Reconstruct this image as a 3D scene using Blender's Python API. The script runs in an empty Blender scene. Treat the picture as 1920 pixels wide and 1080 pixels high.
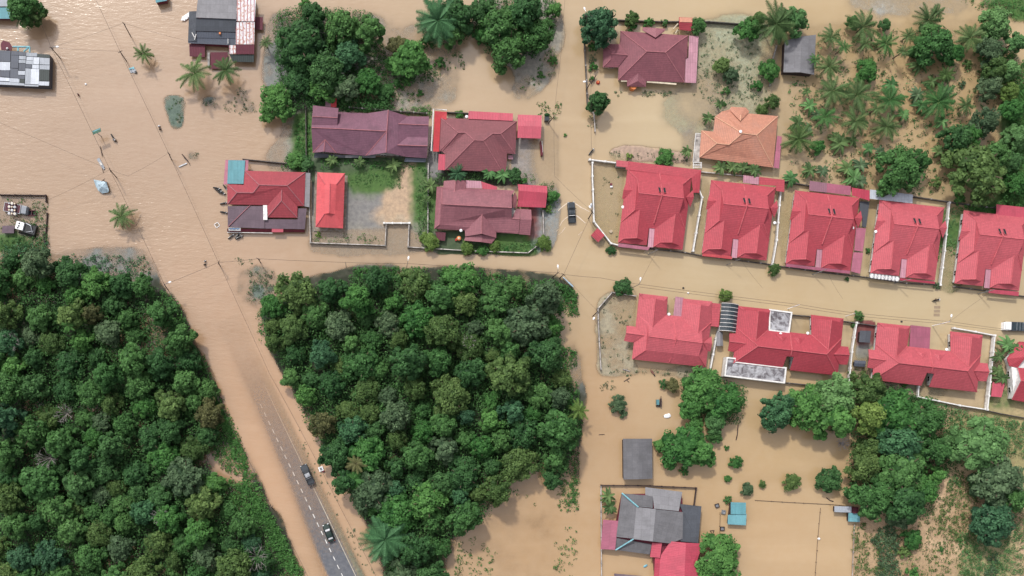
import bpy, bmesh, math, random
import numpy as np
from mathutils import Vector, Matrix
R = random.Random(7)
sc = bpy.context.scene
col = sc.collection
# ------------------------------------------------------------------ camera (a drone looking straight down)
HC, FPX, NX, NY = 250.0, 1900.0, 720.0, 780.0     # height over the water, focal length in px, nadir in the frame
cam_d = bpy.data.cameras.new("camera")
cam = bpy.data.objects.new("camera", cam_d)
col.objects.link(cam)
cam.location = (0, 0, HC)
cam_d.sensor_width = 36
cam_d.lens = FPX / 1920 * 36
cam_d.shift_x = (960 - NX) / 1920
cam_d.shift_y = (NY - 540) / 1920
cam_d.clip_end = 6000
cam_d.clip_start = 1
sc.camera = cam
# ------------------------------------------------------------------ light
SUN = Vector((-0.40, 0.80, 1.05)).normalized()     # towards the sun
w = bpy.data.worlds.new("World")
sc.world = w
w.use_nodes = True
nt = w.node_tree
nt.nodes.clear()
sky = nt.nodes.new('ShaderNodeTexSky')
sky.sky_type = 'NISHITA'
sky.sun_disc = False
sky.sun_elevation = math.asin(SUN.z)
sky.sun_rotation = math.atan2(SUN.x, SUN.y)
sky.air_density = 1.0
sky.dust_density = 4.0
sky.ozone_density = 1.0
# thin bright cloud over the blue: a soft noise veil, brightest round the sun
tc = nt.nodes.new('ShaderNodeTexCoord')
cn = nt.nodes.new('ShaderNodeTexNoise'); cn.inputs['Scale'].default_value = 2.2; cn.inputs['Detail'].default_value = 6
cr = nt.nodes.new('ShaderNodeMapRange'); cr.inputs[1].default_value = 0.35; cr.inputs[2].default_value = 0.65
cr.inputs[3].default_value = 0.55; cr.inputs[4].default_value = 0.9
dotn = nt.nodes.new('ShaderNodeVectorMath'); dotn.operation = 'DOT_PRODUCT'; dotn.inputs[1].default_value = (-0.55, 0.45, 0.72)
dr = nt.nodes.new('ShaderNodeMapRange'); dr.inputs[1].default_value = 0.55; dr.inputs[2].default_value = 1.0
dr.inputs[3].default_value = 3.6; dr.inputs[4].default_value = 18.0
cl = nt.nodes.new('ShaderNodeCombineColor')
m1 = nt.nodes.new('ShaderNodeMath'); m1.operation = 'MULTIPLY'; m1.inputs[1].default_value = 0.97
mix = nt.nodes.new('ShaderNodeMix'); mix.data_type = 'RGBA'
bg = nt.nodes.new('ShaderNodeBackground'); bg.inputs[1].default_value = 0.13
wo = nt.nodes.new('ShaderNodeOutputWorld')
L = nt.links.new
L(tc.outputs['Generated'], cn.inputs['Vector']); L(cn.outputs['Fac'], cr.inputs[0])
L(tc.outputs['Generated'], dotn.inputs[0]); L(dotn.outputs['Value'], dr.inputs[0])
L(dr.outputs[0], cl.inputs[0]); L(dr.outputs[0], m1.inputs[0]); L(m1.outputs[0], cl.inputs[1]); L(dr.outputs[0], cl.inputs[2])
L(cr.outputs[0], mix.inputs[0]); L(sky.outputs[0], mix.inputs[6]); L(cl.outputs[0], mix.inputs[7])
L(mix.outputs[2], bg.inputs[0]); L(bg.outputs[0], wo.inputs[0])
sd = bpy.data.lights.new("sun", 'SUN'); sd.energy = 2.7; sd.angle = math.radians(4); sd.color = (1.0, 0.955, 0.88)
so = bpy.data.objects.new("sun", sd); col.objects.link(so)
so.rotation_euler = (-SUN).to_track_quat('-Z', 'Y').to_euler(); so.location = (0, 0, 120)
sc.view_settings.view_transform = 'Standard'; sc.view_settings.look = 'None'; sc.view_settings.gamma = 1
sc.view_settings.exposure = 0.0

# ------------------------------------------------------------------ helpers
def at(px, py, z=0.0):
    k = (HC - z) / FPX
    return Vector(((px - NX) * k, (NY - py) * k, z))
class View:                                        # coordinates read off an enlarged crop of the photo
    def __init__(s, ox, oy, k): s.ox, s.oy, s.k = ox, oy, k
    def __call__(s, x, y, z=0.0): return at(s.ox + x / s.k, s.oy + y / s.k, z)
def tag(o, label=None, cat=None, group=None, kind=None):
    if label: o['label'] = label
    if cat: o['category'] = cat
    if group: o['group'] = group
    if kind: o['kind'] = kind
    return o
def empty(name, loc, label=None, cat=None, group=None, rz=0.0):
    o = bpy.data.objects.new(name, None); o.empty_display_size = 0.3
    o.location = loc; o.rotation_euler = (0, 0, rz); col.objects.link(o)
    return tag(o, label, cat, group)
def kids(o, _c={}):
    return [c for c in o.children]
KID = {}
def adopt(child, parent):
    child.parent = parent
    KID.setdefault(parent.name, []).append(child)
def copy_tree(o, parent=None):
    c = o.copy(); col.objects.link(c)
    if parent: adopt(c, parent)
    for ch in KID.get(o.name, []): copy_tree(ch, c)
    return c
class MB:
    def __init__(s): s.v = []; s.f = []; s.uv = []; s.mi = []; s.t = []
    def face(s, pts, mi=0, uv=None, t=0.5):
        n = len(s.v); s.v.extend([tuple(p) for p in pts]); s.f.append(tuple(range(n, n + len(pts))))
        s.uv.append(uv); s.mi.append(mi); s.t.append(t)
    def prism(s, pts, z0, z1, mi=0, top=True, bottom=False):
        a = [Vector((p[0], p[1], z0)) for p in pts]; b = [Vector((p[0], p[1], z1)) for p in pts]
        ar = sum(pts[i][0] * pts[(i + 1) % len(pts)][1] - pts[(i + 1) % len(pts)][0] * pts[i][1] for i in range(len(pts)))
        if ar < 0: a.reverse(); b.reverse()
        for i in range(len(a)):
            j = (i + 1) % len(a); s.face([a[i], a[j], b[j], b[i]], mi)
        if top: s.face(b, mi)
        if bottom: s.face(a[::-1], mi)
    def box(s, c, size, rz=0.0, mi=0, M=None):
        hx, hy, hz = size[0] / 2, size[1] / 2, size[2] / 2
        P = [Vector((x, y, z)) for x in (-hx, hx) for y in (-hy, hy) for z in (-hz, hz)]
        if M is None: M = Matrix.Rotation(rz, 3, 'Z')
        P = [M @ p + Vector(c) for p in P]
        for q in ((0, 1, 3, 2), (4, 6, 7, 5), (0, 4, 5, 1), (2, 3, 7, 6), (0, 2, 6, 4), (1, 5, 7, 3)):
            s.face([P[i] for i in q], mi)
    def tube(s, path, r, n=6, mi=0, r2=None, cap=True):
        path = [Vector(p) for p in path]; rings = []
        for i, p in enumerate(path):
            d = (path[min(i + 1, len(path) - 1)] - path[max(i - 1, 0)])
            if d.length < 1e-6: d = Vector((0, 0, 1))
            d.normalize()
            up = Vector((0, 0, 1)) if abs(d.z) < 0.95 else Vector((1, 0, 0))
            u = d.cross(up).normalized(); v = d.cross(u)
            rr = r if r2 is None else r + (r2 - r) * i / (len(path) - 1)
            rings.append([p + (u * math.cos(a) + v * math.sin(a)) * rr for a in [2 * math.pi * k / n for k in range(n)]])
        for i in range(len(rings) - 1):
            for k in range(n):
                s.face([rings[i][k], rings[i + 1][k], rings[i + 1][(k + 1) % n], rings[i][(k + 1) % n]], mi)
        if cap: s.face(rings[0], mi); s.face(rings[-1][::-1], mi)
    def ball(s, c, r, nu=8, nv=5, mi=0, M=None, t=0.5):
        c = Vector(c); rr = r if hasattr(r, '__len__') else (r, r, r)
        def P(i, j):
            th = math.pi * j / nv; ph = 2 * math.pi * i / nu
            p = Vector((rr[0] * math.sin(th) * math.cos(ph), rr[1] * math.sin(th) * math.sin(ph), rr[2] * math.cos(th)))
            return (M @ p if M else p) + c
        for j in range(nv):
            for i in range(nu):
                q = [P(i, j), P(i, j + 1), P(i + 1, j + 1), P(i + 1, j)]
                if j == 0: q = [q[0], q[1], q[2]]
                if j == nv - 1: q = [q[0], q[1], q[3]]
                s.face(q, mi, t=t)
    def cyl(s, c, r, h, n=12, axis='Z', mi=0):
        c = Vector(c); ax = {'X': Vector((1, 0, 0)), 'Y': Vector((0, 1, 0)), 'Z': Vector((0, 0, 1))}[axis]
        s.tube([c - ax * h / 2, c + ax * h / 2], r, n, mi)
    def build(s, name, mats, parent=None, loc=None, smooth=False, tint=False, weld=False):
        me = bpy.data.meshes.new(name)
        me.from_pydata(s.v, [], s.f)
        if not isinstance(mats, (list, tuple)): mats = [mats]
        for m in mats: me.materials.append(m)
        if any(s.mi): me.polygons.foreach_set('material_index', s.mi)
        if any(u is not None for u in s.uv):
            ul = me.uv_layers.new(name='UVMap'); flat = []
            for f, u in zip(s.f, s.uv):
                if u is None: flat.extend([0.0] * (2 * len(f)))
                else:
                    for q in u: flat.extend((q[0], q[1]))
            ul.data.foreach_set('uv', flat)
        if tint:
            a = me.attributes.new('tint', 'FLOAT', 'FACE'); a.data.foreach_set('value', s.t)
        if smooth: me.polygons.foreach_set('use_smooth', [True] * len(s.f))
        if weld:
            bm = bmesh.new(); bm.from_mesh(me); bmesh.ops.remove_doubles(bm, verts=bm.verts, dist=0.001); bm.to_mesh(me); bm.free()
        o = bpy.data.objects.new(name, me); col.objects.link(o)
        if parent is not None:
            adopt(o, parent)
            # geometry was given in world space: keep it there under a moved parent
            base = loc if loc is not None else root_loc(parent)
            if base is not None: me.transform(Matrix.Translation(-Vector(base)))
        elif loc is not None:
            me.transform(Matrix.Translation(-Vector(loc))); o.location = loc
        return o
LOCAL = Vector((0, 0, 0))
def root_loc(p):
    while p.parent: p = p.parent
    return Vector(p.location)
def inset(pts, d):
    pts = [Vector((p[0], p[1])) for p in pts]
    n = len(pts); ar = sum(pts[i].x * pts[(i + 1) % n].y - pts[(i + 1) % n].x * pts[i].y for i in range(n))
    if ar < 0: pts.reverse()
    out = []
    for i in range(n):
        a, b, c = pts[i - 1], pts[i], pts[(i + 1) % n]
        e1 = (b - a).normalized(); e2 = (c - b).normalized()
        n1 = Vector((-e1.y, e1.x)); n2 = Vector((-e2.y, e2.x))
        m = n1 + n2
        k = d / max(0.35, 1 + n1.dot(n2))
        out.append(b + m * k)
    return out
# ------------------------------------------------------------------ materials
MAT = {}
def newmat(name):
    m = bpy.data.materials.new(name); m.use_nodes = True; MAT[name] = m
    return m, m.node_tree, m.node_tree.nodes['Principled BSDF']
def N(nt, t, **kw):
    n = nt.nodes.new(t)
    for k, v in kw.items(): setattr(n, k, v)
    return n
def mathn(nt, op, a, b=None, c=None):
    n = N(nt, 'ShaderNodeMath', operation=op)
    for i, x in enumerate((a, b, c)):
        if x is None: continue
        if isinstance(x, (int, float)): n.inputs[i].default_value = x
        else: nt.links.new(x, n.inputs[i])
    return n.outputs[0]
def mixc(nt, fac, a, b, mode='MIX'):
    n = N(nt, 'ShaderNodeMix', data_type='RGBA', blend_type=mode)
    for i, x in ((0, fac), (6, a), (7, b)):
        if isinstance(x, (int, float)): n.inputs[i].default_value = x
        elif isinstance(x, (tuple, list)): n.inputs[i].default_value = (*x[:3], 1)
        else: nt.links.new(x, n.inputs[i])
    return n.outputs[2]
def noise(nt, vec, scale, detail=4, rough=0.55):
    n = N(nt, 'ShaderNodeTexNoise'); n.inputs['Scale'].default_value = scale; n.inputs['Detail'].default_value = detail
    n.inputs['Roughness'].default_value = rough
    if vec is not None: nt.links.new(vec, n.inputs['Vector'])
    return n.outputs['Fac']
def rng(nt, v, a, b, c=0.0, d=1.0):
    n = N(nt, 'ShaderNodeMapRange'); nt.links.new(v, n.inputs[0])
    for i, x in enumerate((a, b, c, d)): n.inputs[i + 1].default_value = x
    return n.outputs[0]
def plain(name, c, rough=0.6, metal=0.0, var=0.12, scale=1.5, alpha=1.0, spec=None):
    m, nt, p = newmat(name)
    g = N(nt, 'ShaderNodeNewGeometry').outputs['Position']
    f = noise(nt, g, scale, 5)
    dark = tuple(x * (1 - 2.2 * var) for x in c); lite = tuple(min(1, x * (1 + 1.4 * var)) for x in c)
    cc = mixc(nt, rng(nt, f, 0.3, 0.7), dark, lite)
    if name in ('white_paint', 'weathered_wall', 'grey_concrete', 'cream_paint', 'maroon_paint'):      # flood tide mark
        sz = N(nt, 'ShaderNodeSeparateXYZ'); nt.links.new(g, sz.inputs[0])
        cc = mixc(nt, rng(nt, mathn(nt, 'ADD', sz.outputs[2], mathn(nt, 'MULTIPLY', f, 0.5)), 0.45, 0.8, 0.85, 0.0), cc, (0.22, 0.15, 0.09))
        cc = mixc(nt, rng(nt, noise(nt, g, 0.9, 7, 0.75), 0.5, 0.68, 0, 0.45), cc, tuple(x * .5 for x in c))
    nt.links.new(cc, p.inputs['Base Color'])
    p.inputs['Roughness'].default_value = rough; p.inputs['Metallic'].default_value = metal
    if spec is not None: p.inputs['Specular IOR Level'].default_value = spec
    if alpha < 1: p.inputs['Alpha'].default_value = alpha
    return m
def roofmat(name, c, kind='tile', period=0.42, dirt=0.25, c2=None, rough=0.7, alpha=1.0, amt=0.35, seam=None, sat2=None):
    """tile: courses across the slope; sheet: ribs down the slope with sheet laps"""
    m, nt, p = newmat(name)
    uv = N(nt, 'ShaderNodeUVMap').outputs[0]; sep = N(nt, 'ShaderNodeSeparateXYZ'); nt.links.new(uv, sep.inputs[0])
    U, V = sep.outputs[0], sep.outputs[1]
    g = N(nt, 'ShaderNodeNewGeometry').outputs['Position']
    big = noise(nt, g, 0.35, 5, 0.6); mid = noise(nt, g, 2.6, 4, 0.7); fine = noise(nt, g, 9.0, 2, 0.6)
    if kind == 'tile':
        fr = mathn(nt, 'FRACT', mathn(nt, 'DIVIDE', V, period))
        line = mathn(nt, 'SUBTRACT', 1.0, rng(nt, fr, 0.0, 0.38)); h = mathn(nt, 'SUBTRACT', 1.0, fr)
        fr2 = mathn(nt, 'FRACT', mathn(nt, 'DIVIDE', U, 0.33)); rib = mathn(nt, 'PINGPONG', fr2, 0.5)
        h = mathn(nt, 'ADD', h, mathn(nt, 'MULTIPLY', rib, 0.7))
        wn = N(nt, 'ShaderNodeTexWhiteNoise'); wn.noise_dimensions = '2D'
        cb = N(nt, 'ShaderNodeCombineXYZ'); nt.links.new(mathn(nt, 'FLOOR', mathn(nt, 'DIVIDE', U, 0.33)), cb.inputs[0]); nt.links.new(mathn(nt, 'FLOOR', mathn(nt, 'DIVIDE', V, period)), cb.inputs[1])
        nt.links.new(cb.outputs[0], wn.inputs['Vector']); cell = wn.outputs['Value']
    else:
        fr = mathn(nt, 'FRACT', mathn(nt, 'DIVIDE', U, period)); rib = mathn(nt, 'PINGPONG', fr, 0.5)
        line = rng(nt, rib, 0.0, 0.18, 1.0, 0.0); h = mathn(nt, 'MULTIPLY', rib, 1.6)
        wn = N(nt, 'ShaderNodeTexWhiteNoise'); wn.noise_dimensions = '2D'
        cb = N(nt, 'ShaderNodeCombineXYZ'); nt.links.new(mathn(nt, 'FLOOR', mathn(nt, 'DIVIDE', U, 1.05)), cb.inputs[0]); nt.links.new(mathn(nt, 'FLOOR', mathn(nt, 'DIVIDE', V, seam or 2.4)), cb.inputs[1])
        nt.links.new(cb.outputs[0], wn.inputs['Vector']); cell = wn.outputs['Value']
        lap = mathn(nt, 'FRACT', mathn(nt, 'DIVIDE', V, seam or 2.4)); lapl = rng(nt, lap, 0.0, 0.07, 1.0, 0.0)
        lap2 = mathn(nt, 'FRACT', mathn(nt, 'DIVIDE', U, 1.05)); lapl2 = rng(nt, lap2, 0.0, 0.09, 0.6, 0.0)
        line = mathn(nt, 'MAXIMUM', mathn(nt, 'MULTIPLY', line, 0.5), mathn(nt, 'MAXIMUM', lapl, lapl2))
    base = mixc(nt, rng(nt, mid, 0.3, 0.7), tuple(x * 0.86 for x in c), tuple(min(1, x * 1.12) for x in c))
    base = mixc(nt, mathn(nt, 'MULTIPLY', cell, 0.55), base, tuple(x * 0.72 for x in c))
    dc = c2 or tuple(x * 0.5 + 0.02 for x in c)
    base = mixc(nt, rng(nt, big, 0.48, 0.72, 0.0, dirt * 1.6), base, dc)
    base = mixc(nt, rng(nt, fine, 0.35, 0.75, 0.0, 0.22), base, tuple(min(1, x * 1.35 + .02) for x in c))
    base = mixc(nt, mathn(nt, 'MULTIPLY', line, amt), base, tuple(x * 0.28 for x in c))
    mps = N(nt, 'ShaderNodeMapping'); mps.inputs['Scale'].default_value = (2.4, 0.3, 1); nt.links.new(uv, mps.inputs['Vector'])
    stk = noise(nt, mps.outputs[0], 1.0, 5, 0.65)
    base = mixc(nt, rng(nt, stk, 0.5, 0.7, 0, 0.38), base, tuple(x * 0.62 + 0.01 for x in c))
    base = mixc(nt, rng(nt, stk, 0.42, 0.3, 0, 0.3), base, tuple(min(1, x * 1.1 + 0.035) for x in c))
    oi = N(nt, 'ShaderNodeObjectInfo'); hv = N(nt, 'ShaderNodeHueSaturation'); nt.links.new(rng(nt, oi.outputs['Random'], 0, 1, 0.80, 1.06), hv.inputs['Value']); nt.links.new(rng(nt, oi.outputs['Random'], 0, 1, 1.04, 0.93), hv.inputs['Saturation']); nt.links.new(base, hv.inputs['Color']); base = hv.outputs[0]
    nt.links.new(base, p.inputs['Base Color']); p.inputs['Roughness'].default_value = rough
    b = N(nt, 'ShaderNodeBump'); b.inputs['Strength'].default_value = 0.5; b.inputs['Distance'].default_value = 0.07
    nt.links.new(h, b.inputs['Height']); nt.links.new(b.outputs[0], p.inputs['Normal'])
    if alpha < 1: p.inputs['Alpha'].default_value = alpha
    return m
roofmat('red_tile', (0.475, 0.064, 0.09), amt=0.5, dirt=0.35, c2=(0.33, 0.05, 0.07))
roofmat('maroon_tile', (0.23, 0.07, 0.085), amt=0.45, dirt=0.3, c2=(0.13, 0.045, 0.06))
roofmat('rose_tile', (0.275, 0.095, 0.12), amt=0.42, dirt=0.35, c2=(0.14, 0.05, 0.07))
roofmat('purple_tile', (0.225, 0.10, 0.15), amt=0.35, dirt=0.45, c2=(0.10, 0.05, 0.075))
roofmat('brick_red_tile', (0.33, 0.032, 0.05), amt=0.42, dirt=0.22, c2=(0.2, 0.03, 0.045))
roofmat('orange_tile', (0.58, 0.265, 0.18), amt=0.5, dirt=0.35, c2=(0.42, 0.24, 0.19))
roofmat('bright_red_sheet', (0.58, 0.055, 0.07), 'sheet', 0.3, dirt=0.15, amt=0.06, rough=0.6)
roofmat('pink_red_sheet', (0.5, 0.06, 0.105), 'sheet', 0.4, dirt=0.25, amt=0.16, rough=0.55)
roofmat('pink_sheet', (0.42, 0.13, 0.2), 'sheet', 0.35, dirt=0.3, amt=0.35, rough=0.5)
roofmat('faded_pink_sheet', (0.52, 0.26, 0.33), 'sheet', 0.6, dirt=0.3, amt=0.4, rough=0.5)
roofmat('mauve_sheet', (0.25, 0.115, 0.16), 'sheet', 0.5, dirt=0.3, amt=0.3)
roofmat('grey_asbestos', (0.165, 0.165, 0.18), 'sheet', 0.25, dirt=0.45, c2=(0.09, 0.09, 0.095), amt=0.5, seam=1.3, rough=0.85)
roofmat('pale_asbestos', (0.25, 0.25, 0.27), 'sheet', 0.25, dirt=0.4, c2=(0.15, 0.15, 0.16), amt=0.4, seam=2.0, rough=0.85)
roofmat('dark_asbestos', (0.075, 0.085, 0.105), 'sheet', 0.25, dirt=0.4, c2=(0.05, 0.055, 0.065), amt=0.45, seam=1.5, rough=0.85)
roofmat('plum_asbestos', (0.16, 0.115, 0.145), 'sheet', 0.25, dirt=0.5, c2=(0.1, 0.075, 0.095), amt=0.4, seam=2.4, rough=0.85)
roofmat('teal_sheet', (0.13, 0.36, 0.42), 'sheet', 0.35, dirt=0.2, amt=0.3, rough=0.5)
roofmat('green_black_sheet', (0.03, 0.045, 0.045), 'sheet', 0.5, dirt=0.3, amt=0.3, rough=0.6)
roofmat('pale_zinc', (0.55, 0.6, 0.68), 'sheet', 0.4, dirt=0.15, amt=0.2, rough=0.4)
roofmat('zinc', (0.37, 0.41, 0.47), 'sheet', 0.4, dirt=0.3, amt=0.3, rough=0.4)
roofmat('slate_zinc', (0.075, 0.09, 0.125), 'sheet', 0.4, dirt=0.3, amt=0.3, rough=0.5)
roofmat('dark_maroon_sheet', (0.13, 0.02, 0.04), 'sheet', 0.4, dirt=0.3, amt=0.4)
plain('ridge_rose', (0.36, 0.14, 0.16), 0.8)
plain('ridge_red', (0.48, 0.10, 0.12), 0.7)
plain('ridge_orange', (0.62, 0.36, 0.24), 0.8)
plain('white_paint', (0.74, 0.74, 0.73), 0.6, var=0.1)
plain('cream_paint', (0.62, 0.55, 0.42), 0.7, var=0.12)
plain('grey_concrete', (0.30, 0.29, 0.28), 0.9, var=0.25)
plain('dark_concrete', (0.10, 0.09, 0.085), 0.9, var=0.3)
plain('weathered_wall', (0.5, 0.47, 0.45), 0.85, var=0.3, scale=0.8)
plain('maroon_paint', (0.16, 0.02, 0.04), 0.7, var=0.2)
plain('teal_paint', (0.2, 0.45, 0.52), 0.6, var=0.15)
plain('dark_glass', (0.02, 0.025, 0.03), 0.08, var=0.1)
plain('black_paint', (0.012, 0.015, 0.018), 0.3, var=0.15)
plain('dark_grey_paint', (0.035, 0.045, 0.055), 0.25, var=0.1)
plain('dark_green_paint', (0.012, 0.03, 0.025), 0.22, var=0.1)
plain('steel', (0.35, 0.37, 0.4), 0.4, 0.6, var=0.2)
plain('rubber', (0.015, 0.015, 0.015), 0.8, var=0.1)
plain('dark_wood', (0.045, 0.028, 0.028), 0.8, var=0.2)
plain('wire_black', (0.05, 0.04, 0.035), 0.6)
plain('lamp_white', (0.85, 0.87, 0.9), 0.4, var=0.03)
plain('red_lamp', (0.4, 0.02, 0.02), 0.3)
plain('orange_paint', (0.62, 0.2, 0.06), 0.6)
plain('bark', (0.12, 0.085, 0.06), 0.9, var=0.25)
plain('dead_wood', (0.27, 0.25, 0.24), 0.9, var=0.2)
plain('blue_paint', (0.05, 0.2, 0.45), 0.5)
plain('gloss_foam', (0.66, 0.55, 0.44), 0.6, var=0.06)
plain('skin', (0.33, 0.19, 0.12), 0.6, var=0.05)
plain('brick_paving', (0.34, 0.2, 0.16), 0.85, var=0.2)
plain('canopy_black', (0.03, 0.045, 0.055), 0.25, var=0.15)
plain('blue_tarp', (0.38, 0.5, 0.58), 0.5, var=0.2)
plain('sign_green', (0.012, 0.1, 0.06), 0.5, var=0.15)
def membrane():
    m, nt, p = newmat('silver_membrane')
    g = N(nt, 'ShaderNodeNewGeometry').outputs['Position']
    v = N(nt, 'ShaderNodeTexNoise'); v.inputs['Scale'].default_value = 0.7; v.inputs['Detail'].default_value = 8; v.inputs['Roughness'].default_value = 0.65; v.inputs['Distortion'].default_value = 0.7
    nt.links.new(g, v.inputs['Vector'])
    f = rng(nt, v.outputs['Fac'], 0.4, 0.62)
    nt.links.new(mixc(nt, f, (0.10, 0.09, 0.10), (0.42, 0.43, 0.46)), p.inputs['Base Color'])
    p.inputs['Roughness'].default_value = 0.5
membrane()
def stripes():
    m, nt, p = newmat('rusty_striped_sheet')
    uv = N(nt, 'ShaderNodeUVMap').outputs[0]; sep = N(nt, 'ShaderNodeSeparateXYZ'); nt.links.new(uv, sep.inputs[0])
    g = N(nt, 'ShaderNodeNewGeometry').outputs['Position']
    fr = mathn(nt, 'FRACT', mathn(nt, 'DIVIDE', sep.outputs[0], 0.82)); st = rng(nt, fr, 0.2, 0.26)
    nz = noise(nt, g, 1.6, 6, 0.7); bigr = noise(nt, g, 0.25, 3)
    rust = mathn(nt, 'MULTIPLY', rng(nt, nz, 0.46, 0.6), rng(nt, bigr, 0.4, 0.55))
    a = mixc(nt, st, (0.28, 0.03, 0.06), (0.66, 0.68, 0.72))
    a = mixc(nt, rust, a, (0.5, 0.3, 0.22))
    a = mixc(nt, mathn(nt, 'MULTIPLY', rng(nt, nz, 0.56, 0.63), 0.8), a, (0.24, 0.05, 0.06))
    nt.links.new(a, p.inputs['Base Color']); p.inputs['Roughness'].default_value = 0.55
stripes()
LEAFC = {   # dark tone, light tone
 'deep_green': ((0.008, 0.034, 0.011), (0.062, 0.165, 0.048)),
 'mid_green': ((0.012, 0.046, 0.012), (0.085, 0.215, 0.055)),
 'bright_green': ((0.012, 0.06, 0.013), (0.085, 0.235, 0.05)),
 'olive': ((0.018, 0.048, 0.012), (0.12, 0.205, 0.055)),
 'grey_green': ((0.016, 0.042, 0.019), (0.115, 0.19, 0.09)),
 'blue_green': ((0.008, 0.036, 0.018), (0.07, 0.19, 0.08)),
 'lime': ((0.035, 0.08, 0.014), (0.18, 0.28, 0.06)),
 'brown_green': ((0.028, 0.038, 0.014), (0.15, 0.155, 0.06)),
 'palm_green': ((0.012, 0.038, 0.011), (0.12, 0.2, 0.065)),
 'pale_green': ((0.032, 0.088, 0.026), (0.12, 0.27, 0.085)),
}
for k, (a, b) in LEAFC.items():
    m, nt, p = newmat(k)
    t = N(nt, 'ShaderNodeAttribute'); t.attribute_name = 'tint'
    oi = N(nt, 'ShaderNodeObjectInfo')
    c = mixc(nt, t.outputs['Fac'], a, b)
    hs = N(nt, 'ShaderNodeHueSaturation'); hs.inputs['Saturation'].default_value = 0.95
    nt.links.new(rng(nt, oi.outputs['Random'], 0, 1, 0.49, 0.51), hs.inputs['Hue'])
    nt.links.new(rng(nt, oi.outputs['Random'], 0, 1, 1.15, 0.8), hs.inputs['Value'])
    nt.links.new(c, hs.inputs['Color']); nt.links.new(hs.outputs[0], p.inputs['Base Color'])
    p.inputs['Roughness'].default_value = 0.55; p.inputs['Specular IOR Level'].default_value = 0.12
    try:
        p.inputs['Transmission Weight'].default_value = 0.0
    except Exception: pass
# ------------------------------------------------------------------ ground and water
STEP = 0.5
gx = np.concatenate([[-2500, -600, -150], np.arange(-100, 162, STEP), [220, 700, 2500]])
gy = np.concatenate([[-2500, -600, -120], np.arange(-44, 108, STEP), [160, 700, 2500]])
GX, GY = np.meshgrid(gx, gy)                      # rows = y
K0 = HC / FPX
PXX = GX / K0 + NX; PXY = NY - GY / K0            # photo pixel of each grid point at water level
rs = np.random.RandomState(3)
def field(scale_m, seed):
    r = np.random.RandomState(seed); n = 96
    lat = r.rand(n, n)
    u = ((GX / scale_m) + 1000.37) % n; v = ((GY / scale_m) + 1000.71) % n
    i = np.floor(u).astype(int) % n; j = np.floor(v).astype(int) % n; fu = u - np.floor(u); fv = v - np.floor(v)
    fu = fu * fu * (3 - 2 * fu); fv = fv * fv * (3 - 2 * fv)
    a = lat[j, i]; b = lat[j, (i + 1) % n]; c = lat[(j + 1) % n, i]; d = lat[(j + 1) % n, (i + 1) % n]
    return (a * (1 - fu) + b * fu) * (1 - fv) + (c * (1 - fu) + d * fu) * fv - 0.5
NZ = field(7, 1) * 0.5 + field(3, 2) * 0.3 + field(1.2, 5) * 0.2
NZ2 = field(2.2, 11) * 0.5 + field(1.0, 12) * 0.5
def inpoly(P):
    m = np.zeros(GX.shape, bool); n = len(P)
    wx = PXX; wy = PXY
    for i in range(n):
        x1, y1 = P[i]; x2, y2 = P[(i + 1) % n]
        if y1 == y2: continue
        c = ((y1 > wy) != (y2 > wy)) & (wx < (x2 - x1) * (wy - y1) / (y2 - y1) + x1)
        m ^= c
    return m
def blur(a, r):
    r = int(round(r / STEP))
    if r < 1: return a
    for _ in range(2):
        for ax in (0, 1):
            p = np.pad(a, [(r + 1, r) if k == ax else (0, 0) for k in (0, 1)], mode='edge')
            c = np.cumsum(p, axis=ax)
            if ax == 0: a = (c[2 * r + 1:] - c[:-2 * r - 1]) / (2 * r + 1)
            else: a = (c[:, 2 * r + 1:] - c[:, :-2 * r - 1]) / (2 * r + 1)
    return a
HGT = np.full(GX.shape, -1.1)
CP = [(130, 250, .30, .20, .13), (420, 560, .35, .225, .14), (500, 720, .44, .272, .16), (400, 100, .32, .212, .135), (900, 170, .42, .31, .2), (720, 465, .38, .275, .178), (1080, 180, .41, .30, .18), (1060, 330, .41, .305, .19),
 (1330, 520, .46, .375, .24), (1230, 235, .46, .375, .235), (1450, 1000, .43, .295, .165), (1500, 830, .43, .31, .17), (1095, 750, .41, .27, .15), (1000, 960, .42, .28, .155), (1700, 200, .48, .35, .19), (1700, 570, .45, .37, .23), (1890, 570, .45, .37, .24), (1400, 20, .45, .35, .21), (520, 850, .45, .275, .158), (1150, 500, .43, .33, .20), (1750, 1000, .45, .33, .2), (100, 420, .32, .215, .135), (280, 300, .32, .215, .14)]
W_ = np.zeros(GX.shape); MUD = np.zeros(GX.shape + (3,))
for q in CP:
    w_ = 1.0 / ((PXX - q[0]) ** 2 + (PXY - q[1]) ** 2 + 90.0 ** 2) ** 1.3
    W_ += w_; MUD += w_[..., None] * np.array(q[2:])
MUD /= W_[..., None]; MUD *= np.array((1.0, 0.985, 0.95))
COLR = MUD * 0.96
C_ = dict(mud=(0.34, 0.22, 0.12), grass=(0.06, 0.13, 0.03), lawn=(0.10, 0.15, 0.05), silt=(0.19, 0.205, 0.2), conc=(0.2, 0.2, 0.2),
          asph=(0.115, 0.118, 0.135), sand=(0.52, 0.4, 0.27), soil=(0.028, 0.035, 0.02), red=(0.17, 0.05, 0.05), dgrass=(0.05, 0.085, 0.04), blue=(0.28, 0.27, 0.235))
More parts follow.
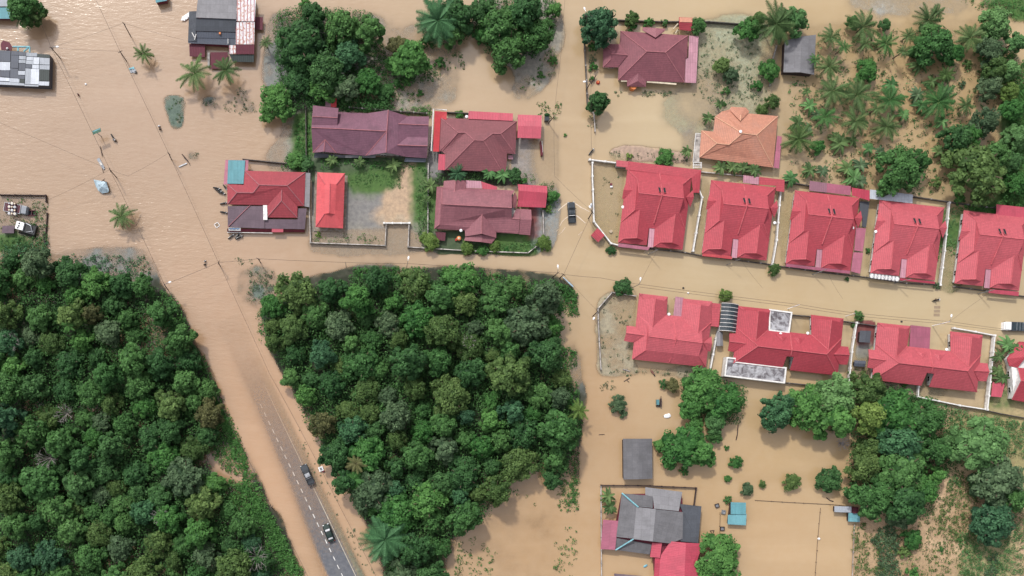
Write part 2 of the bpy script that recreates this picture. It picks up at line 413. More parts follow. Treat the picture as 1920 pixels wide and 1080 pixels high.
def zone(P, h, c, f=1.5, rough=0.15, cf=None):
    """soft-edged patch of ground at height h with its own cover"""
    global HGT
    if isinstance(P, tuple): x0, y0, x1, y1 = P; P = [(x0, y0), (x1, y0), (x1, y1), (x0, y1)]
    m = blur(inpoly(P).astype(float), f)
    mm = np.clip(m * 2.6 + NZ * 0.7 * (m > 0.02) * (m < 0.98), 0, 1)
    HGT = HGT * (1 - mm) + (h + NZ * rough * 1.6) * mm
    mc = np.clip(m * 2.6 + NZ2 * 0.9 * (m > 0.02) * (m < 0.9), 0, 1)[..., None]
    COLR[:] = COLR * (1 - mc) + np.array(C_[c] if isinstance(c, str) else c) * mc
FOREST_L = [(-20, 462), (60, 470), (140, 482), (265, 478), (285, 500), (300, 545), (345, 590), (360, 650), (400, 720), (425, 800), (465, 870), (510, 960), (550, 1040), (575, 1100), (-20, 1100)]
FOREST_C = [(495, 560), (520, 535), (640, 512), (690, 500), (800, 505), (900, 505), (1000, 515), (1050, 525), (1078, 540), (1082, 590), (1060, 600), (1078, 660), (1095, 760), (1085, 800), (1082, 900), (1060, 950), (1000, 900), (955, 905), (930, 980), (860, 1010), (840, 1040), (815, 1100), (735, 1100), (712, 1020), (668, 940), (625, 860), (580, 780), (548, 725), (508, 650), (492, 595)]
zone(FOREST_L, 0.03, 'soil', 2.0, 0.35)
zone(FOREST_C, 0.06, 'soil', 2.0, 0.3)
zone((215, 622, 300, 665), -0.5, 'mud', 1.5, 0.3)
zone([(120, 470), (275, 470), (290, 520), (180, 520), (110, 500)], -0.08, 'silt', 2.0, 0.25)
zone([(395, 850), (450, 850), (470, 900), (420, 890)], -0.25, 'silt', 2)
zone((205, 1040, 250, 1075), -0.4, 'mud', 1.5)
zone((450, 505, 515, 570), -0.1, (0.13, 0.17, 0.15), 2.5, 0.4)
zone((1040, 580, 1080, 640), -0.4, 'mud', 2)
zone([(940, 900), (1060, 890), (1080, 960), (1060, 1090), (850, 1090), (870, 1030)], -0.35, 'mud', 3.0, 0.35)
zone((1050, 660, 1082, 720), -0.08, 'silt', 2, .2)
# around the upper trees
zone([(505, 20), (720, 30), (740, 120), (830, 140), (800, 180), (740, 205), (600, 200), (560, 200), (500, 180)], -0.05, 'silt', 3, 0.25)
zone([(890, 0), (1050, 0), (1045, 120), (990, 190), (950, 180), (1000, 120), (900, 110)], -0.09, 'blue', 2.5, 0.32)
zone((700, 60, 850, 195), -0.1, 'blue', 4, 0.32)
zone([(305, 182), (345, 182), (342, 240), (325, 240)], -0.07, (0.10, 0.145, 0.12), 1.2, 0.4)
zone((352, 285, 375, 300), -0.08, (0.10, 0.145, 0.12), 1.2, 0.4)
zone([(375, 183), (480, 188), (480, 215), (440, 205), (380, 200)], -0.09, (0.12, 0.15, 0.14), 1.5, 0.4)
zone([(520, 200), (600, 205), (590, 330), (440, 300), (500, 290), (545, 260)], -0.06, 'blue', 3.0, 0.22)
# yards of the left block
zone((553, 215, 590, 325), 0.12, 'grass', 1.5, 0.1)
zone((588, 300, 800, 458), 0.18, 'conc', 1.0, 0.05)
zone((590, 300, 795, 340), 0.22, 'dgrass', 1.0, 0.03); zone([(652, 335), (755, 320), (752, 352), (700, 358), (655, 350)], 0.22, 'grass', 1.5, 0.03)
zone([(768, 305), (786, 308), (768, 425), (722, 424), (702, 405), (728, 395), (718, 368), (748, 360)], 0.2, (0.42, 0.31, 0.215), 0.8, 0.05)
zone((735, 415, 760, 470), -0.05, 'sand', 1, .05)
zone((778, 308, 818, 465), 0.2, 'grass', 1, 0.08)
zone((815, 438, 1012, 474), 0.15, 'dgrass', 0.8, 0.05); zone((930, 443, 1010, 474), 0.17, 'grass', 1.2, 0.03)
zone((815, 322, 1010, 345), 0.1, 'soil', 1.0, 0.03)
zone((806, 270, 826, 330), 0.1, 'conc', 0.6, 0.03)
zone((963, 262, 1014, 340), 0.0, (0.27, 0.25, 0.24), 1.0, 0.12)
zone((993, 385, 1022, 442), 0.12, 'red', 0.5, 0.02)
zone([(1018, 335), (1040, 335), (1050, 400), (1035, 470), (1016, 475)], -0.03, (0.24, 0.28, 0.3), 1.6, 0.08)
zone([(1012, 240), (1040, 235), (1045, 340), (1018, 345)], -0.2, 'silt', 2.0, 0.06)
zone((700, 438, 790, 475), -0.07, 'blue', 2.5, 0.1)
zone((577, 440, 720, 474), -0.1, 'blue', 2.0, 0.08)
# upper right garden
zone([(1305, 40), (1440, 45), (1470, 130), (1450, 230), (1330, 250), (1250, 240), (1220, 190), (1300, 175)], -0.045, (0.33, 0.37, 0.27), 4.0, 0.07)
zone((1120, 60, 1180, 100), -0.12, 'silt', 2); zone((1285, 160, 1345, 215), -0.13, 'silt', 2.5)
zone((1280, 245, 1305, 300), -0.05, 'conc', 1.5)
zone([(1140, 285), (1160, 278), (1200, 278), (1290, 290), (1290, 305), (1145, 295)], 0.08, (0.38, 0.28, 0.22), 0.8, 0.12)
# the two rows of bungalows
for (a, b, c, d) in ((1112, 308, 1165, 462), (1305, 335, 1330, 480), (1465, 350, 1488, 500), (1628, 365, 1645, 520), (1300, 350, 1312, 470)):
    zone((a, b, c, d), -0.11, (0.36, 0.32, 0.17), 1.5, 0.06)
zone((1760, 385, 1802, 470), 0.05, 'grass', 1.0, 0.15); zone((1760, 470, 1800, 545), -0.1, 'lawn', 1.5, 0.15)
zone([(1128, 560), (1160, 545), (1192, 550), (1182, 690), (1310, 690), (1310, 705), (1126, 702), (1120, 600)], -0.045, (0.32, 0.29, 0.21), 1.5, 0.2)
zone((1478, 590, 1525, 625), -0.17, (0.33, 0.28, 0.16), 1); zone((1590, 598, 1605, 720), -0.17, (0.3, 0.26, 0.16), 1)
zone((1606, 605, 1640, 650), 0.1, 'red', 0.5, 0.03); zone((1606, 650, 1632, 675), 0.12, 'conc', 0.5, 0.03)
zone((1600, 680, 1780, 745), -0.08, (0.2, 0.2, 0.14), 2.5, 0.2); zone((1778, 735, 1850, 770), -0.2, (0.42, 0.32, 0.2), 1)
zone((1852, 665, 1885, 750), -0.12, (0.34, 0.28, 0.16), 1.5); zone((1860, 740, 1925, 790), -0.03, 'lawn', 1.5, 0.2)
# plantation and right margin
zone([(1480, 60), (1850, 40), (1890, 200), (1880, 370), (1480, 340)], -0.2, (0.52, 0.38, 0.22), 4.0, 0.12)
zone([(1890, 180), (1960, 150), (1960, 400), (1870, 400)], 0.15, 'grass', 2, 0.1)
zone([(1800, 0), (1960, -10), (1960, 40), (1880, 25)], -0.02, 'grass', 2.5, 0.2)
zone([(1560, -10), (1800, -10), (1850, 20), (1700, 24), (1580, 10)], -0.08, (0.33, 0.34, 0.32), 2.5, 0.15)
zone([(1840, 378), (1925, 380), (1925, 400), (1800, 395)], 0.1, 'grass', 1.2, 0.15)
# lower right
zone([(1640, 960), (1760, 790), (1960, 780), (1960, 1100), (1602, 1100), (1602, 990)], -0.06, (0.54, 0.39, 0.25), 3, 0.15)
zone([(1780, 770), (1960, 800), (1960, 900), (1800, 860)], 0.03, (0.3, 0.27, 0.13), 3, 0.2)
zone([(1830, 1000), (1880, 980), (1900, 1100), (1800, 1100)], 0.0, (0.3, 0.27, 0.14), 2.5, 0.25)
# left compound
zone((-20, 368, 88, 455), -0.13, 'silt', 1.5, 0.12); zone((-20, 445, 90, 475), 0.05, 'grass', 1.5, 0.3)
# the road: it climbs out of the flood to the south-east
ax, ay, bx, by = 478.0, 737.0, 640.0, 1075.0
ln = math.hypot(bx - ax, by - ay); ux, uy = (bx - ax) / ln, (by - ay) / ln
T = ((PXX - ax) * ux + (PXY - ay) * uy); S = ((PXX - ax) * -uy + (PXY - ay) * ux) * -1   # S>0 to the right (east) of the centre line
t = T / ln
prof = np.interp(t, [-0.6, -0.2, 0.0, 0.2, 0.45, 0.75, 1.0, 1.3], [-0.5, -0.2, -0.12, -0.075, -0.045, -0.025, 0.02, 0.15])
lw = np.interp(t, [0, 0.5, 1.0, 1.3], [6, 11, 24, 40])
cross = -np.clip((-S - lw), 0, 60) * 0.016 - np.clip(S - 24, 0, 60) * 0.004 - np.clip(S - 37, 0, 60) * 0.05
rz = prof + cross + NZ * 0.02
on = (T > -150) & (T < 900) & (S > -60) & (S < 75)
HGT = np.where(on, np.maximum(rz, HGT), HGT); on = on & (HGT <= rz + 1e-6)
asf = np.clip(1 - np.maximum(np.abs(S) - 24, 0) / 3, 0, 1)[..., None]; onf = on[..., None]
vg = (np.clip(1 - np.abs(S - 35) / 14, 0, 1) * np.clip(0.6 + NZ2 * 1.5, 0, 1))[..., None]
rc = COLR * (1 - vg) + np.array((0.09, 0.13, 0.07)) * vg; sg_ = (np.clip(1 - np.abs(S - 33) / 12, 0, 1))[..., None] * .9; rc = rc * (1 - sg_) + np.array((0.12, 0.155, 0.125)) * sg_
rc = rc * (1 - asf) + np.array((0.12, 0.13, 0.152)) * asf
COLR = np.where(onf, rc, COLR)
edge_ = (GX < -99) | (GX > 159) | (GY < -43) | (GY > 106); HGT = np.where(edge_, -1.1, HGT); COLR[edge_] = (0.4, 0.28, 0.17)
BR = np.interp(PXX, [-200, 200, 700, 1100, 2100], [0.0, 0.1, 0.45, 0.75, 1.0])
def grid_obj(name, Z):
    ny, nx = GX.shape
    v = np.stack([GX, GY, Z], -1).reshape(-1, 3)
    i = np.arange(nx * ny).reshape(ny, nx)
    f = np.stack([i[:-1, :-1], i[:-1, 1:], i[1:, 1:], i[1:, :-1]], -1).reshape(-1, 4)
    me = bpy.data.meshes.new(name); me.vertices.add(len(v)); me.vertices.foreach_set('co', v.ravel())
    me.loops.add(f.size); me.loops.foreach_set('vertex_index', f.ravel())
    me.polygons.add(len(f)); me.polygons.foreach_set('loop_start', np.arange(len(f)) * 4); me.polygons.foreach_set('loop_total', np.full(len(f), 4))
    me.update(); me.polygons.foreach_set('use_smooth', [True] * len(f))
    o = bpy.data.objects.new(name, me); col.objects.link(o)
    return o
g = grid_obj('ground', HGT); g['kind'] = 'structure'
a = g.data.attributes.new('cover', 'FLOAT_COLOR', 'POINT'); a.data.foreach_set('color', np.concatenate([COLR.reshape(-1, 3), np.ones((GX.size, 1))], 1).ravel())
m, nt, p = newmat('ground_cover')
at_ = N(nt, 'ShaderNodeAttribute'); at_.attribute_name = 'cover'
pos = N(nt, 'ShaderNodeNewGeometry').outputs['Position']
f1 = noise(nt, pos, 1.1, 8, 0.7); f2 = noise(nt, pos, 0.25, 5, 0.6)
c = mixc(nt, rng(nt, f1, 0.3, 0.7), mixc(nt, 1.0, at_.outputs['Color'], (0.7, 0.7, 0.72), 'MULTIPLY'), mixc(nt, 1.0, at_.outputs['Color'], (1.28, 1.25, 1.2), 'MULTIPLY'))
c = mixc(nt, rng(nt, f2, 0.5, 0.7, 0, 0.15), c, (0.3, 0.27, 0.22))
nt.links.new(c, p.inputs['Base Color']); p.inputs['Roughness'].default_value = 0.85
g.data.materials.append(m)
wt = grid_obj('floodwater', np.zeros(GX.shape)); wt['kind'] = 'structure'
a = wt.data.attributes.new('depth', 'FLOAT', 'POINT'); a.data.foreach_set('value', (-HGT).ravel())
a = wt.data.attributes.new('silt', 'FLOAT', 'POINT'); a.data.foreach_set('value', BR.ravel())
a = wt.data.attributes.new('mud', 'FLOAT_COLOR', 'POINT'); a.data.foreach_set('color', np.concatenate([MUD.reshape(-1, 3), np.ones((GX.size, 1))], 1).ravel())
m, nt, p = newmat('muddy_water')
ma = N(nt, 'ShaderNodeAttribute'); ma.attribute_name = 'mud'
pos = N(nt, 'ShaderNodeNewGeometry').outputs['Position']
da = N(nt, 'ShaderNodeAttribute'); da.attribute_name = 'depth'; sa = N(nt, 'ShaderNodeAttribute'); sa.attribute_name = 'silt'
n1 = noise(nt, pos, 0.035, 5, 0.6); n2 = noise(nt, pos, 0.012, 3, 0.5); n3 = noise(nt, pos, 0.5, 4, .6)
c = mixc(nt, rng(nt, n1, 0.35, 0.7, 0, 0.6), ma.outputs['Color'], mixc(nt, 1.0, ma.outputs['Color'], (0.9, 0.85, 0.75), 'MULTIPLY'))
c = mixc(nt, rng(nt, n2, 0.4, 0.65, 0, 0.6), c, mixc(nt, 1.0, c, (1.06, 1.08, 1.14), 'MULTIPLY'))
c = mixc(nt, rng(nt, n3, 0.3, 0.8, 0, 0.12), c, (0.5, 0.42, 0.31))
mq = N(nt, 'ShaderNodeMapping'); mq.inputs['Rotation'].default_value = (0, 0, 1.1); mq.inputs['Scale'].default_value = (0.025, 0.14, 1); nt.links.new(pos, mq.inputs['Vector'])
qn = N(nt, 'ShaderNodeTexNoise'); qn.inputs['Scale'].default_value = 1.0; qn.inputs['Detail'].default_value = 6; qn.inputs['Distortion'].default_value = 0.8; nt.links.new(mq.outputs[0], qn.inputs['Vector'])
c = mixc(nt, rng(nt, qn.outputs['Fac'], 0.5, 0.72, 0, 0.5), c, mixc(nt, 1.0, c, (1.14, 1.17, 1.22), 'MULTIPLY'))
c = mixc(nt, rng(nt, qn.outputs['Fac'], 0.45, 0.25, 0, 0.5), c, mixc(nt, 1.0, c, (0.87, 0.85, 0.79), 'MULTIPLY'))
nt.links.new(c, p.inputs['Base Color']); p.inputs['Roughness'].default_value = 0.2; p.inputs['IOR'].default_value = 1.75
mp = N(nt, 'ShaderNodeMapping'); mp.inputs['Rotation'].default_value = (0, 0, 0.45); mp.inputs['Scale'].default_value = (0.45, 1.5, 1)
nt.links.new(pos, mp.inputs['Vector'])
r1 = noise(nt, mp.outputs[0], 0.9, 4, 0.6); r2 = noise(nt, pos, 3.0, 2, 0.5)
calm = rng(nt, noise(nt, pos, 0.018, 2), 0.38, 0.62, 0.25, 1.0)
lft = rng(nt, sa.outputs['Fac'], 0.15, 0.7, 1.0, 0.22)
hh = mathn(nt, 'MULTIPLY', mathn(nt, 'ADD', r1, mathn(nt, 'MULTIPLY', r2, 0.25)), mathn(nt, 'MULTIPLY', calm, lft))
b = N(nt, 'ShaderNodeBump'); b.inputs['Strength'].default_value = 0.6; b.inputs['Distance'].default_value = 0.15
nt.links.new(hh, b.inputs['Height']); nt.links.new(b.outputs[0], p.inputs['Normal'])
dn = mathn(nt, 'ADD', da.outputs['Fac'], rng(nt, noise(nt, pos, 1.6, 5, 0.7), 0.3, 0.7, -0.03, 0.03))
op = mathn(nt, 'SUBTRACT', 1.0, mathn(nt, 'EXPONENT', mathn(nt, 'MULTIPLY', mathn(nt, 'MAXIMUM', dn, 0.0), -8.0)))
nt.links.new(op, p.inputs['Alpha'])
wt.data.materials.append(m)
# road paint
mk = MB()
def rp(tpx, spx, dz=0.022):
    x = ax + ux * tpx + uy * spx; y = ay + uy * tpx - ux * spx
    zc = np.interp(tpx / ln, [-0.6, -0.2, 0.0, 0.2, 0.45, 0.75, 1.0, 1.3], [-0.5, -0.2, -0.12, -0.075, -0.045, -0.025, 0.02, 0.15])
    return at(x, y, 0) + Vector((0, 0, zc + dz + 0.012))
def strip(t0, t1, s0, s1, mi=0, n=1):
    for i in range(n):
        a = t0 + (t1 - t0) * i / n; b = t0 + (t1 - t0) * (i + 1) / n
        mk.face([rp(a, s0), rp(b, s0), rp(b, s1), rp(a, s1)], mi)
tt = 22.8
while tt < ln + 60:
    strip(tt, tt + 8.5, -0.75, 0.75); tt += 17.6
plain('road_line', (0.72, 0.72, 0.7), 0.7, var=0.15)
mk.build('road_marking', [MAT['road_line']])['kind'] = 'structure'
mk = MB()
strip(-10, ln + 60, 21.7, 22.8, 0, 30)
plain('edge_line', (0.55, 0.5, 0.4), 0.7, var=0.15)
mk.build('road_marking', [MAT['edge_line']])['kind'] = 'structure'
# ------------------------------------------------------------------ houses
def pts(view, s):
    d = {}
    for q in s.split(';'):
        q = q.split()
        if q: d[q[0]] = view(*map(float, q[1:4]))
    return d
def roof_uv(P):
    c = sum(P, Vector()) / len(P); n = Vector()
    for i in range(len(P)): n += (P[i] - c).cross(P[(i + 1) % len(P)] - c)
    if n.length < 1e-6: n = Vector((0, 0, 1))
    n.normalize()
    if n.z < 0: n = -n
    u = Vector((0, 0, 1)).cross(n)
    u = u.normalized() if u.length > 0.05 else Vector((1, 0, 0))
    v = n.cross(u)
    return [(p.dot(u), p.dot(v)) for p in P]
def roof_mesh(polys, thick=0.16, mi=None):
    """top faces + a fascia round the free edges + underside"""
    mb = MB(); edges = {}
    key = lambda p: (round(p.x, 3), round(p.y, 3), round(p.z, 3))
    dn = Vector((0, 0, -thick))
    for k, P in enumerate(polys):
        c = sum(P, Vector()) / len(P); nz = sum(((P[i] - c).cross(P[(i + 1) % len(P)] - c)).z for i in range(len(P)))
        if nz < 0: P = P[::-1]
        m_ = mi[k] if mi else 0
        mb.face(P, m_, roof_uv(P)); mb.face([p + dn for p in P[::-1]], m_, roof_uv(P[::-1]))
        for i in range(len(P)):
            a, b = P[i], P[(i + 1) % len(P)]; e = (key(a), key(b)); r = (e[1], e[0])
            if r in edges: del edges[r]
            else: edges[e] = (a, b, m_)
    for a, b, m_ in edges.values():
        mb.face([a, a + dn, b + dn, b], m_, [(0, 0.5), (0, 0.6), (1, 0.6), (1, 0.5)])
    return mb
def centre(P): 
    c = sum(P, Vector()) / len(P); return Vector((c.x, c.y, 0))
def wall_part(parent, outline, ztop, mat='white_paint', d=0.55, windows=True, zb=-1.2, name='wall'):
    W = inset(outline, d)
    mb = MB(); mb.prism(W, zb, ztop - 0.05, top=True); w_ = mb.build(name, MAT[mat], parent)
    if windows:
        n = len(W); nad = Vector((0, 0))
        for i in range(n):
            a, b = W[i], W[(i + 1) % n]; e = b - a; l = e.length
            if l < 2.6: continue
            e.normalize(); nrm = Vector((e.y, -e.x))
            if nrm.dot(nad - (a + b) / 2) < 0.15 * ((a + b) / 2).length: continue
            k = max(1, int(l / 3.6))
            for j in range(k):
                c = a + e * l * (j + 0.5) / k; zc = 0.95; ww, hh = 1.3, 1.0
                M = Matrix.Rotation(math.atan2(e.y, e.x), 3, 'Z')
                f = MB()
                for dx, dz, sx, sz in ((0, hh / 2, ww + .12, .08), (0, -hh / 2, ww + .12, .08), (-ww / 2, 0, .08, hh), (ww / 2, 0, .08, hh), (0, 0, .06, hh)):
                    f.box(Vector((c.x, c.y, zc)) + M @ Vector((dx, -0.04, dz)), (sx, .09, sz), M=M)
                fo = f.build('window', MAT['white_paint'], parent)
                g_ = MB(); g_.box(Vector((c.x, c.y, zc)) + M @ Vector((0, -0.02, 0)), (ww, .05, hh), M=M); g_.build('pane', MAT['dark_glass'], fo, loc=root_loc(parent))
    return w_
def ridge_part(parent, lines, mat, r=0.11):
    mb = MB()
    for a, b in lines: mb.tube([a + Vector((0, 0, .04)), b + Vector((0, 0, .04))], r, 5)
    return mb.build('ridge_cap', MAT[mat], parent)
def sheet(parent, P, mat, name='awning', thick=0.08, posts=True, uvdir=None):
    mb = roof_mesh([P], thick)
    o = mb.build(name, MAT[mat], parent)
    if posts:
        pm = MB(); Q = inset(P, 0.25)
        zz = min(p.z for p in P)
        for q in Q:
            pm.tube([(q.x, q.y, -1.1), (q.x, q.y, zz - 0.1)], 0.05, 5)
        pm.build('posts' if 0 else 'support_post', MAT['steel'], parent)
    return o
def house(name, view, V, F, rmat, label, cat, group=None, ridges='', rcap='ridge_red', wall='', wmat='white_paint', wz=2.4, wd=0.55, windows=True, inner=None):
    d = pts(view, V)
    polys = [[d[c] for c in f] for f in F.split()]
    base = centre([p for P in polys for p in P])
    e = empty(name, base, label, cat, group)
    rf = roof_mesh(polys).build('roof', MAT[rmat], e)
    if ridges: ridge_part(rf, [(d[a[0]], d[a[1]]) for a in ridges.split()], rcap)
    if wall: wall_part(e, [d[c] for c in wall], wz, wmat, wd, windows)
    return e, d
def poly(view, s, z=None):
    out = []
    for q in s.split(';'):
        q = list(map(float, q.split()))
        out.append(view(q[0], q[1], q[2] if len(q) > 2 else z))
    return out
# --- upper row of five bungalows: the fourth is the pattern
v4 = View(1620, 350, 5.4)
H4 = """A 160 135 2.4;B 812 210 2.4;C 280 238 4.1;D 255 545 4.1;R 310 380 5.5;S 765 430 5.5;E 740 290 4.1;F 700 590 4.1;G 93 670 2.4;
P 300 548 4.1;Q 272 832 4.1;M 130 835 2.95;N 330 855 2.95;L 65 875 2.4;O 355 903 2.4;J 378 730 2.4;K 437 735 2.4;
p 662 592 4.1;q 628 878 4.1;m 495 877 2.95;n 692 905 2.95;l 423 918 2.4;o 718 950 2.4;H 745 745 2.4;
1 130 342 3.3;2 245 348 3.5;3 150 255 2.4;4 106 440 2.4;5 765 412 3.6;6 842 418 3.3;7 825 342 2.4;8 797 520 2.4;9 750 348 3.2;
c 284 244 4.15;d 262 540 4.15;e 744 296 4.15;f 706 585 4.15;a 268 838 2.96"""
F4 = "ABESRC ACDPG CRD DRSFpKJP EFS BEFpH GPQML PJONQ MNQ LMNO KpqmL".replace('KpqmL', 'Kpqml') + " pHonq mnq lmno 312 124 576 658"
ANCH = [(1198.9, 393.7), (1357.2, 413.8), (1515.6, 433.3), (1675.4, 451.5), (1834.3, 470.9)]
LAB = ["red tiled bungalow at the crossroads, small porch roof on its back left corner",
       "red tiled bungalow with a bright red front fascia, second from the crossroads",
       "red tiled bungalow with pink awnings down its right side and a small dark courtyard",
       "red tiled bungalow with a pale metal roof behind and a white ringed canopy in front",
       "rightmost red tiled bungalow with a green grass strip along its left wall"]
proto, d4 = house('bungalow', v4, H4, F4, 'red_tile', LAB[3], 'house', 'red tiled bungalows of the upper row',
    ridges='CR AC RS BE PQ pq LM Mo lm GD Hf'.replace('Mo', 'MQ'), wall='ABHolKJOLG')
# details shared by all five
fm = MB()
for s_ in ("490 178 2.62;546 402 5.72", "546 402 5.72;436 680 3.15"):
    a_, b_ = poly(v4, s_); fm.tube([a_, b_], 0.17, 6)
fm.build('party_wall_coping', MAT['ridge_red'], proto)
for s_ in ("488 319 4.5;514 322 4.5;530 375 5.25;509 371 5.25", "540 323 4.5;565 326 4.5;581 381 5.25;556 378 5.25"):
    P = poly(v4, s_); k = MB()
    k.prism([p + Vector((0, 0, 0)) for p in P], 4.0, 4.4, top=False)
    q = MB()
    for i in range(4): q.tube([P[i] + Vector((0, 0, .2)), P[(i + 1) % 4] + Vector((0, 0, .2))], .06, 4)
    so_ = q.build('skylight', MAT['ridge_red'], proto)
    g_ = MB(); g_.face([p + Vector((0, 0, .22)) for p in P]); g_.build('pane', MAT['dark_glass'], so_, loc=root_loc(proto))
a_ = poly(v4, "382 728 2.3;436 734 2.3;418 925 2.25;364 920 2.25")
sheet(proto, a_, 'faded_pink_sheet', 'awning', posts=False)
HS = []
for i, (x, y) in enumerate(ANCH):
    if i == 3: HS.append(proto); continue
    c = copy_tree(proto)
    dlt = at(x, y, 4.1) - at(ANCH[3][0], ANCH[3][1], 4.1)
    c.location = proto.location + Vector((dlt.x, dlt.y, 0)); c['label'] = LAB[i]; HS.append(c)
def extra(h, view, s, mat, z=2.25, name='awning', **k):
    return sheet(h, poly(view, s, z), mat, name, **k)
v1 = View(1140, 290, 5.4); v2 = View(1300, 310, 5.683); v3 = View(1460, 330, 5.4); v5 = View(1770, 370, 5.4)
bx_ = poly(v1, "85 55;205 68;200 130;85 118", 2.3)
extra(HS[0], v1, "85 55;205 68;200 130;85 118", 'red_tile', 2.5, 'porch_roof'); 
mb = MB(); mb.prism(inset(bx_, .15), -1, 2.3); mb.build('porch_wall', MAT['grey_concrete'], HS[0])
extra(HS[0], v1, "203 66 2.2;945 155 2.2;845 235 2.62;178 150 2.62", 'red_tile', name='rear_roof')
extra(HS[0], v1, "845 235 2.62;945 155 2.2;925 387 2.2;862 385 2.62", 'red_tile', name='side_roof')
extra(HS[0], v1, "105 895 2.4;425 937 2.4;405 967 2.2;105 932 2.2", 'pink_sheet')
extra(HS[1], v2, "535 105;700 125;695 205;530 185", 'faded_pink_sheet', 2.3)
extra(HS[1], v2, "700 122;973 155;968 285;880 272;880 218;700 205", 'red_tile', 2.3, 'rear_roof')
extra(HS[1], v2, "97 925 2.4;412 970 2.4;410 1000 2.1;97 966 2.1", 'bright_red_sheet')
extra(HS[2], v3, "315 48;490 73;486 168;310 148", 'mauve_sheet', 2.3)
extra(HS[2], v3, "491 73;732 103;726 195;488 166", 'pink_sheet', 2.4)
extra(HS[2], v3, "740 118;920 145;920 250;745 198", 'pink_red_sheet', 2.35)
extra(HS[2], v3, "822 255;920 262;885 520;845 512;850 420;820 350", 'dark_asbestos', 1.2, 'courtyard_roof')
extra(HS[2], v3, "785 522;885 532;850 765;765 752", 'pink_sheet', 2.3)
extra(HS[2], v3, "757 772;855 778;825 990;732 965", 'pink_sheet', 2.2)
extra(HS[2], v3, "75 886 2.4;370 922 2.4;725 960 2.4;722 990 2.2;372 952 2.2;72 916 2.2", 'pink_sheet')
extra(HS[3], v4, "62 28;495 80;490 168;60 122", 'pale_zinc', 2.5, 'rear_roof')
o_ = extra(HS[3], v4, "62 878;357 913;352 957;60 924", 'white_paint', 2.45, 'entrance_canopy')
cm = MB()
for k in range(8):
    c = v4(82 + k * 36, 902 + k * 4.4, 2.5); path = [c + Vector((math.cos(t_) * .62, math.sin(t_) * .62, 0)) for t_ in [2 * math.pi * j / 16 for j in range(17)]]
    cm.tube(path, .07, 4, cap=False)
cm.build('ring_ornament', MAT['steel'], o_, loc=root_loc(HS[3]))
extra(HS[3], v4, "360 926 2.4;722 962 2.4;718 984 2.2;362 948 2.2", 'pink_red_sheet')
extra(HS[4], v5, "532 70;830 102;825 208;527 178", 'pink_red_sheet', 2.5, 'rear_roof')
extra(HS[4], v5, "462 930 2.4;760 955 2.4;755 1000 2.1;450 966 2.1", 'pink_red_sheet')
# --- lower row
def lower(name, view, V, F, label, group, **k):
    return house(name, view, V, F, 'red_tile', label, 'house', group, **k)
v8 = View(1590, 590, 5.4); v7 = View(1340, 560, 6.0); v6 = View(1160, 530, 6.0)
H3 = """a 300 80 2.4;b 632 115 2.4;c 360 125 3;d 600 148 3;e 515 132 4.6;f 487 437 4.6;g 278 300 2.4;R 515 490 5.4;S 1210 572 5.4;h 245 660 2.4;
i 600 320 2.4;j 1040 370 2.4;k 1222 525 4.6;l 1035 168 2.4;m 1365 207 2.4;n 1085 215 3;o 1330 240 3;p 1255 225 4.6;q 1345 408 2.4;t 1305 785 2.4;
u 820 731 2.4;v 872 600 4.35;w 800 590 4.35;x 742 720 2.4;A 385 462 3.9;B 214 440 3.3;C 207 350 2.4;D 195 535 2.4;E 250 545 2.5;G 292 362 2.6;
F 1275 569 3.9;H 1340 487 2.5;I 1412 493 2.4;J 1432 576 3.3;K 1402 675 2.4;L 1325 672 2.5;
1 690 372 3.2;2 800 390 3.2;3 758 442 4.3;4 862 402 3.2;5 976 407 3.2;6 930 467 4.3;7 745 388 3.75;8 918 404 3.75"""
FL = "acefg edbif abdc cde gfR gRh fijkSR lnpkj pomqk lmon nop kqS qSt RStuvwxh CBAG BDEA FHIJ FJKL 172 173 273 485 486 586".replace('172 ', '').replace('485 ', '')
LL = ["red tiled duplex with a pink carport roof between its two front wings",
      "red tiled duplex with silver topped white flat roofs at two corners"]
b3, d3 = lower('duplex_house', v8, H3, FL, LL[0], 'red tiled duplexes of the lower row', ridges='ef hR RS gR pk ac fi St qS BA JF kj', wall='abijlmqtuvwxhg')
cp = MB()
for s_ in ("825 370 2.62;862 530 5.57", "862 530 5.57;846 582 4.85"):
    a_, b_ = poly(v8, s_); cp.tube([a_, b_], 0.17, 6)
cp.build('party_wall_coping', MAT['ridge_red'], b3)
b2 = copy_tree(b3); dl = at(1421.2, 649.2, 5.4) - at(1685.4, 680.7, 5.4); b2.location = b3.location + Vector((dl.x, dl.y, 0)); b2['label'] = LL[1]
extra(b3, v8, "634 105;837 128;825 358;622 328", 'pink_sheet', 2.35, 'carport_roof')
def flat_roof(h, view, s, z, name='flat_roof'):
    P = poly(view, s, z); mb = MB(); mb.prism(P, -1.0, z - 0.25)
    I = [(p.x, p.y) for p in inset(P, 0.35)]
    ar = sum(P[i].x * P[(i + 1) % len(P)].y - P[(i + 1) % len(P)].x * P[i].y for i in range(len(P)))
    if ar < 0: P = P[::-1]
    for i in range(len(P)):
        j = (i + 1) % len(P)
        o1, o2 = P[i], P[j]; i1 = Vector((*I[i], z)); i2 = Vector((*I[j], z))
        mb.face([o1, o2, i2, i1]); mb.face([i1, i2, i2 - Vector((0, 0, .4)), i1 - Vector((0, 0, .4))])
        mb.face([o1 - Vector((0, 0, .4)), o2 - Vector((0, 0, .4)), o2, o1])
    o = mb.build(name, MAT['white_paint'], h)
    m2 = MB(); m2.face([Vector((x, y, z - 0.23)) for x, y in I]); m2.build('roof_membrane', MAT['silver_membrane'], o, loc=root_loc(h))
flat_roof(b2, v7, "614 114;876 150;842 392;610 362", 2.55)
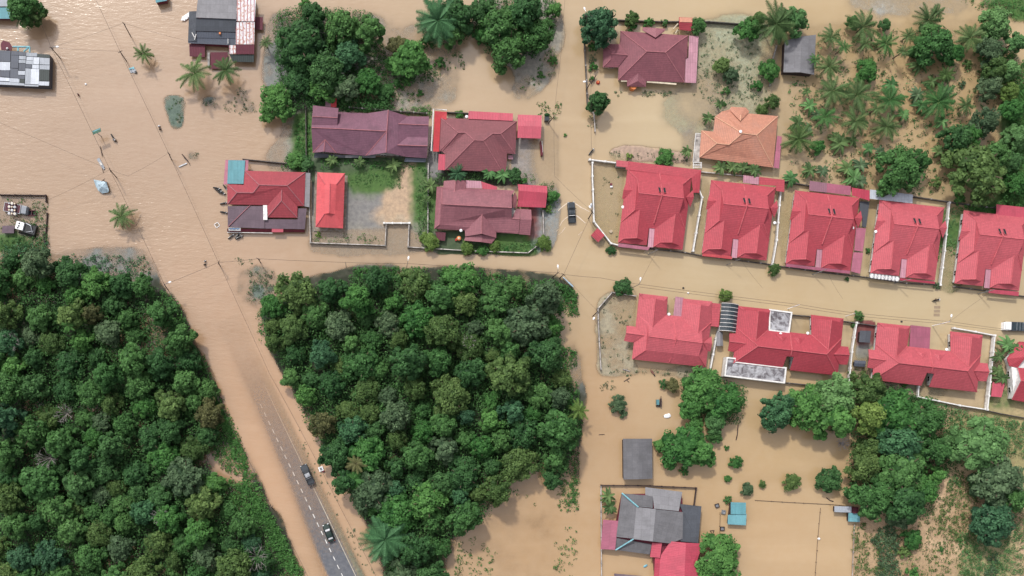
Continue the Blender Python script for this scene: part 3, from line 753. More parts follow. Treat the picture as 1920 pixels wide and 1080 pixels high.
flat_roof(b2, v7, "135 655;252 668;246 706;812 772;792 955;108 872", 2.7)
# barrel canopy over the passage
def barrel(view, s, z0, rise, name, label, n=8):
    P = poly(view, s, z0); base = centre(P); e = empty(name, base, label, 'canopy')
    mb = MB(); rb = MB()
    def q(u, v_):
        a = P[0].lerp(P[1], u); b = P[3].lerp(P[2], u); p = a.lerp(b, v_); return p + Vector((0, 0, rise * math.sin(math.pi * u)))
    for i in range(n): mb.face([q(i / n, 0), q((i + 1) / n, 0), q((i + 1) / n, 1), q(i / n, 1)])
    mb.build('canopy_sheet', MAT['canopy_black'], e)
    for k in range(8):
        r_ = MB(); r_.tube([q(i / n, min(.99, k / 7 * .98 + .01)) + Vector((0, 0, .05)) for i in range(n + 1)], .07, 4); r_.build('rib', MAT['white_paint'], e)
    pm = MB()
    for p in inset(P, .15): pm.tube([(p.x, p.y, -1.1), (p.x, p.y, z0)], .06, 5)
    pm.build('support_post', MAT['white_paint'], e)
barrel(v7, "80 45;270 66;238 377;53 360", 2.3, 0.9, 'barrel_canopy', 'black barrel canopy with white ribs bridging two red roofs of the lower row')
H1_ = """a 232 120 2.4;b 553 158 2.4;c 280 185 3;d 515 205 3;e 415 180 4.6;f 383 495 4.6;g 208 345 2.4;C 328 480 4.2;D 302 760 4.2;R 342 607 5.4;S 945 680 5.4;
h 150 862 2.4;i 540 362 2.4;j 706 380 2.4;k 893 560 4.6;l 725 178 2.4;m 1055 212 2.4;n 785 240 3;o 1015 264 3;p 925 250 4.6;q 1040 448 2.4;
E 936 548 4.2;F 900 825 4.2;T 982 950 2.4;A 287 594 3.9;B 84 567 3.3;1 90 482 2.4;2 187 495 2.5;3 60 655 2.4;4 165 672 2.5;
5 950 674 3.9;6 1052 686 3.3;7 1045 602 2.4;8 1032 775 2.4;9 1000 770 2.5"""
b1, d1 = lower('duplex_house', v6, H1_, "acefg edbif abdc cde gfRC gCDh CRD fijkSR lnpkj pomqk lmon nop kqES ESF qEFT DRSFTh 21BA B34A 576 6895 57q".replace(' 57q', ''),
    'red tiled duplex at the west end of the lower row beside the weedy corner yard', 'red tiled duplexes of the lower row', ridges='ef CR RS Dh FT pk qE ac BA 56'.replace('56', ''), wall='abijlmqTh' + 'g')
cp = MB()
for s_ in ("620 425 3.05;650 635 5.57", "650 635 5.57;574 890 2.75"):
    a_, b_ = poly(v6, s_); cp.tube([a_, b_], 0.17, 6)
cp.build('party_wall_coping', MAT['ridge_red'], b1)
for s_ in ("590 657 4.9;624 660 4.9;620 673 4.75;588 670 4.75", "646 665 4.9;680 669 4.9;676 682 4.75;644 679 4.75"):
    P = poly(v6, s_); q = MB(); q.face([p + Vector((0, 0, .12)) for p in P]); q.prism([p for p in P], 4.5, 4.95); q.build('roof_vent', MAT['black_paint'], b1)
extra(b1, v6, "640 155;735 170;708 382;614 375", 'faded_pink_sheet', 2.3, 'carport_roof')
extra(b1, v6, "1055 228;1147 237;1126 500;1038 488", 'red_tile', 2.35, 'side_roof')
# corner of one more house at the right edge
v9 = View(1850, 580, 5.4)
e4, _ = house('gabled_house', v9, """a 350 725 5;b 760 765 5;c 740 1000 2.4;d 255 915 2.4;e 315 590 2.6;f 700 620 2.6;g 205 500 2.6;h 400 480 4;i 400 330 2.4;j 330 325 2.4;k 230 575 2.4;l 560 350 2.4;m 560 500 4""",
    "abcd abfe ghek ghij ijlmh".replace('ijlmh', 'ilmh'), 'red_tile', 'red roofed house with a white gable wall, cut off by the right edge', 'house', wall='gjlfcdk', ridges='ab da ea')
gm = MB(); gm.face([v9(318, 610, 2.6), v9(345, 720, 4.85), v9(258, 905, 2.4), v9(205, 905, 0), v9(215, 720, 0.0), v9(290, 640, 1.2)]); gm.build('gable_wall', MAT['white_paint'], e4)
def carport(name, P, mat, label, cat='carport', gable=None, wallm=None, zb=-1.1):
    e = empty(name, centre(P), label, cat)
    if gable is None: roof_mesh([P], .1).build('roof', MAT[mat], e)
    else:
        roof_mesh(gable, .1).build('roof', MAT[mat], e)
    if wallm:
        mb = MB(); mb.prism(inset(P, .3), zb, min(p.z for p in P) - .1); mb.build('wall', MAT[wallm], e)
    else:
        for q in inset(P, .2):
            pm = MB(); pm.tube([(q.x, q.y, zb), (q.x, q.y, min(p.z for p in P) - .05)], .06, 5); pm.build('post', MAT['steel'], e)
    return e
def gabled(view, s, zr, ze, ax=0):
    """four eave corners -> two roof planes; ax 0: ridge joins mid 01 and mid 23"""
    P = poly(view, s, ze)
    if ax: P = P[1:] + P[:1]
    m1 = (P[0] + P[1]) / 2; m2 = (P[2] + P[3]) / 2; m1.z = m2.z = zr
    return P, [[P[0], m1, m2, P[3]], [m1, P[1], P[2], m2]]
carport('carport', poly(v9, "62 738;186 746;150 890;45 882", 1.9), 'pink_red_sheet', 'small pink carport roof between the long white wall and the gabled house')
P, G = gabled(v7, "25 368;88 375;95 532;20 533", 2.0, 1.6); carport('small_shed', P, 'pale_asbestos', 'small grey gabled shed squeezed against the white wall under the barrel canopy', 'shed', G, 'grey_concrete')
P, G = gabled(v8, "122 160;235 165;222 285;112 278", 2.0, 1.8); carport('garden_cabin', P, 'dark_asbestos', 'dark grey cabin standing on the brick paved side yard in the lower row', 'shed', G, 'dark_wood')
P, G = gabled(v8, "65 462;180 468;172 528;60 522", 1.6, 1.4, 1); carport('garden_cabin', P, 'slate_zinc', 'smaller slate coloured shelter below the dark cabin in the same side yard', 'shed', G, 'dark_wood')
# --- purple house
vp = View(570, 170, 7.2)
ph, dp = house('long_house', vp, """0 100 500 5.3;1 455 515 5.4;2 1118 548 5.6;3 1138 262 5.3;4 1108 835 5.3;5 468 290 2.4;6 860 305 2.4;8 835 878 2.4;b 435 842 2.4;c 285 662 3.8;d 118 838 2.4;e 270 822 3.5;
f 1400 345 2.5;g 1275 450 4.3;h 1682 466 4.3;i 1687 350 2.4;j 1674 632 3.0;k 1395 625 3.0;l 1260 735 4.3;m 1667 747 4.3;n 1657 912 2.4;o 1380 892 2.4;q 112 300 2.4;r 100 500 5.3""",
    "q0165".replace('q0165', 'q0215').replace('q0215', 'q015') + " 5126 632 284 028bcd dce cbe 3fgklo42 gfih ghjk lkjm lmno", 'purple_tile',
    'long purple tiled house with a raised block at its left end', 'house', ridges='01 12 32 24 gh lm cd ce cb 28', rcap='ridge_rose', wall='q56finod'.replace('n', 'n'), wmat='weathered_wall')
Pv = """w 120 198 4.2;x 466 236 4.2;v 453 368 5.5;u 115 350 5.5;y 103 560 4.0;z 445 580 4.0"""
dd = pts(vp, Pv); up = roof_mesh([[dd[c] for c in f] for f in ('wxvu', 'uvzy')]).build('upper_roof', MAT['purple_tile'], ph)
ridge_part(up, [(dd['u'], dd['v'])], 'ridge_rose'); wall_part(ph, [dd[c] for c in 'wxzy'], 4.2, 'weathered_wall', .4, False, name='upper_wall')
P1_ = [[vp(290, 92, 2.7), vp(365, 86, 3.1), vp(363, 220, 3.1), vp(288, 212, 2.7)]]; P2_ = [[vp(365, 86, 3.1), vp(440, 98, 2.7), vp(438, 224, 2.7), vp(363, 220, 3.1)]]
roof_mesh(P1_).build('porch_roof', MAT['mauve_sheet'], ph); roof_mesh(P2_).build('porch_roof', MAT['bright_red_sheet'], ph)
extra(ph, vp, "140 838 1.9;560 872 1.9;555 905 1.5;132 905 1.5", 'dark_asbestos', name='veranda_roof'); extra(ph, vp, "560 872 1.9;970 862 1.9;965 905 1.6;556 905 1.6", 'pale_asbestos', name='veranda_roof')
extra(ph, vp, "1370 905 1.8;1650 915 1.8;1640 965 1.5;1350 960 1.5", 'slate_zinc', name='veranda_roof')
# --- maroon house above
vb = View(800, 190, 7.2)
mh, dm = house('hipped_house', vb, """a 188 222 2.4;b 1220 266 2.4;A 425 422 4.6;B 525 422 4.6;C 640 525 5.4;D 768 530 5.4;E 890 435 4.6;F 1000 438 4.6;g 168 678 2.4;G 205 672 2.4;h 252 722 2.4;i 245 926 2.4;j 1072 960 2.4;I 1020 950 2.4;k 1085 702 2.4;l 1195 712 2.4""",
    "abFEDCBA aAGg ABhG BCih CDIi DEkjI EFlk Fbl".replace('CDIi', 'CDIi'), 'maroon_tile', 'maroon hipped house with pink sheet awnings and a big pink carport on its right', 'house', ridges='aA AB BC CD DE EF Fb Ci DI Fl AG'.replace(' Ci', ' Ci'), rcap='ridge_rose', wall='ablkjihg', wmat='weathered_wall')
extra(mh, vb, "108 130 2.9;272 142 2.9;268 250 2.7;190 226 2.6;166 680 2.6;86 676 2.9", 'bright_red_sheet', name='side_roof')
gm = MB(); gm.tube([vb(272, 118, 2.6), vb(92, 104, 2.6), vb(62, 672, 2.6)], .16, 5); gm.build('gutter', MAT['white_paint'], mh)
extra(mh, vb, "568 130 2.4;1166 163 2.4;1162 264 2.7;562 236 2.7", 'pink_red_sheet'); extra(mh, vb, "163 712;252 716;246 928;152 926", 'pink_red_sheet', 2.45)
extra(mh, vb, "1097 722;1168 730;1166 782;1095 778", 'faded_pink_sheet', 1.2, 'step_canopy')
P, G = gabled(vb, "1230 178;1552 190;1540 502;1225 492", 3.1, 2.7, 1); carport('carport', P, 'pink_red_sheet', 'large pink red carport roof attached right of the maroon hipped house', 'carport', G)
# --- rose house below
vc = View(800, 320, 6.352)
rh, dr = house('long_house', vc, """A 182 400 5.4;B 1015 442 5.4;C 182 215 4.0;D 156 635 3.2;a 120 190 2.4;b 90 690 2.4;e 1052 236 2.4;E 1012 290 3.4;F 1012 572 3.4;f 1095 752 2.4;
G 330 285 4.2;H 345 112 3.7;I 205 122 2.4;J 198 200 2.6;K 470 118 2.4;L 466 208 2.6;h 300 95 3.0;M 660 520 4.3;N 655 752 4.2;O 455 716 2.4;P 458 782 2.4;Q 828 712 2.4;R 828 800 2.4;
T 1110 578 3.6;U 1068 450 2.4;V 1112 460 2.4""",
    "aeEBAC aCDb CAD ABFfQOb" .replace('ABFfQOb', 'ABFfbD') + " IHGJ HKLG MOPN MNRQ FTVU FTf".replace('HKLG', 'HKLG'), 'rose_tile',
    'faded rose tiled house with a pointed front porch above yellow green shrubs', 'house', ridges='AB CA bD HG MN FT', rcap='ridge_rose', wall='aeUVfb', wmat='weathered_wall')
d2 = pts(vc, "a 1112 455 2.5;b 1245 465 2.5;c 1250 585 3.7;d 1115 580 3.7;e 1232 768 2.4;f 1100 757 2.4;g 1052 250 3.1;h 1078 320 3.1;i 1066 440 3.0;j 1020 438 3.2;k 1012 336 3.4;n 655 760 3.2;o 652 850 3.1;p 462 782 2.1;q 446 832 2.1;r 828 798 2.1;s 772 868 2.1")
roof_mesh([[d2[c] for c in f] for f in ('abcd', 'dcef')]).build('east_roof', MAT['rose_tile'], rh); wall_part(rh, [d2[c] for c in 'abef'], 2.4, 'weathered_wall', name='east_wall')
roof_mesh([[d2[c] for c in 'ghijk']]).build('corner_roof', MAT['maroon_tile'], rh)
roof_mesh([[d2[c] for c in f] for f in ('npqo', 'nosr')]).build('porch_roof', MAT['rose_tile'], rh)
extra(rh, vc, "468 115;648 125;662 212;468 205", 'faded_pink_sheet', 2.3); extra(rh, vc, "648 128;840 192;836 230;664 214", 'pink_red_sheet', 2.2)
carport('small_shed', poly(vc, "100 722;228 736;218 836;132 826", 1.5), 'dark_maroon_sheet', 'little maroon sheet shed at the left front corner of the rose tiled house', 'shed', None, 'maroon_paint', 0)
P = poly(vc, "1085 162 2.6;1434 182 2.6;1416 440 2.4;1080 428 2.4")
r1_, r2_, q1, q2 = vc(1094, 238, 3.3), vc(1436, 262, 3.3), vc(1088, 352, 2.7), vc(1424, 372, 2.7)
carport('carport', P, 'pink_red_sheet', 'pink red gabled carport roof right of the rose tiled house', 'carport', [[P[0], P[1], r2_, r1_], [r1_, r2_, q2, q1], [q1, q2, P[2], P[3]]])
# --- crimson house with the plum lean-to
vr = View(400, 290, 6.354)
ch, dc = house('hipped_house', vr, """a 370 190 2.4;b 1098 210 2.4;A 548 362 4.8;B 880 370 4.8;C 282 452 4.0;D 475 455 4.0;e 165 350 2.4;f 168 592 2.4;g 362 360 2.5;h 1082 612 2.4;
M 815 420 4.3;N 812 550 4.2;k 640 612 2.7;l 640 748 2.4;m 1000 752 2.4;n 1002 615 2.7""",
    "abBA aADg gDCe eCf fCDABh Bbh MklN MNmn Nlm", 'brick_red_tile', 'crimson hipped corner house with a plum lean-to and a teal roof patch', 'shop house',
    ridges='aA AB Bb Bh AD DC Ce Cf MN Nl Nm', rcap='ridge_rose', wall='abhfeg', wmat='maroon_paint', windows=False)
extra(ch, vr, "145 62;418 66;414 190;368 192;360 345;122 355", 'pink_sheet', 2.35, 'side_roof'); extra(ch, vr, "178 64;380 68;358 348;165 345", 'teal_sheet', 2.6, 'teal_roof')
extra(ch, vr, "172 612 2.4;644 612 2.4;644 762 2.2;612 764 2.2;610 880 1.9;172 862 1.9", 'plum_asbestos', name='lean_to_roof')
extra(ch, vr, "616 768 2.2;1005 772 2.3;1010 640 2.35;1112 640 2.4;1090 888 1.9;616 880 1.9", 'plum_asbestos', name='lean_to_roof')
extra(ch, vr, "1100 214;1156 220;1146 626;1086 616", 'pale_asbestos', 2.3, 'side_roof')
tb = MB(); tb.tube([vr(176, 858, 2.1), vr(440, 602, 2.55)], .09, 5); tb.build('gutter', MAT['ridge_rose'], ch)
tb = MB(); tb.box((vr(618, 690, 2.7)), (1.0, 3.6, .12), rz=0.02); tb.build('gutter', MAT['white_paint'], ch)
fb = MB()
a_, b_ = vr(165, 885, 1.7), vr(1092, 905, 1.7)
fb.face([vr(165, 880, 1.85), vr(1090, 895, 1.85), vr(1088, 925, 1.1), vr(165, 918, 1.1)]); fb.face([vr(165, 918, 1.1), vr(1088, 925, 1.1), vr(1088, 925, -1), vr(165, 918, -1)]); fb.build('front_awning', MAT['maroon_paint'], ch)
sb = MB(); sb.face([vr(180, 868, 1.92), vr(325, 872, 1.92), vr(325, 908, 1.55), vr(180, 905, 1.55)]); sg = sb.build('sign_board', MAT['white_paint'], ch)
sb = MB()
for k in range(14):
    x = 190 + k * 9; sb.face([vr(x, 874, 1.97), vr(x + 6, 874, 1.97), vr(x + 6, 886 + (k * 7) % 9, 1.8), vr(x, 886 + (k * 5) % 9, 1.8)])
sb.build('lettering', MAT['blue_paint'], sg, loc=root_loc(ch))
sb = MB(); sb.box(vr(765, 902, 1.8), (2.8, .9, .08)); sb.build('awning', MAT['pink_red_sheet'], ch)
gb = MB(); gb.tube([vr(165, 925, 1.0), vr(705, 935, 1.0)], .09, 5); gb.build('gutter', MAT['white_paint'], ch)
# --- free-standing scarlet hipped roof
e_, _ = house('garden_hall', vr, """a 1238 210 2.6;b 1568 222 2.6;c 1545 878 2.6;d 1218 862 2.6;A 1392 345 4.6;B 1382 697 4.6;C 1330 352 4.0;D 1466 355 4.0;E 1325 705 3.9;F 1452 712 3.9""",
    "abDC CDA aCABEd bcFBAD dEFc EFB", 'bright_red_sheet', 'scarlet hipped roof hall standing alone in the fenced dry yard', 'hall', ridges='AB aC bD dE', rcap='ridge_red', wall='abcd', wmat='cream_paint', wz=2.6)
ap = MB(); ap.prism(poly(vr, "1212 200;1600 250;1580 918;1195 910", 0.3), 0.0, 0.32); ap.build('plinth', MAT['grey_concrete'], e_)
# --- maroon house, top right
vt = View(1120, 40, 7.715)
th, dt = house('hipped_house', vt, """A 715 435 5.4;B 985 450 5.4;a 335 140 2.4;b 1312 205 2.4;c 1258 882 2.4;d 300 850 2.4;e 1155 310 3.9;E 1190 312 3.6;f 1300 520 2.5;g 1275 542 2.4;
C 200 470 3.6;D 435 487 3.6;h 90 330 2.4;i 80 665 2.4;j 325 330 2.5;k 300 665 2.5;l 195 405 3.2;m 195 545 3.2""",
    "abEeBA BefgcX".replace('BefgcX', 'Befgc') + " EbfX".replace('EbfX', 'Ebf') + " eEf aAd ABcd hlmi lCm hjDCl CDkim", 'rose_tile', 'big rose tiled hipped house in the top garden with a pale pink side roof', 'house', 'x'.replace('x', '') or None,
    ridges='AB aA Ad Bc Be eb CD mi hl', rcap='ridge_rose', wall='abgcdkihj', wmat='cream_paint')
extra(th, vt, "1328 205;1464 222;1428 892;1264 884;1278 545;1318 524", 'faded_pink_sheet', 2.25, 'side_roof')
q = pts(vt, "a 590 752 3.3;b 588 862 3.1;c 430 858 2.4;d 430 940 2.0;e 702 948 2.0;f 706 858 2.4;g 848 150 3.1;h 842 235 3.9;i 660 85 2.4;j 848 95 2.9;k 980 108 2.4;l 975 142 2.5;m 655 130 2.5;n 460 905 2.2;o 660 900 2.2")
roof_mesh([[q[c] for c in f] for f in ('acdb', 'abef', 'bde')]).build('porch_roof', MAT['rose_tile'], th)
roof_mesh([[q[c] for c in f] for f in ('ijhm', 'jklh')]).build('rear_gable_roof', MAT['rose_tile'], th)
gm = MB(); gm.box((vt(930, 892, 2.2)), (7.2, .35, .2), rz=-.08); gm.box(vt(390, 862, 2.2), (1.6, .35, .2)); gm.build('gutter', MAT['cream_paint'], th)
fl = MB(); fl.cyl(vt(515, 955, 0.9), .75, 1.6, 14); fl.build('bay_window', MAT['orange_paint'], th)
# --- orange house
vo = View(1290, 190, 7.715)
oh, do = house('hipped_house', vo, """A 785 462 5.4;B 990 490 5.2;C 418 608 4.3;D 590 630 4.3;a 390 222 2.4;x 490 148 2.4;b 1302 214 2.4;c 1232 958 2.4;d 165 812 2.4;e 195 420 2.4;f 370 437 2.4;y 620 110 2.4;z 890 175 2.4;
g 765 198 3.5;h 757 282 3.9;i 625 78 2.4;j 838 90 2.4;k 890 150 2.4;l 600 120 2.4""",
    "axyzbBA aADf fDCe eCd dCDABc Bbc ijg jkg lihg".replace('lihg', 'ligh') + " gkh", 'orange_tile', 'pale orange tiled hipped house with banana plants along its front', 'house', ridges='AB aA Bb Bc AD DC Ce Cd gh', rcap='ridge_orange', wall='abcdef', wmat='cream_paint')
extra(oh, vo, "1292 495;1360 512;1316 972;1238 958", 'pink_sheet', 2.2, 'side_roof')
bal = MB()
for s_ in ("112 462 1.6;72 885 1.6", "112 462 1.6;190 470 1.6", "72 885 1.6;200 885 1.6", "70 912 1.6;200 912 1.6", "70 935 1.6;200 935 1.6", "78 960 1.6;196 960 1.6", "78 885 1.6;78 970 1.6", "190 880 1.6;190 970 1.6"):
    a_, b_ = poly(vo, s_); bal.tube([a_, b_], .09, 5)
bal.build('balustrade', MAT['white_paint'], oh)
fl = MB(); fl.prism(poly(vo, "118 468;188 472;165 880;82 880", 1.0), -1, 0.9); fl.build('terrace', MAT['weathered_wall'], oh)
# --- gate pavilion
vg = View(1080, 0, 4.5)
P = poly(vg, "870 145;985 150;970 262;872 250", 2.4); r1_, r2_ = vg(870, 186, 3.2), vg(982, 190, 3.2)
gp = empty('garden_pavilion', centre(P), 'small orange and red tiled pavilion roof over yellow posts at the back garden wall', 'pavilion')
roof_mesh([[P[0], P[1], r2_, r1_], [r1_, r2_, P[2], P[3]]]).build('roof', MAT['red_tile'], gp)
roof_mesh([[P[0] + Vector((.1, -.1, .1)), P[1] + Vector((-.1, -.1, .1)), r2_ + Vector((-.1, 0, .08)), r1_ + Vector((.1, 0, .08))]], .05).build('roof_tiles', MAT['orange_tile'], gp)
for p in inset(P, .3):
    pm = MB(); pm.tube([(p.x, p.y, -1), (p.x, p.y, 2.4)], .14, 6); pm.build('post', MAT['cream_paint'], gp)
for s_ in ("862 200 1.2;820 245 1.0", "858 250 1.0;840 282 .8"):
    a_, b_ = poly(vg, s_); pm = MB(); pm.tube([a_, b_], .18, 6); pm.build('balustrade', MAT['cream_paint'], gp)
# --- patched sheet roofs of the two upper left buildings
def sheets(e, view, rows):
    for s_, mat, nm in rows:
        sheet(e, poly(view, s_), mat, nm, .1, posts=False)
vl = View(340, 0, 8.306)
e_ = empty('workshop', vl(500, 350, 0), 'dark grey sheet roofed workshop with rusty red and white striped sheets, palms in front', 'workshop')
sheets(e_, vl, [("262 -60 3.4;868 -60 3.4;850 297 4.1;225 272 4.1", 'pale_asbestos', 'roof'), ("228 280 3.8;852 302 3.8;846 498 3.1;226 482 3.1", 'dark_asbestos', 'roof'),
 ("236 488 2.9;846 508 2.9;846 600 2.6;240 588 2.6", 'slate_zinc', 'roof'), ("240 592 2.5;846 604 2.5;846 706 2.2;105 672 2.2;105 640 2.3", 'slate_zinc', 'roof'), ("120 178 2.8;238 172 3.0;224 480 3.0;234 640 2.6;104 640 2.4", 'dark_asbestos', 'side_roof'),
 ("872 -60 3.9;1162 -60 3.9;1142 332 3.6;850 330 3.6", 'rusty_striped_sheet', 'roof'), ("850 345 3.4;1142 340 3.4;1135 690 2.9;848 690 2.9", 'rusty_striped_sheet', 'roof'),
 ("848 694 2.8;1137 694 2.8;1134 842 2.5;850 842 2.5", 'dark_maroon_sheet', 'red_roof'), ("745 704 2.7;846 704 2.7;846 838 2.5;748 838 2.5", 'rusty_striped_sheet', 'roof'),
 ("748 848 2.2;1134 852 2.2;1128 968 1.8;800 962 1.8", 'green_black_sheet', 'lower_roof'), ("122 682 1.5;366 704 1.5;366 890 1.1;130 876 1.1", 'dark_maroon_sheet', 'veranda_roof'),
 ("452 815 .9;722 812 .9;720 1070 .7;456 1070 .7", 'dark_maroon_sheet', 'deck'), ("1150 262 1.5;1270 266 1.5;1266 466 1.2;1146 456 1.2", 'dark_maroon_sheet', 'side_roof')])
mb = MB(); mb.prism([Vector((p.x, p.y)) for p in poly(vl, "262 -50;1130 -50;1120 700;860 704;850 704;135 655;140 200;262 200", 2.2)], -1.2, 2.15); mb.build('wall', MAT['maroon_paint'], e_)
for s_ in ("232 530 2.95;205 620 2.7", "165 505 2.9;205 580 2.7"):
    a_, b_ = poly(vl, s_); mb = MB(); mb.tube([a_, b_], .12, 5); mb.build('flashing', MAT['white_paint'], e_)
mb = MB(); mb.box(vl(602, 520, 3.05), (.45, .45, .5)); mb.build('chimney', MAT['orange_paint'], e_)
mb = MB(); mb.box(vl(728, 645, 2.7), (.12, 1.2, .3)); mb.build('vent_pipe', MAT['white_paint'], e_)
mb = MB(); mb.box(vl(428, 935, .5), (.5, 3.4, .6)); mb.build('veranda_wall', MAT['grey_concrete'], e_)
v0 = View(0, 60, 9.0)
e_ = empty('patched_house', v0(400, 650, 0), 'house on the left edge under a patchwork of pale and dark metal sheets', 'house')
mb = MB(); mb.prism([Vector((p.x, p.y)) for p in poly(v0, "-120 310;838 385;830 915;-120 870", 2.4)], -1.2, 2.35); mb.build('wall', MAT['slate_zinc'], e_)
PT = """-120 300 180 318 170 500 -120 490 slate_zinc;190 320 318 325 316 390 188 388 slate_zinc;320 328 436 338 436 396 318 390 slate_zinc;440 345 628 352 625 415 440 408 zinc;630 366 840 380 838 438 630 424 green_black_sheet;
188 392 316 396 305 612 185 605 slate_zinc;318 400 436 404 434 465 316 460 zinc;448 418 560 420 556 480 446 476 pale_zinc;565 425 666 428 660 545 562 540 pale_zinc;672 432 838 442 836 552 670 545 zinc;
-120 500 172 508 168 645 -120 640 pale_zinc;318 470 432 474 430 525 316 522 zinc;316 528 432 530 424 648 312 645 slate_zinc;438 482 560 485 556 545 436 540 zinc;434 548 540 550 536 608 430 605 slate_zinc;545 550 660 552 656 620 540 615 pale_zinc;668 555 836 560 834 636 666 628 zinc;
12 642 162 650 160 765 10 750 slate_zinc;172 612 305 618 300 782 168 770 slate_zinc;308 655 422 658 418 725 306 720 pale_zinc;300 728 416 735 412 795 300 788 slate_zinc;430 612 515 618 508 885 420 880 zinc;518 620 660 626 655 885 512 880 pale_zinc;666 634 832 640 828 825 660 820 green_black_sheet;
-120 755 160 775 160 832 -120 818 pale_zinc;164 778 328 786 325 855 162 845 pale_zinc;330 795 412 798 410 862 330 858 green_black_sheet;655 830 830 838 826 906 650 898 pale_zinc;-120 825 410 868 415 905 -120 880 zinc;415 888 650 898 648 920 415 912 zinc"""
for k, q in enumerate(PT.split(';')):
    q = q.split(); c = list(map(float, q[:8])); zz = 2.5 + 0.05 * (k % 3)
    sheet(e_, [v0(c[i], c[i + 1], zz) for i in (0, 2, 4, 6)], q[8], 'roof_sheet', .05, posts=False)
P = poly(v0, "10 200;50 140;160 175;205 250;190 318;20 300", 2.2); mb = roof_mesh([P]); mb.build('tank_roof', MAT['dark_maroon_sheet'], e_)
for s_ in ("215 250 1.8;500 250 1.8", "500 250 1.8;500 345 1.8", "305 262 1.8;305 320 1.8", "480 260 1.8;400 330 1.8"):
    a_, b_ = poly(v0, s_); mb = MB(); mb.tube([a_, b_], .22, 5); mb.build('balcony_rail', MAT['teal_paint'], e_)
mb = MB(); mb.ball(v0(122, 278, 2.5), .3, 8, 5); mb.build('satellite_dish', MAT['white_paint'], e_)
e_ = empty('teal_shed', at(0, 18, 0), 'teal sheet roofed shed in the top left corner under the big green tree', 'shed')
sheets(e_, View(0, 0, 1), [("-30 14 2.4;22 14 2.4;22 35 2.2;-30 35 2.2", 'teal_sheet', 'roof'), ("-30 -8 2.6;18 -8 2.6;18 12 2.6;-30 12 2.6", 'zinc', 'roof')]); mb = MB(); mb.prism([at(-28, 0), at(20, 0), at(20, 36, 1), at(-28, 36, 1)], -1, 2.1); mb.build('wall', MAT['maroon_paint'], e_)
e_ = empty('teal_shed', at(302, -4, 0), 'small teal roofed hut cut off by the top edge, left of the workshop', 'shed')
sheets(e_, View(0, 0, 1), [("290 -18 2.4;312 -18 2.4;313 1 2.2;292 5 2.2", 'teal_sheet', 'roof')]); mb = MB(); mb.prism([at(292, -16, 2), at(311, -16, 2), at(312, 1, 2), at(293, 4, 2)], -1, 2.1); mb.build('wall', MAT['maroon_paint'], e_)
# --- grey compound at the bottom
vk = View(1120, 900, 6.0)
e_ = empty('farmhouse', vk(600, 600, 0), 'large grey sheet roofed farmhouse joined to a pink roofed wing at the bottom', 'farmhouse')
sheets(e_, vk, [("275 150 2.6;625 180 2.6;622 315 3.3;460 300 3.4", 'grey_asbestos', 'roof'), ("275 150 2.6;460 300 3.4;405 660 3.4;214 640 2.6", 'grey_asbestos', 'roof'),
 ("440 302 3.45;658 328 3.8;625 692 3.8;405 664 3.4", 'pale_asbestos', 'roof'), ("658 330 3.8;966 362 2.9;960 660 2.8;880 694 2.8;820 714 2.9;627 692 3.8", 'grey_asbestos', 'roof'),
 ("540 80 2.4;956 134 2.4;916 350 3.2;640 322 3.3;625 185 2.7;540 170 2.6", 'pale_asbestos', 'roof'), ("920 268 2.6;1172 296 2.3;1136 710 2.3;935 690 2.6;968 380 2.7", 'dark_asbestos', 'side_roof'),
 ("212 652 2.3;612 724 2.3;590 838 1.9;200 786 1.9", 'grey_asbestos', 'lean_to_roof'), ("65 445 2.0;236 460 2.4;200 786 2.4;38 778 2.0", 'pink_sheet', 'side_roof'),
 ("616 706 2.5;728 706 2.8;706 876 2.7;594 866 2.4", 'pink_red_sheet', 'wing_roof'), ("825 690 2.9;996 706 3.6;980 1120 3.6;690 1120 2.7;706 900 2.7;720 840 2.7", 'pink_red_sheet', 'wing_roof'),
 ("996 706 3.6;1196 716 2.7;1140 850 2.8;1112 960 2.8;1150 1120 2.7;980 1120 3.6", 'pink_red_sheet', 'wing_roof'), ("650 880 2.3;706 880 2.4;690 1120 2.4;635 1120 2.2", 'pink_red_sheet', 'lean_to_roof'),
 ("190 1052 2.0;505 1080 2.0;500 1130 2.0;190 1130 2.0", 'plum_asbestos', 'roof')])
mb = MB(); mb.prism([Vector((p.x, p.y)) for p in poly(vk, "290 165;950 150;960 285;1155 305;1130 700;1150 730;1120 1110;660 1110;640 870;580 820;80 765;85 460;225 470", 1.9)], -1.2, 1.85); mb.build('wall', MAT['maroon_paint'], e_)
for s_ in ("275 146 2.75;462 306 3.6", "205 788 2.1;408 664 3.5"):
    a_, b_ = poly(vk, s_); mb = MB(); mb.tube([a_, b_], .2, 5); mb.build('gutter', MAT['teal_paint'], e_)
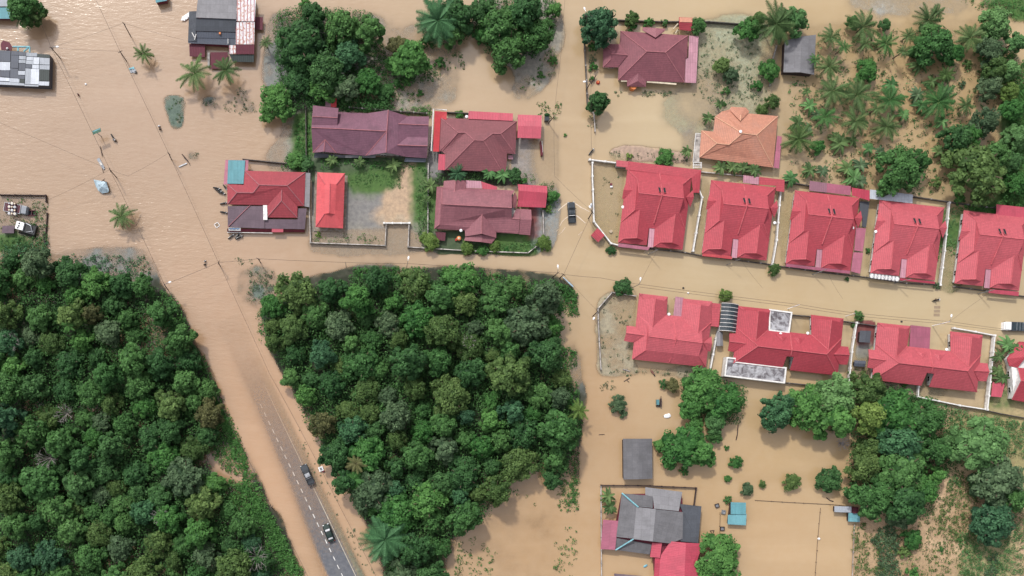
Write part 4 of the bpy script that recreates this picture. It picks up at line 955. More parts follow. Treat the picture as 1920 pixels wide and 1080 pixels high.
# sheds
P, G = gabled(View(1440, 0, 3.725), "118 285;335 242;322 522;108 505", 3.3, 2.4); carport('gabled_shed', P, 'pale_asbestos', 'grey sheet roofed shed left of the palm plantation', 'shed', G, 'dark_wood')
P, G = gabled(View(1080, 740, 3.176), "280 262;453 262;456 500;283 505", 3.1, 2.4); carport('gabled_shed', P, 'grey_asbestos', 'grey gabled shed standing alone in the flood above the farmhouse', 'shed', G, 'dark_wood')
vz = View(1080, 740, 3.176)
e_ = empty('teal_shack', vz(965, 710, 0), 'teal sheet roofed shack standing in open water beside scattered crates', 'shed')
sheets(e_, vz, [("922 640 2.1;1012 643 2.1;1012 712 2;922 712 2", 'teal_sheet', 'roof'), ("905 716 1.8;1016 710 1.8;1012 778 1.6;903 772 1.6", 'teal_sheet', 'roof')]); mb = MB(); mb.prism([Vector((p.x, p.y)) for p in poly(vz, "926 645;1008 647;1008 768;910 765", 1.5)], -1, 1.5); mb.build('wall', MAT['dark_wood'], e_)
vy = View(1480, 780, 3.6)
e_ = empty('teal_shack', vy(430, 660, 0), 'small teal and white hut with a red tank under the dark grove tree', 'shed')
sheets(e_, vy, [("305 608 1.7;420 612 1.7;418 652 1.6;305 648 1.6", 'zinc', 'roof'), ("400 655 1.6;478 652 1.6;476 716 1.4;398 712 1.4", 'teal_sheet', 'roof')]); mb = MB(); mb.prism([Vector((p.x, p.y)) for p in poly(vy, "310 612;415 615;472 655;470 710;402 708;402 648;310 645", 1.3)], -1, 1.3); mb.build('wall', MAT['dark_wood'], e_)
mb = MB(); mb.box(vy(442, 636, 1.6), (1.3, 1.5, 1.0)); mb.build('water_tank', MAT['dark_maroon_sheet'], e_)
e_ = empty('guard_hut', at(1120, 439, 0), 'little red gabled hut roof by the bend of the white wall', 'hut')
P = poly(View(740, 170, 3.485), "1282 945;1325 897;1372 945;1330 990", 1.6); m1 = (P[0] + P[1]) / 2; m2 = (P[2] + P[3]) / 2; m1.z = m2.z = 2.1
roof_mesh([[P[0], m1, m2, P[3]], [m1, P[1], P[2], m2]]).build('roof', MAT['red_tile'], e_); mb = MB(); mb.prism(inset(P, .25), -1, 1.5); mb.build('wall', MAT['white_paint'], e_)

for h_, v_, x, y, z in ((HS[0], v1, 150, 530, 2.5), (HS[1], v2, 868, 612, 2.5), (HS[2], v3, 750, 525, 3.0), (HS[3], v4, 120, 455, 2.7), (b2, v7, 742, 396, 2.8), (b2, v7, 1048, 388, 2.7), (b1, v6, 566, 355, 2.6), (b3, v8, 1000, 352, 2.6), (rh, vc, 408, 712, 2.7), (mh, vb, 540, 205, 2.6), (oh, vo, 762, 436, 5.6)):
    c_ = v_(x, y, z); k = MB(); k.ball(c_, (.38, .38, .12), 10, 5); k.tube([c_ - Vector((0, 0, .6)), c_ + Vector((.1, .1, .35))], .04, 4); k.build('satellite_dish', MAT['lamp_white'], h_)
# ------------------------------------------------------------------ plants
def leafquad(mb, c, nrm, size, asp, rnd, t):
    n = nrm.normalized(); a = n.cross(Vector((rnd.uniform(-1, 1), rnd.uniform(-1, 1), rnd.uniform(-1, 1))))
    if a.length < 1e-3: a = Vector((1, 0, 0))
    a.normalize(); b = n.cross(a)
    a *= size * 0.5; b *= size * 0.5 * asp
    mb.face([c - a, c - b * 0.9 + a * 0.1, c + a, c + b], 0, t=t)
def rdir(rnd, up=0.0):
    while True:
        v = Vector((rnd.uniform(-1, 1), rnd.uniform(-1, 1), rnd.uniform(-1, 1)))
        if 0.05 < v.length < 1:
            v.normalize()
            if v.z > up: return v
def crown_mesh(name, seed, rad, height, nl, nleaf, leaf, flat=0.65, spiky=0.0, core=True, sub=4):
    """a crown of boughs, each bough a tuft of smaller leaf clumps"""
    rnd = random.Random(seed); mb = MB()
    lobes = []
    for i in range(nl):
        a = i * 2.399963 + rnd.uniform(-.4, .4); q = math.sqrt((i + 0.5) / nl)
        rr = rad * 0.74 * q * rnd.uniform(0.82, 1.12)
        lr = rad * rnd.uniform(0.22, 0.42) * (1.1 - 0.3 * q)
        lobes.append((Vector((math.cos(a) * rr, math.sin(a) * rr, height - (q ** 2) * height * flat * rnd.uniform(.7, 1.15) - lr * 0.6)), lr, rnd.uniform(-.16, .16)))
    for c, lr, tb in lobes:
        if core: mb.ball(c - Vector((0, 0, lr * .25)), (lr * .72, lr * .72, lr * .6), 6, 4, t=0.12)  # inner core takes the dark tint: shade between the leaves painted in
        for j in range(sub):
            d = rdir(rnd, -0.1); cc = c + d * lr * 0.62; r2 = lr * rnd.uniform(.35, .55); tj = rnd.uniform(-.12, .12)
            k = max(4, int(nleaf / (nl * sub)))
            for _ in range(k):
                d2 = rdir(rnd, -0.35)
                p = cc + Vector((d2.x, d2.y, d2.z * .8)) * r2 * rnd.uniform(.75, 1.1 + spiky)
                nn = (d2 + rdir(rnd) * 0.65 + Vector((0, 0, .25)))
                leafquad(mb, p, nn, leaf * rnd.uniform(.7, 1.3), rnd.uniform(.5, .85), rnd, min(1, max(0, 0.45 + tb + tj + rnd.uniform(-.2, .25) + 0.22 * rnd.random() ** 3)))
    o = mb.build(name, [MAT['mid_green']], tint=True)
    me = o.data; bpy.data.objects.remove(o); return me
def trunk_mesh(seed, h, rad, r0=0.22):
    rnd = random.Random(seed); mb = MB()
    mb.tube([(0, 0, -1.2), (rnd.uniform(-.2, .2), rnd.uniform(-.2, .2), h * .45), (rnd.uniform(-.3, .3), rnd.uniform(-.3, .3), h * .75)], r0, 6, r2=r0 * .55)
    for i in range(5):
        a = i * 1.257 + rnd.uniform(-.3, .3); d = Vector((math.cos(a), math.sin(a), 0))
        mb.tube([Vector((0, 0, h * rnd.uniform(.3, .5))), d * rad * .35 + Vector((0, 0, h * .65)), d * rad * .62 + Vector((0, 0, h * rnd.uniform(.68, .82)))], r0 * .45, 5, r2=.04)
    o = mb.build('trunk', [MAT['bark']]); me = o.data; bpy.data.objects.remove(o); return me
CR = [crown_mesh('crown', 10 + i, 3.0, 5.4 + (i % 3) * .4, 19 + i % 5, 3600, .34 + .04 * (i % 3), flat=.45 + .1 * (i % 3), sub=5) for i in range(7)]
CRF = [crown_mesh('crown', 60 + i, 3.0, 5.4, 20, 3600, .31, flat=.6, spiky=.35) for i in range(3)]      # feathery
CRC = [crown_mesh('crown', 80 + i, 3.0, 4.6, 30, 4800, .33, flat=.55, sub=5) for i in range(3)]          # broad round cauliflower crowns
BU = [crown_mesh('foliage', 100 + i, 1.5, 2.0, 9, 700, .3, flat=.75, spiky=.2) for i in range(4)]
TRK = [trunk_mesh(30 + i, 5.2, 3.0) for i in range(4)]
def slotmat(o, m):
    o.material_slots[0].link = 'OBJECT'; o.material_slots[0].material = MAT[m]
NT = 0
def tree(px, py, rpx, kind, mat, label, group=None, h=1.0, cat='tree', name='tree', top=None):
    """crown centre as seen in the photo at (px,py), radius in photo pixels"""
    global NT
    NT += 1
    lib = {'b': CR, 'f': CRF, 'c': CRC, 's': BU}[kind]
    me = lib[NT % len(lib)]
    rad0 = 1.5 if kind == 's' else 3.0
    s = rpx * HC / FPX / rad0 * 1.03
    zh = (1.2 if kind == 's' else 4.2) * min(s, 1.7) * h
    c = at(px, py, zh)
    e = empty(name, (c.x, c.y, 0), label, cat, group, rz=R.uniform(0, 6.28))
    e.scale = (s * R.uniform(.93, 1.07), s * R.uniform(.93, 1.07), min(s, 1.7) * h)
    o = bpy.data.objects.new('crown' if kind != 's' else 'foliage', me); col.objects.link(o); adopt(o, e); slotmat(o, mat)
    if kind != 's':
        t = bpy.data.objects.new('trunk', TRK[NT % 4]); col.objects.link(t); adopt(t, e)
    else:
        t = bpy.data.objects.new('stem', TRK[NT % 4]); col.objects.link(t); adopt(t, e); t.scale = (.4, .4, .3)
    return e
# palms ---------------------------------------------------------------
def frond(mb, az, length, rise, droop, width, rnd, nseg=7, leaf=9, t0=.5):
    d = Vector((math.cos(az), math.sin(az), 0)); sd_ = Vector((-d.y, d.x, 0)); P = []
    for i in range(nseg + 1):
        u = i / nseg; P.append(d * length * (u * .96) + Vector((0, 0, rise * u - droop * u * u)))
    mb.tube(P, .05, 4, r2=.015, cap=False)
    for i in range(leaf * 2):
        u = 0.1 + 0.88 * i / (leaf * 2 - 1); k = u * nseg; a = int(min(k, nseg - 1)); p = P[a].lerp(P[a + 1], k - a)
        w_ = width * 1.12 * math.sin(math.pi * min(1, u * .85 + .12)) ** .6
        for sgn in (-1, 1):
            tip = p + sd_ * sgn * w_ * rnd.uniform(.85, 1.1) + d * w_ * .55 + Vector((0, 0, -w_ * rnd.uniform(.25, .6)))
            h_ = d * (length / leaf * .36)
            mb.face([p - h_ * .6, p + h_ * .6, tip + h_ * .15, tip - h_ * .15], 0, t=min(1, max(0, t0 + rnd.uniform(-.25, .25))))
def palm_mesh(seed, n, length, width, rise=1.3, droop=2.3, leaf=9):
    rnd = random.Random(seed); mb = MB()
    for i in range(n):
        tier = i / n; ln_ = length * rnd.uniform(.82, 1.1) * (1 - .25 * (tier > .75))
        frond(mb, i * 2.399963 + rnd.uniform(-.28, .28), ln_, rise * (0.5 + 1.4 * tier), droop * (1.2 - .6 * tier) * rnd.uniform(.7, 1.5), width, rnd, leaf=leaf, t0=.38 + .3 * tier)
    o = mb.build('fronds', [MAT['palm_green']], tint=True); me = o.data; bpy.data.objects.remove(o); return me
def stem_mesh(h, r=.16, lean=.3):
    mb = MB(); mb.tube([(0, 0, -h - 1.2), (lean * .3, 0, -h * .5), (0, 0, .1)], r, 7, r2=r * .7); o = mb.build('trunk', [MAT['bark']]); me = o.data; bpy.data.objects.remove(o); return me
PALM = [palm_mesh(200 + i, 17 + i, 3.6, .5, rise=1.5, droop=2.0, leaf=11) for i in range(4)]
OILP = [palm_mesh(220 + i, 38, 5.0, .75, rise=2.2, droop=3.0, leaf=13) for i in range(2)]
PST = stem_mesh(6.0)
def palm(px, py, rpx, label, group=None, mat='palm_green', kind='p', z=None, name='coconut_palm', cat='palm'):
    global NT
    NT += 1
    lib, L0 = ((PALM, 3.6) if kind == 'p' else (OILP, 5.0)); s = rpx * HC / FPX / L0 * 1.02
    if z is None: z = 5.5 if kind == 'p' else 5.0
    c = at(px, py, z)
    s *= 1.12
    e = empty(name, (c.x, c.y, 0), label, cat, group, rz=R.uniform(0, 6.28))
    o = bpy.data.objects.new('fronds', lib[NT % len(lib)]); col.objects.link(o); adopt(o, e); slotmat(o, mat); o.scale = (s, s, s); o.location = (0, 0, z); o.rotation_euler = (R.uniform(-.28, .28), R.uniform(-.28, .28), 0)
    t = bpy.data.objects.new('trunk', PST); col.objects.link(t); adopt(t, e); t.scale = (1, 1, z / 6.0); t.location = (0, 0, z)
    return e
def banana_mesh(seed, n):
    rnd = random.Random(seed); mb = MB()
    for i in range(n):
        az = i * 2.399963 + rnd.uniform(-.3, .3); d = Vector((math.cos(az), math.sin(az), 0)); sd_ = Vector((-d.y, d.x, 0)); ln_ = rnd.uniform(1.5, 2.3); ris = rnd.uniform(.7, 1.5); dr = rnd.uniform(1.0, 2.0)
        prev = None; tt_ = .5 + rnd.uniform(-.3, .3)
        for k in range(7):
            u = k / 6; p = d * ln_ * u + Vector((0, 0, ris * u - dr * u * u)); w_ = .34 * math.sin(math.pi * min(.97, u * .85 + .12)) ** .7
            a = p + sd_ * w_ + Vector((0, 0, w_ * .35)); b = p - sd_ * w_ + Vector((0, 0, w_ * .35))
            if prev: mb.face([prev[0], a, p, prev[1]], t=tt_ + .1); mb.face([prev[1], p, b, prev[2]], t=tt_ - .1)
            prev = (a, p, b)
    o = mb.build('leaves', [MAT['palm_green']], tint=True); me = o.data; bpy.data.objects.remove(o); return me
BAN = [banana_mesh(300 + i, 11 + 2 * i) for i in range(4)]
BST = stem_mesh(2.0, .14, .1)
def banana(px, py, rpx, label, group=None, mat='pale_green', z=1.9):
    global NT
    NT += 1
    s = rpx * HC / FPX / 2.0 * 1.05; c = at(px, py, z)
    e = empty('banana_plant', (c.x, c.y, 0), label, 'banana plant', group, rz=R.uniform(0, 6.28))
    o = bpy.data.objects.new('leaves', BAN[NT % 4]); col.objects.link(o); adopt(o, e); slotmat(o, mat); o.scale = (s, s, s); o.location = (0, 0, z)
    t = bpy.data.objects.new('stem', BST); col.objects.link(t); adopt(t, e); t.location = (0, 0, z)
    return e
def pip(P, x, y):
    c = False; n = len(P)
    for i in range(n):
        x1, y1 = P[i]; x2, y2 = P[(i + 1) % n]
        if (y1 > y) != (y2 > y) and x < (x2 - x1) * (y - y1) / (y2 - y1) + x1: c = not c
    return c
def where(px, py, P):
    """words for the part of a wood a tree stands in"""
    return P
# --- the two woods
def poisson(P, dmin, rnd, holes, tries=9000):
    xs = [p[0] for p in P]; ys = [p[1] for p in P]; out = []
    for _ in range(tries):
        x = rnd.uniform(max(-15, min(xs)), max(xs)); y = rnd.uniform(min(ys), min(1092, max(ys)))
        if not pip(P, x, y) or any((x - a) ** 2 + (y - b) ** 2 < r * r for a, b, r in holes): continue
        d = dmin * rnd.choice((.68, .85, 1, 1, 1.15, 1.35))
        if all((x - a) ** 2 + (y - b) ** 2 > (.5 * (d + e_)) ** 2 for a, b, e_ in out): out.append((x, y, d))
    return out
rw = random.Random(21)
CORE_L = [(-15, 490), (60, 485), (130, 505), (190, 520), (270, 520), (300, 560), (335, 610), (345, 660), (385, 725), (400, 790), (375, 850), (400, 900), (435, 955), (472, 1005), (510, 1090), (-15, 1090)]
CORE_C = [(505, 575), (530, 550), (640, 530), (690, 520), (800, 522), (900, 525), (1000, 530), (1035, 560), (1050, 640), (1058, 740), (1068, 800), (1065, 890), (1040, 905), (1000, 880), (950, 890), (915, 970), (850, 1000), (815, 1090), (728, 1090), (698, 985), (654, 930), (612, 850), (572, 775), (545, 715), (510, 640)]
HOL_L = [(232, 633, 17), (272, 640, 24), (290, 625, 15), (225, 1055, 22), (255, 1060, 18), (335, 1005, 16), (10, 1062, 22), (135, 790, 14), (325, 950, 10), (405, 870, 22)]
HOL_C = [(705, 545, 12), (1000, 725, 14), (1045, 690, 16), (645, 590, 9), (795, 560, 6), (722, 1012, 50)]
TONES = {'deep_green': 'dark green', 'mid_green': 'mid green', 'bright_green': 'bright green', 'olive': 'olive', 'grey_green': 'grey green', 'blue_green': 'blue green', 'brown_green': 'brownish', 'lime': 'yellow green', 'pale_green': 'pale green'}
def region_L(x, y):
    v = 'top' if y < 600 else 'upper half' if y < 760 else 'lower half' if y < 930 else 'bottom'
    hpos = 'frame edge' if x < 90 else 'left part' if x < 200 else 'middle' if x < 330 else 'road side'
    return v, hpos
def region_C(x, y):
    v = 'top' if y < 590 else 'upper half' if y < 710 else 'lower half' if y < 850 else 'bottom'
    hpos = 'west edge' if x < 620 else 'left part' if x < 760 else 'middle' if x < 920 else 'east edge'
    return v, hpos
for P, HO, nm, reg, dm in ((CORE_L, HOL_L, 'left wood', region_L, 44), (CORE_C, HOL_C, 'central wood', region_C, 44)):
    for x, y, dd_ in poisson(P, dm, rw, HO):
        mats = ['deep_green'] * 5 + ['mid_green'] * 7 + ['olive'] * 4 + ['grey_green'] * 2 + ['blue_green'] * 2 + ['bright_green'] * 3 + ['brown_green'] * (rw.random() < .12)
        mt = rw.choice(mats); kd = 'f' if mt in ('olive', 'brown_green') and rw.random() < .7 else rw.choice('bbbc')
        rp_ = dd_ * rw.uniform(.66, .8) * (1.12 if kd == 'c' else 1)
        sz = 'large' if rp_ > 34 else 'medium' if rp_ > 29 else 'small'
        v, hp = reg(x, y)
        form = {'f': 'ragged', 'b': 'lumpy', 'c': 'round'}[kd]
        tree(x, y, rp_, kd, mt, '%s %s %s tree, %s of the %s, %s' % (sz, TONES[mt], form, v, nm, hp), 'trees of the ' + nm, h=rw.uniform(.85, 1.35))
# --- leafy cover one cannot count
def cover(name, zones, mat, label, seed, leaf=.45, zmax=1.0, rad=.6, cat='undergrowth'):
    """tufts scattered over polygons: (polygon in photo px, tufts per 100 px2, clumpiness)"""
    rnd = random.Random(seed); mb = MB()
    for P, dens, zt in zones:
        if len(P) == 4 and not hasattr(P[0], '__len__'): P = [(P[0], P[1]), (P[2], P[1]), (P[2], P[3]), (P[0], P[3])]
        xs = [p[0] for p in P]; ys = [p[1] for p in P]; area = (max(xs) - min(xs)) * (max(ys) - min(ys))
        for _ in range(int(area * dens / 100)):
            x = rnd.uniform(min(xs), max(xs)); y = rnd.uniform(min(ys), max(ys))
            if not pip(P, x, y): continue
            r_ = rad * rnd.uniform(.5, 1.4); z = rnd.uniform(.0, zt); c = at(x, y, z); tb = rnd.uniform(.25, .75)
            for _ in range(rnd.randint(5, 10)):
                d = rdir(rnd, -.1); leafquad(mb, c + Vector((d.x * r_, d.y * r_, abs(d.z) * r_ * .6)), d + Vector((0, 0, .8)), leaf * rnd.uniform(.6, 1.2), .6, rnd, min(1, max(0, tb + rnd.uniform(-.25, .25))))
    o = mb.build(name, [MAT[mat]], tint=True); o['kind'] = 'stuff'; tag(o, label, cat); return o
cover('undergrowth', [(CORE_L, 2.6, 2.2)], 'deep_green', 'dark undergrowth filling the gaps between the trees of the left wood', 1, .5, rad=.9)
cover('undergrowth', [(CORE_C, 2.6, 2.2)], 'deep_green', 'dark undergrowth filling the gaps between the trees of the central wood', 2, .5, rad=.9)
cover('understory', [(CORE_L, 3.0, 4.2)], 'mid_green', 'leafy understory closing the canopy of the left wood', 41, .5, rad=1.1)
cover('understory', [(CORE_C, 3.0, 4.2)], 'mid_green', 'leafy understory closing the canopy of the central wood', 42, .5, rad=1.1)
cover('creepers', [([(440, 800), (462, 860), (465, 880), (440, 875), (425, 830), (415, 800), (420, 760)], 7, .8), ([(402, 715), (425, 780), (462, 860), (468, 890), (430, 890), (395, 850), (400, 790)], 6, .9), ([(470, 905), (505, 960), (530, 1000), (572, 1085), (500, 1085), (468, 1000), (425, 945), (400, 890), (440, 900)], 7, 1.1), ([(455, 880), (480, 890), (505, 960), (530, 1000), (560, 1070), (545, 1085), (500, 1000), (465, 960), (450, 910)], 7, .9), ([(300, 545), (330, 560), (352, 610), (362, 660), (350, 680), (320, 620)], 7, 1.6), ([(360, 650), (385, 670), (400, 720), (415, 770), (395, 770)], 6, 1.5)], 'bright_green',
    'bright green creepers along the road edge of the left wood', 3)
cover('creepers', [([(1000, 525), (1045, 528), (1080, 548), (1082, 590), (1062, 590), (1030, 560), (1000, 555)], 9, .9), ([(660, 505), (700, 500), (800, 505), (795, 530), (690, 525), (655, 530)], 7, 1.5), ([(820, 508), (900, 505), (985, 525), (980, 545), (830, 530)], 6, 1.5), ([(1045, 650), (1078, 655), (1082, 690), (1060, 700), (1045, 680)], 6, 1.2), ([(1060, 700), (1082, 720), (1095, 770), (1085, 830), (1062, 800)], 7, 1.6), ([(1062, 830), (1085, 850), (1082, 960), (1062, 955), (1070, 900)], 3, .8), ([(482, 590), (500, 570), (505, 620), (490, 640)], 6, 1.2)], 'bright_green',
    'bright green creepers at the north and east edges of the central wood', 4)
cover('weeds', [([(130, 478), (270, 480), (285, 515), (200, 520), (140, 505)], 3.5, .5), ([(0, 462), (90, 455), (95, 485), (0, 490)], 5, .8), ((300, 550, 330, 575), 2, .5)], 'blue_green', 'weeds and flotsam tangled at the top edge of the left wood', 5, .4, rad=.5)
cover('weeds', [((465, 508, 512, 568), 3.2, .4), ((442, 486, 472, 502), 1.5, .2), ([(310, 185), (340, 185), (340, 235), (325, 235)], 1.5, .05), ((380, 185, 410, 198), 2, .15), ((357, 286, 374, 300), 1.5, .05), ((420, 190, 480, 215), 1.2, .2), ((440, 165, 462, 190), 2, .5)], 'grey_green', 'half drowned grey green weeds poking through the floodwater', 6, .35, rad=.45)
cover('weeds', [([(700, 165), (760, 160), (800, 190), (740, 205), (700, 200)], 1.2, .4), ([(1000, 60), (1050, 90), (1045, 130), (1010, 165), (970, 175), (1000, 130)], 1.1, .3), ((830, 95, 870, 140), 1.2, .3), ((1010, 190, 1052, 222), 2.5, .5), ([(745, 203), (808, 200), (810, 222), (750, 214)], 7, 1.0)], 'mid_green', 'scattered weeds in the shallows around the upper trees', 7, .38, rad=.45)
cover('thicket_floor', [([(510, 30), (560, 10), (700, 25), (725, 110), (820, 130), (820, 150), (740, 160), (735, 205), (600, 205), (560, 205), (490, 200), (520, 150)], 5.5, 2.6), ([(790, 30), (900, 20), (890, 70), (840, 80), (800, 90)], 5, 2.0), ([(890, 0), (1040, 0), (1040, 60), (1000, 110), (910, 100)], 5, 2.2), ([(1275, 720), (1330, 700), (1400, 730), (1390, 790), (1300, 800)], 5, 1.8), ([(1480, 740), (1560, 715), (1650, 720), (1780, 760), (1790, 850), (1740, 970), (1620, 960), (1590, 900), (1600, 820), (1500, 790)], 5, 2.4)], 'mid_green', 'leafy undergrowth joining the trees of the upper thicket and the grove', 33, .45, rad=.8)
cover('shrubbery', [([(600, 170), (700, 185), (735, 190), (735, 212), (640, 208), (560, 205), (555, 185)], 7, 1.4), ((555, 215, 585, 300), 3.5, .5), ([(540, 290), (575, 290), (580, 318), (530, 315)], 8, .9), ([(600, 290), (800, 305), (798, 320), (600, 315)], 3, .5)], 'bright_green', 'green shrubs and creepers behind and beside the purple roofed house', 8, .42)
cover('garden_plants', [([(780, 312), (806, 318), (810, 440), (780, 455), (782, 400)], 4.5, 1.0), ((1012, 345, 1040, 398), 6, 1.2), ((880, 455, 1005, 474), 4, .6), ((815, 322, 1000, 340), 4, .8), ((586, 440, 720, 455), 1.5, .4), ((655, 325, 752, 352), 3, .2)], 'mid_green', 'low garden plants inside the walls of the left houses', 9, .36)
cover('weeds', [([(1320, 60), (1400, 60), (1450, 130), (1430, 220), (1340, 200), (1300, 180)], .9, .15), ((1400, 145, 1412, 170), 5, .2), ((1145, 170, 1165, 180), 2, .3), ((1205, 170, 1260, 180), 6, .5), ((1105, 80, 1118, 135), 5, .8), ((1103, 190, 1118, 240), 2, .4), ([(1320, 120), (1420, 130), (1430, 200), (1330, 190)], 1.0, .15)], 'grey_green', 'thin submerged grass and weeds in the garden of the rose tiled house', 10, .32, rad=.4)
cover('weeds', [([(1130, 560), (1185, 555), (1180, 620), (1135, 610)], .6, .12), ((1128, 620, 1180, 700), .4, .12), ((1130, 695, 1310, 705), 1.6, .2), ((1128, 715, 1155, 732), 3, .4), ((1130, 330, 1160, 455), .2, .1), ([(1142, 283), (1290, 290), (1290, 303), (1145, 296)], 1.8, .3)], 'grey_green', 'sparse weeds in the drowned corner yard of the lower row', 11, .32, rad=.4)
cover('plantation_weeds', [([(1480, 60), (1880, 50), (1880, 350), (1690, 370), (1480, 330)], .28, .5)], 'pale_green', 'pale yellow green seedlings between the palms of the plantation', 44, .4, rad=.5)
cover('plantation_weeds', [([(1480, 60), (1880, 50), (1880, 350), (1690, 370), (1480, 330)], .55, .45)], 'mid_green', 'rough weeds between the palms of the plantation', 12, .4, rad=.55)
cover('plantation_weeds', [([(1480, 60), (1880, 50), (1880, 350), (1690, 370), (1480, 330)], .12, .4)], 'brown_green', 'dry brown plants between the palms of the plantation', 13, .4, rad=.5)
cover('hedge_bank', [([(1895, 150), (1930, 100), (1930, 385), (1880, 392), (1888, 300)], 9, 2.4), ([(1800, 0), (1930, 0), (1930, 40), (1870, 30)], 4, .8), ([(1800, 385), (1885, 380), (1925, 385), (1925, 395), (1800, 395)], 7, .8), ([(1830, 95), (1905, 90), (1905, 160), (1850, 150)], 8, 1.6)], 'bright_green', 'dense green bank of scrub at the right edge beside the plantation', 14, .45, rad=.7)
cover('bank_grass', [([(1780, 765), (1930, 795), (1930, 860), (1820, 850), (1790, 810)], 6, .9), ((1760, 390, 1800, 480), 2.2, .15), ([(1800, 1000), (1930, 950), (1930, 1090), (1800, 1090)], 4.5, .8), ([(1770, 800), (1810, 830), (1800, 930), (1770, 900)], 4, .7)], 'pale_green', 'pale green grass and vines on the bank at the lower right', 15, .4)
cover('weeds', [([(1605, 1000), (1760, 960), (1800, 850), (1830, 900), (1840, 1090), (1605, 1090)], 1.9, .45), ((1600, 980, 1625, 1080), 2.2, .4), ([(1740, 950), (1830, 880), (1850, 1000), (1780, 1040)], 2.2, .5), ([(1600, 690), (1650, 695), (1640, 720), (1600, 725)], 3, .3)], 'olive', 'low weeds dotting the sandy shallows at the lower right', 16, .4, rad=.5)
cover('tall_grass', [([(1648, 990), (1668, 980), (1690, 1010), (1680, 1050), (1692, 1085), (1640, 1085), (1652, 1040), (1634, 1015)], 7, .9), ([(1850, 1045), (1878, 1035), (1868, 1085), (1846, 1085)], 5, .7)], 'grey_green', 'thick grey green reeds in a strip at the lower right', 17, .5, rad=.6)
cover('weeds', [([(880, 1000), (935, 1040), (920, 1085), (850, 1085), (860, 1020)], 1.2, .3), ((1040, 990, 1080, 1085), 1.0, .5), ((1045, 900, 1085, 960), 4, .6), ([(955, 900), (1060, 905), (1040, 960), (960, 960)], .25, .1), ((1030, 590, 1070, 620), 1, .3)], 'mid_green', 'green weeds in the shallows below the central wood', 18, .38, rad=.45)
cover('weeds', [((0, 372, 86, 455), .8, .3), ((62, 380, 90, 450), 3, .7), ((0, 445, 88, 472), 6, .6)], 'deep_green', 'weeds around the trucks in the fenced yard on the left', 19, .36, rad=.45)
cover('weeds', [([(548, 810), (600, 910), (640, 980), (690, 1080), (705, 1080), (655, 970), (610, 890), (560, 800)], .9, .08)], 'grey_green', 'drowned grass verge beside the road edge line', 20, .3, rad=.3)
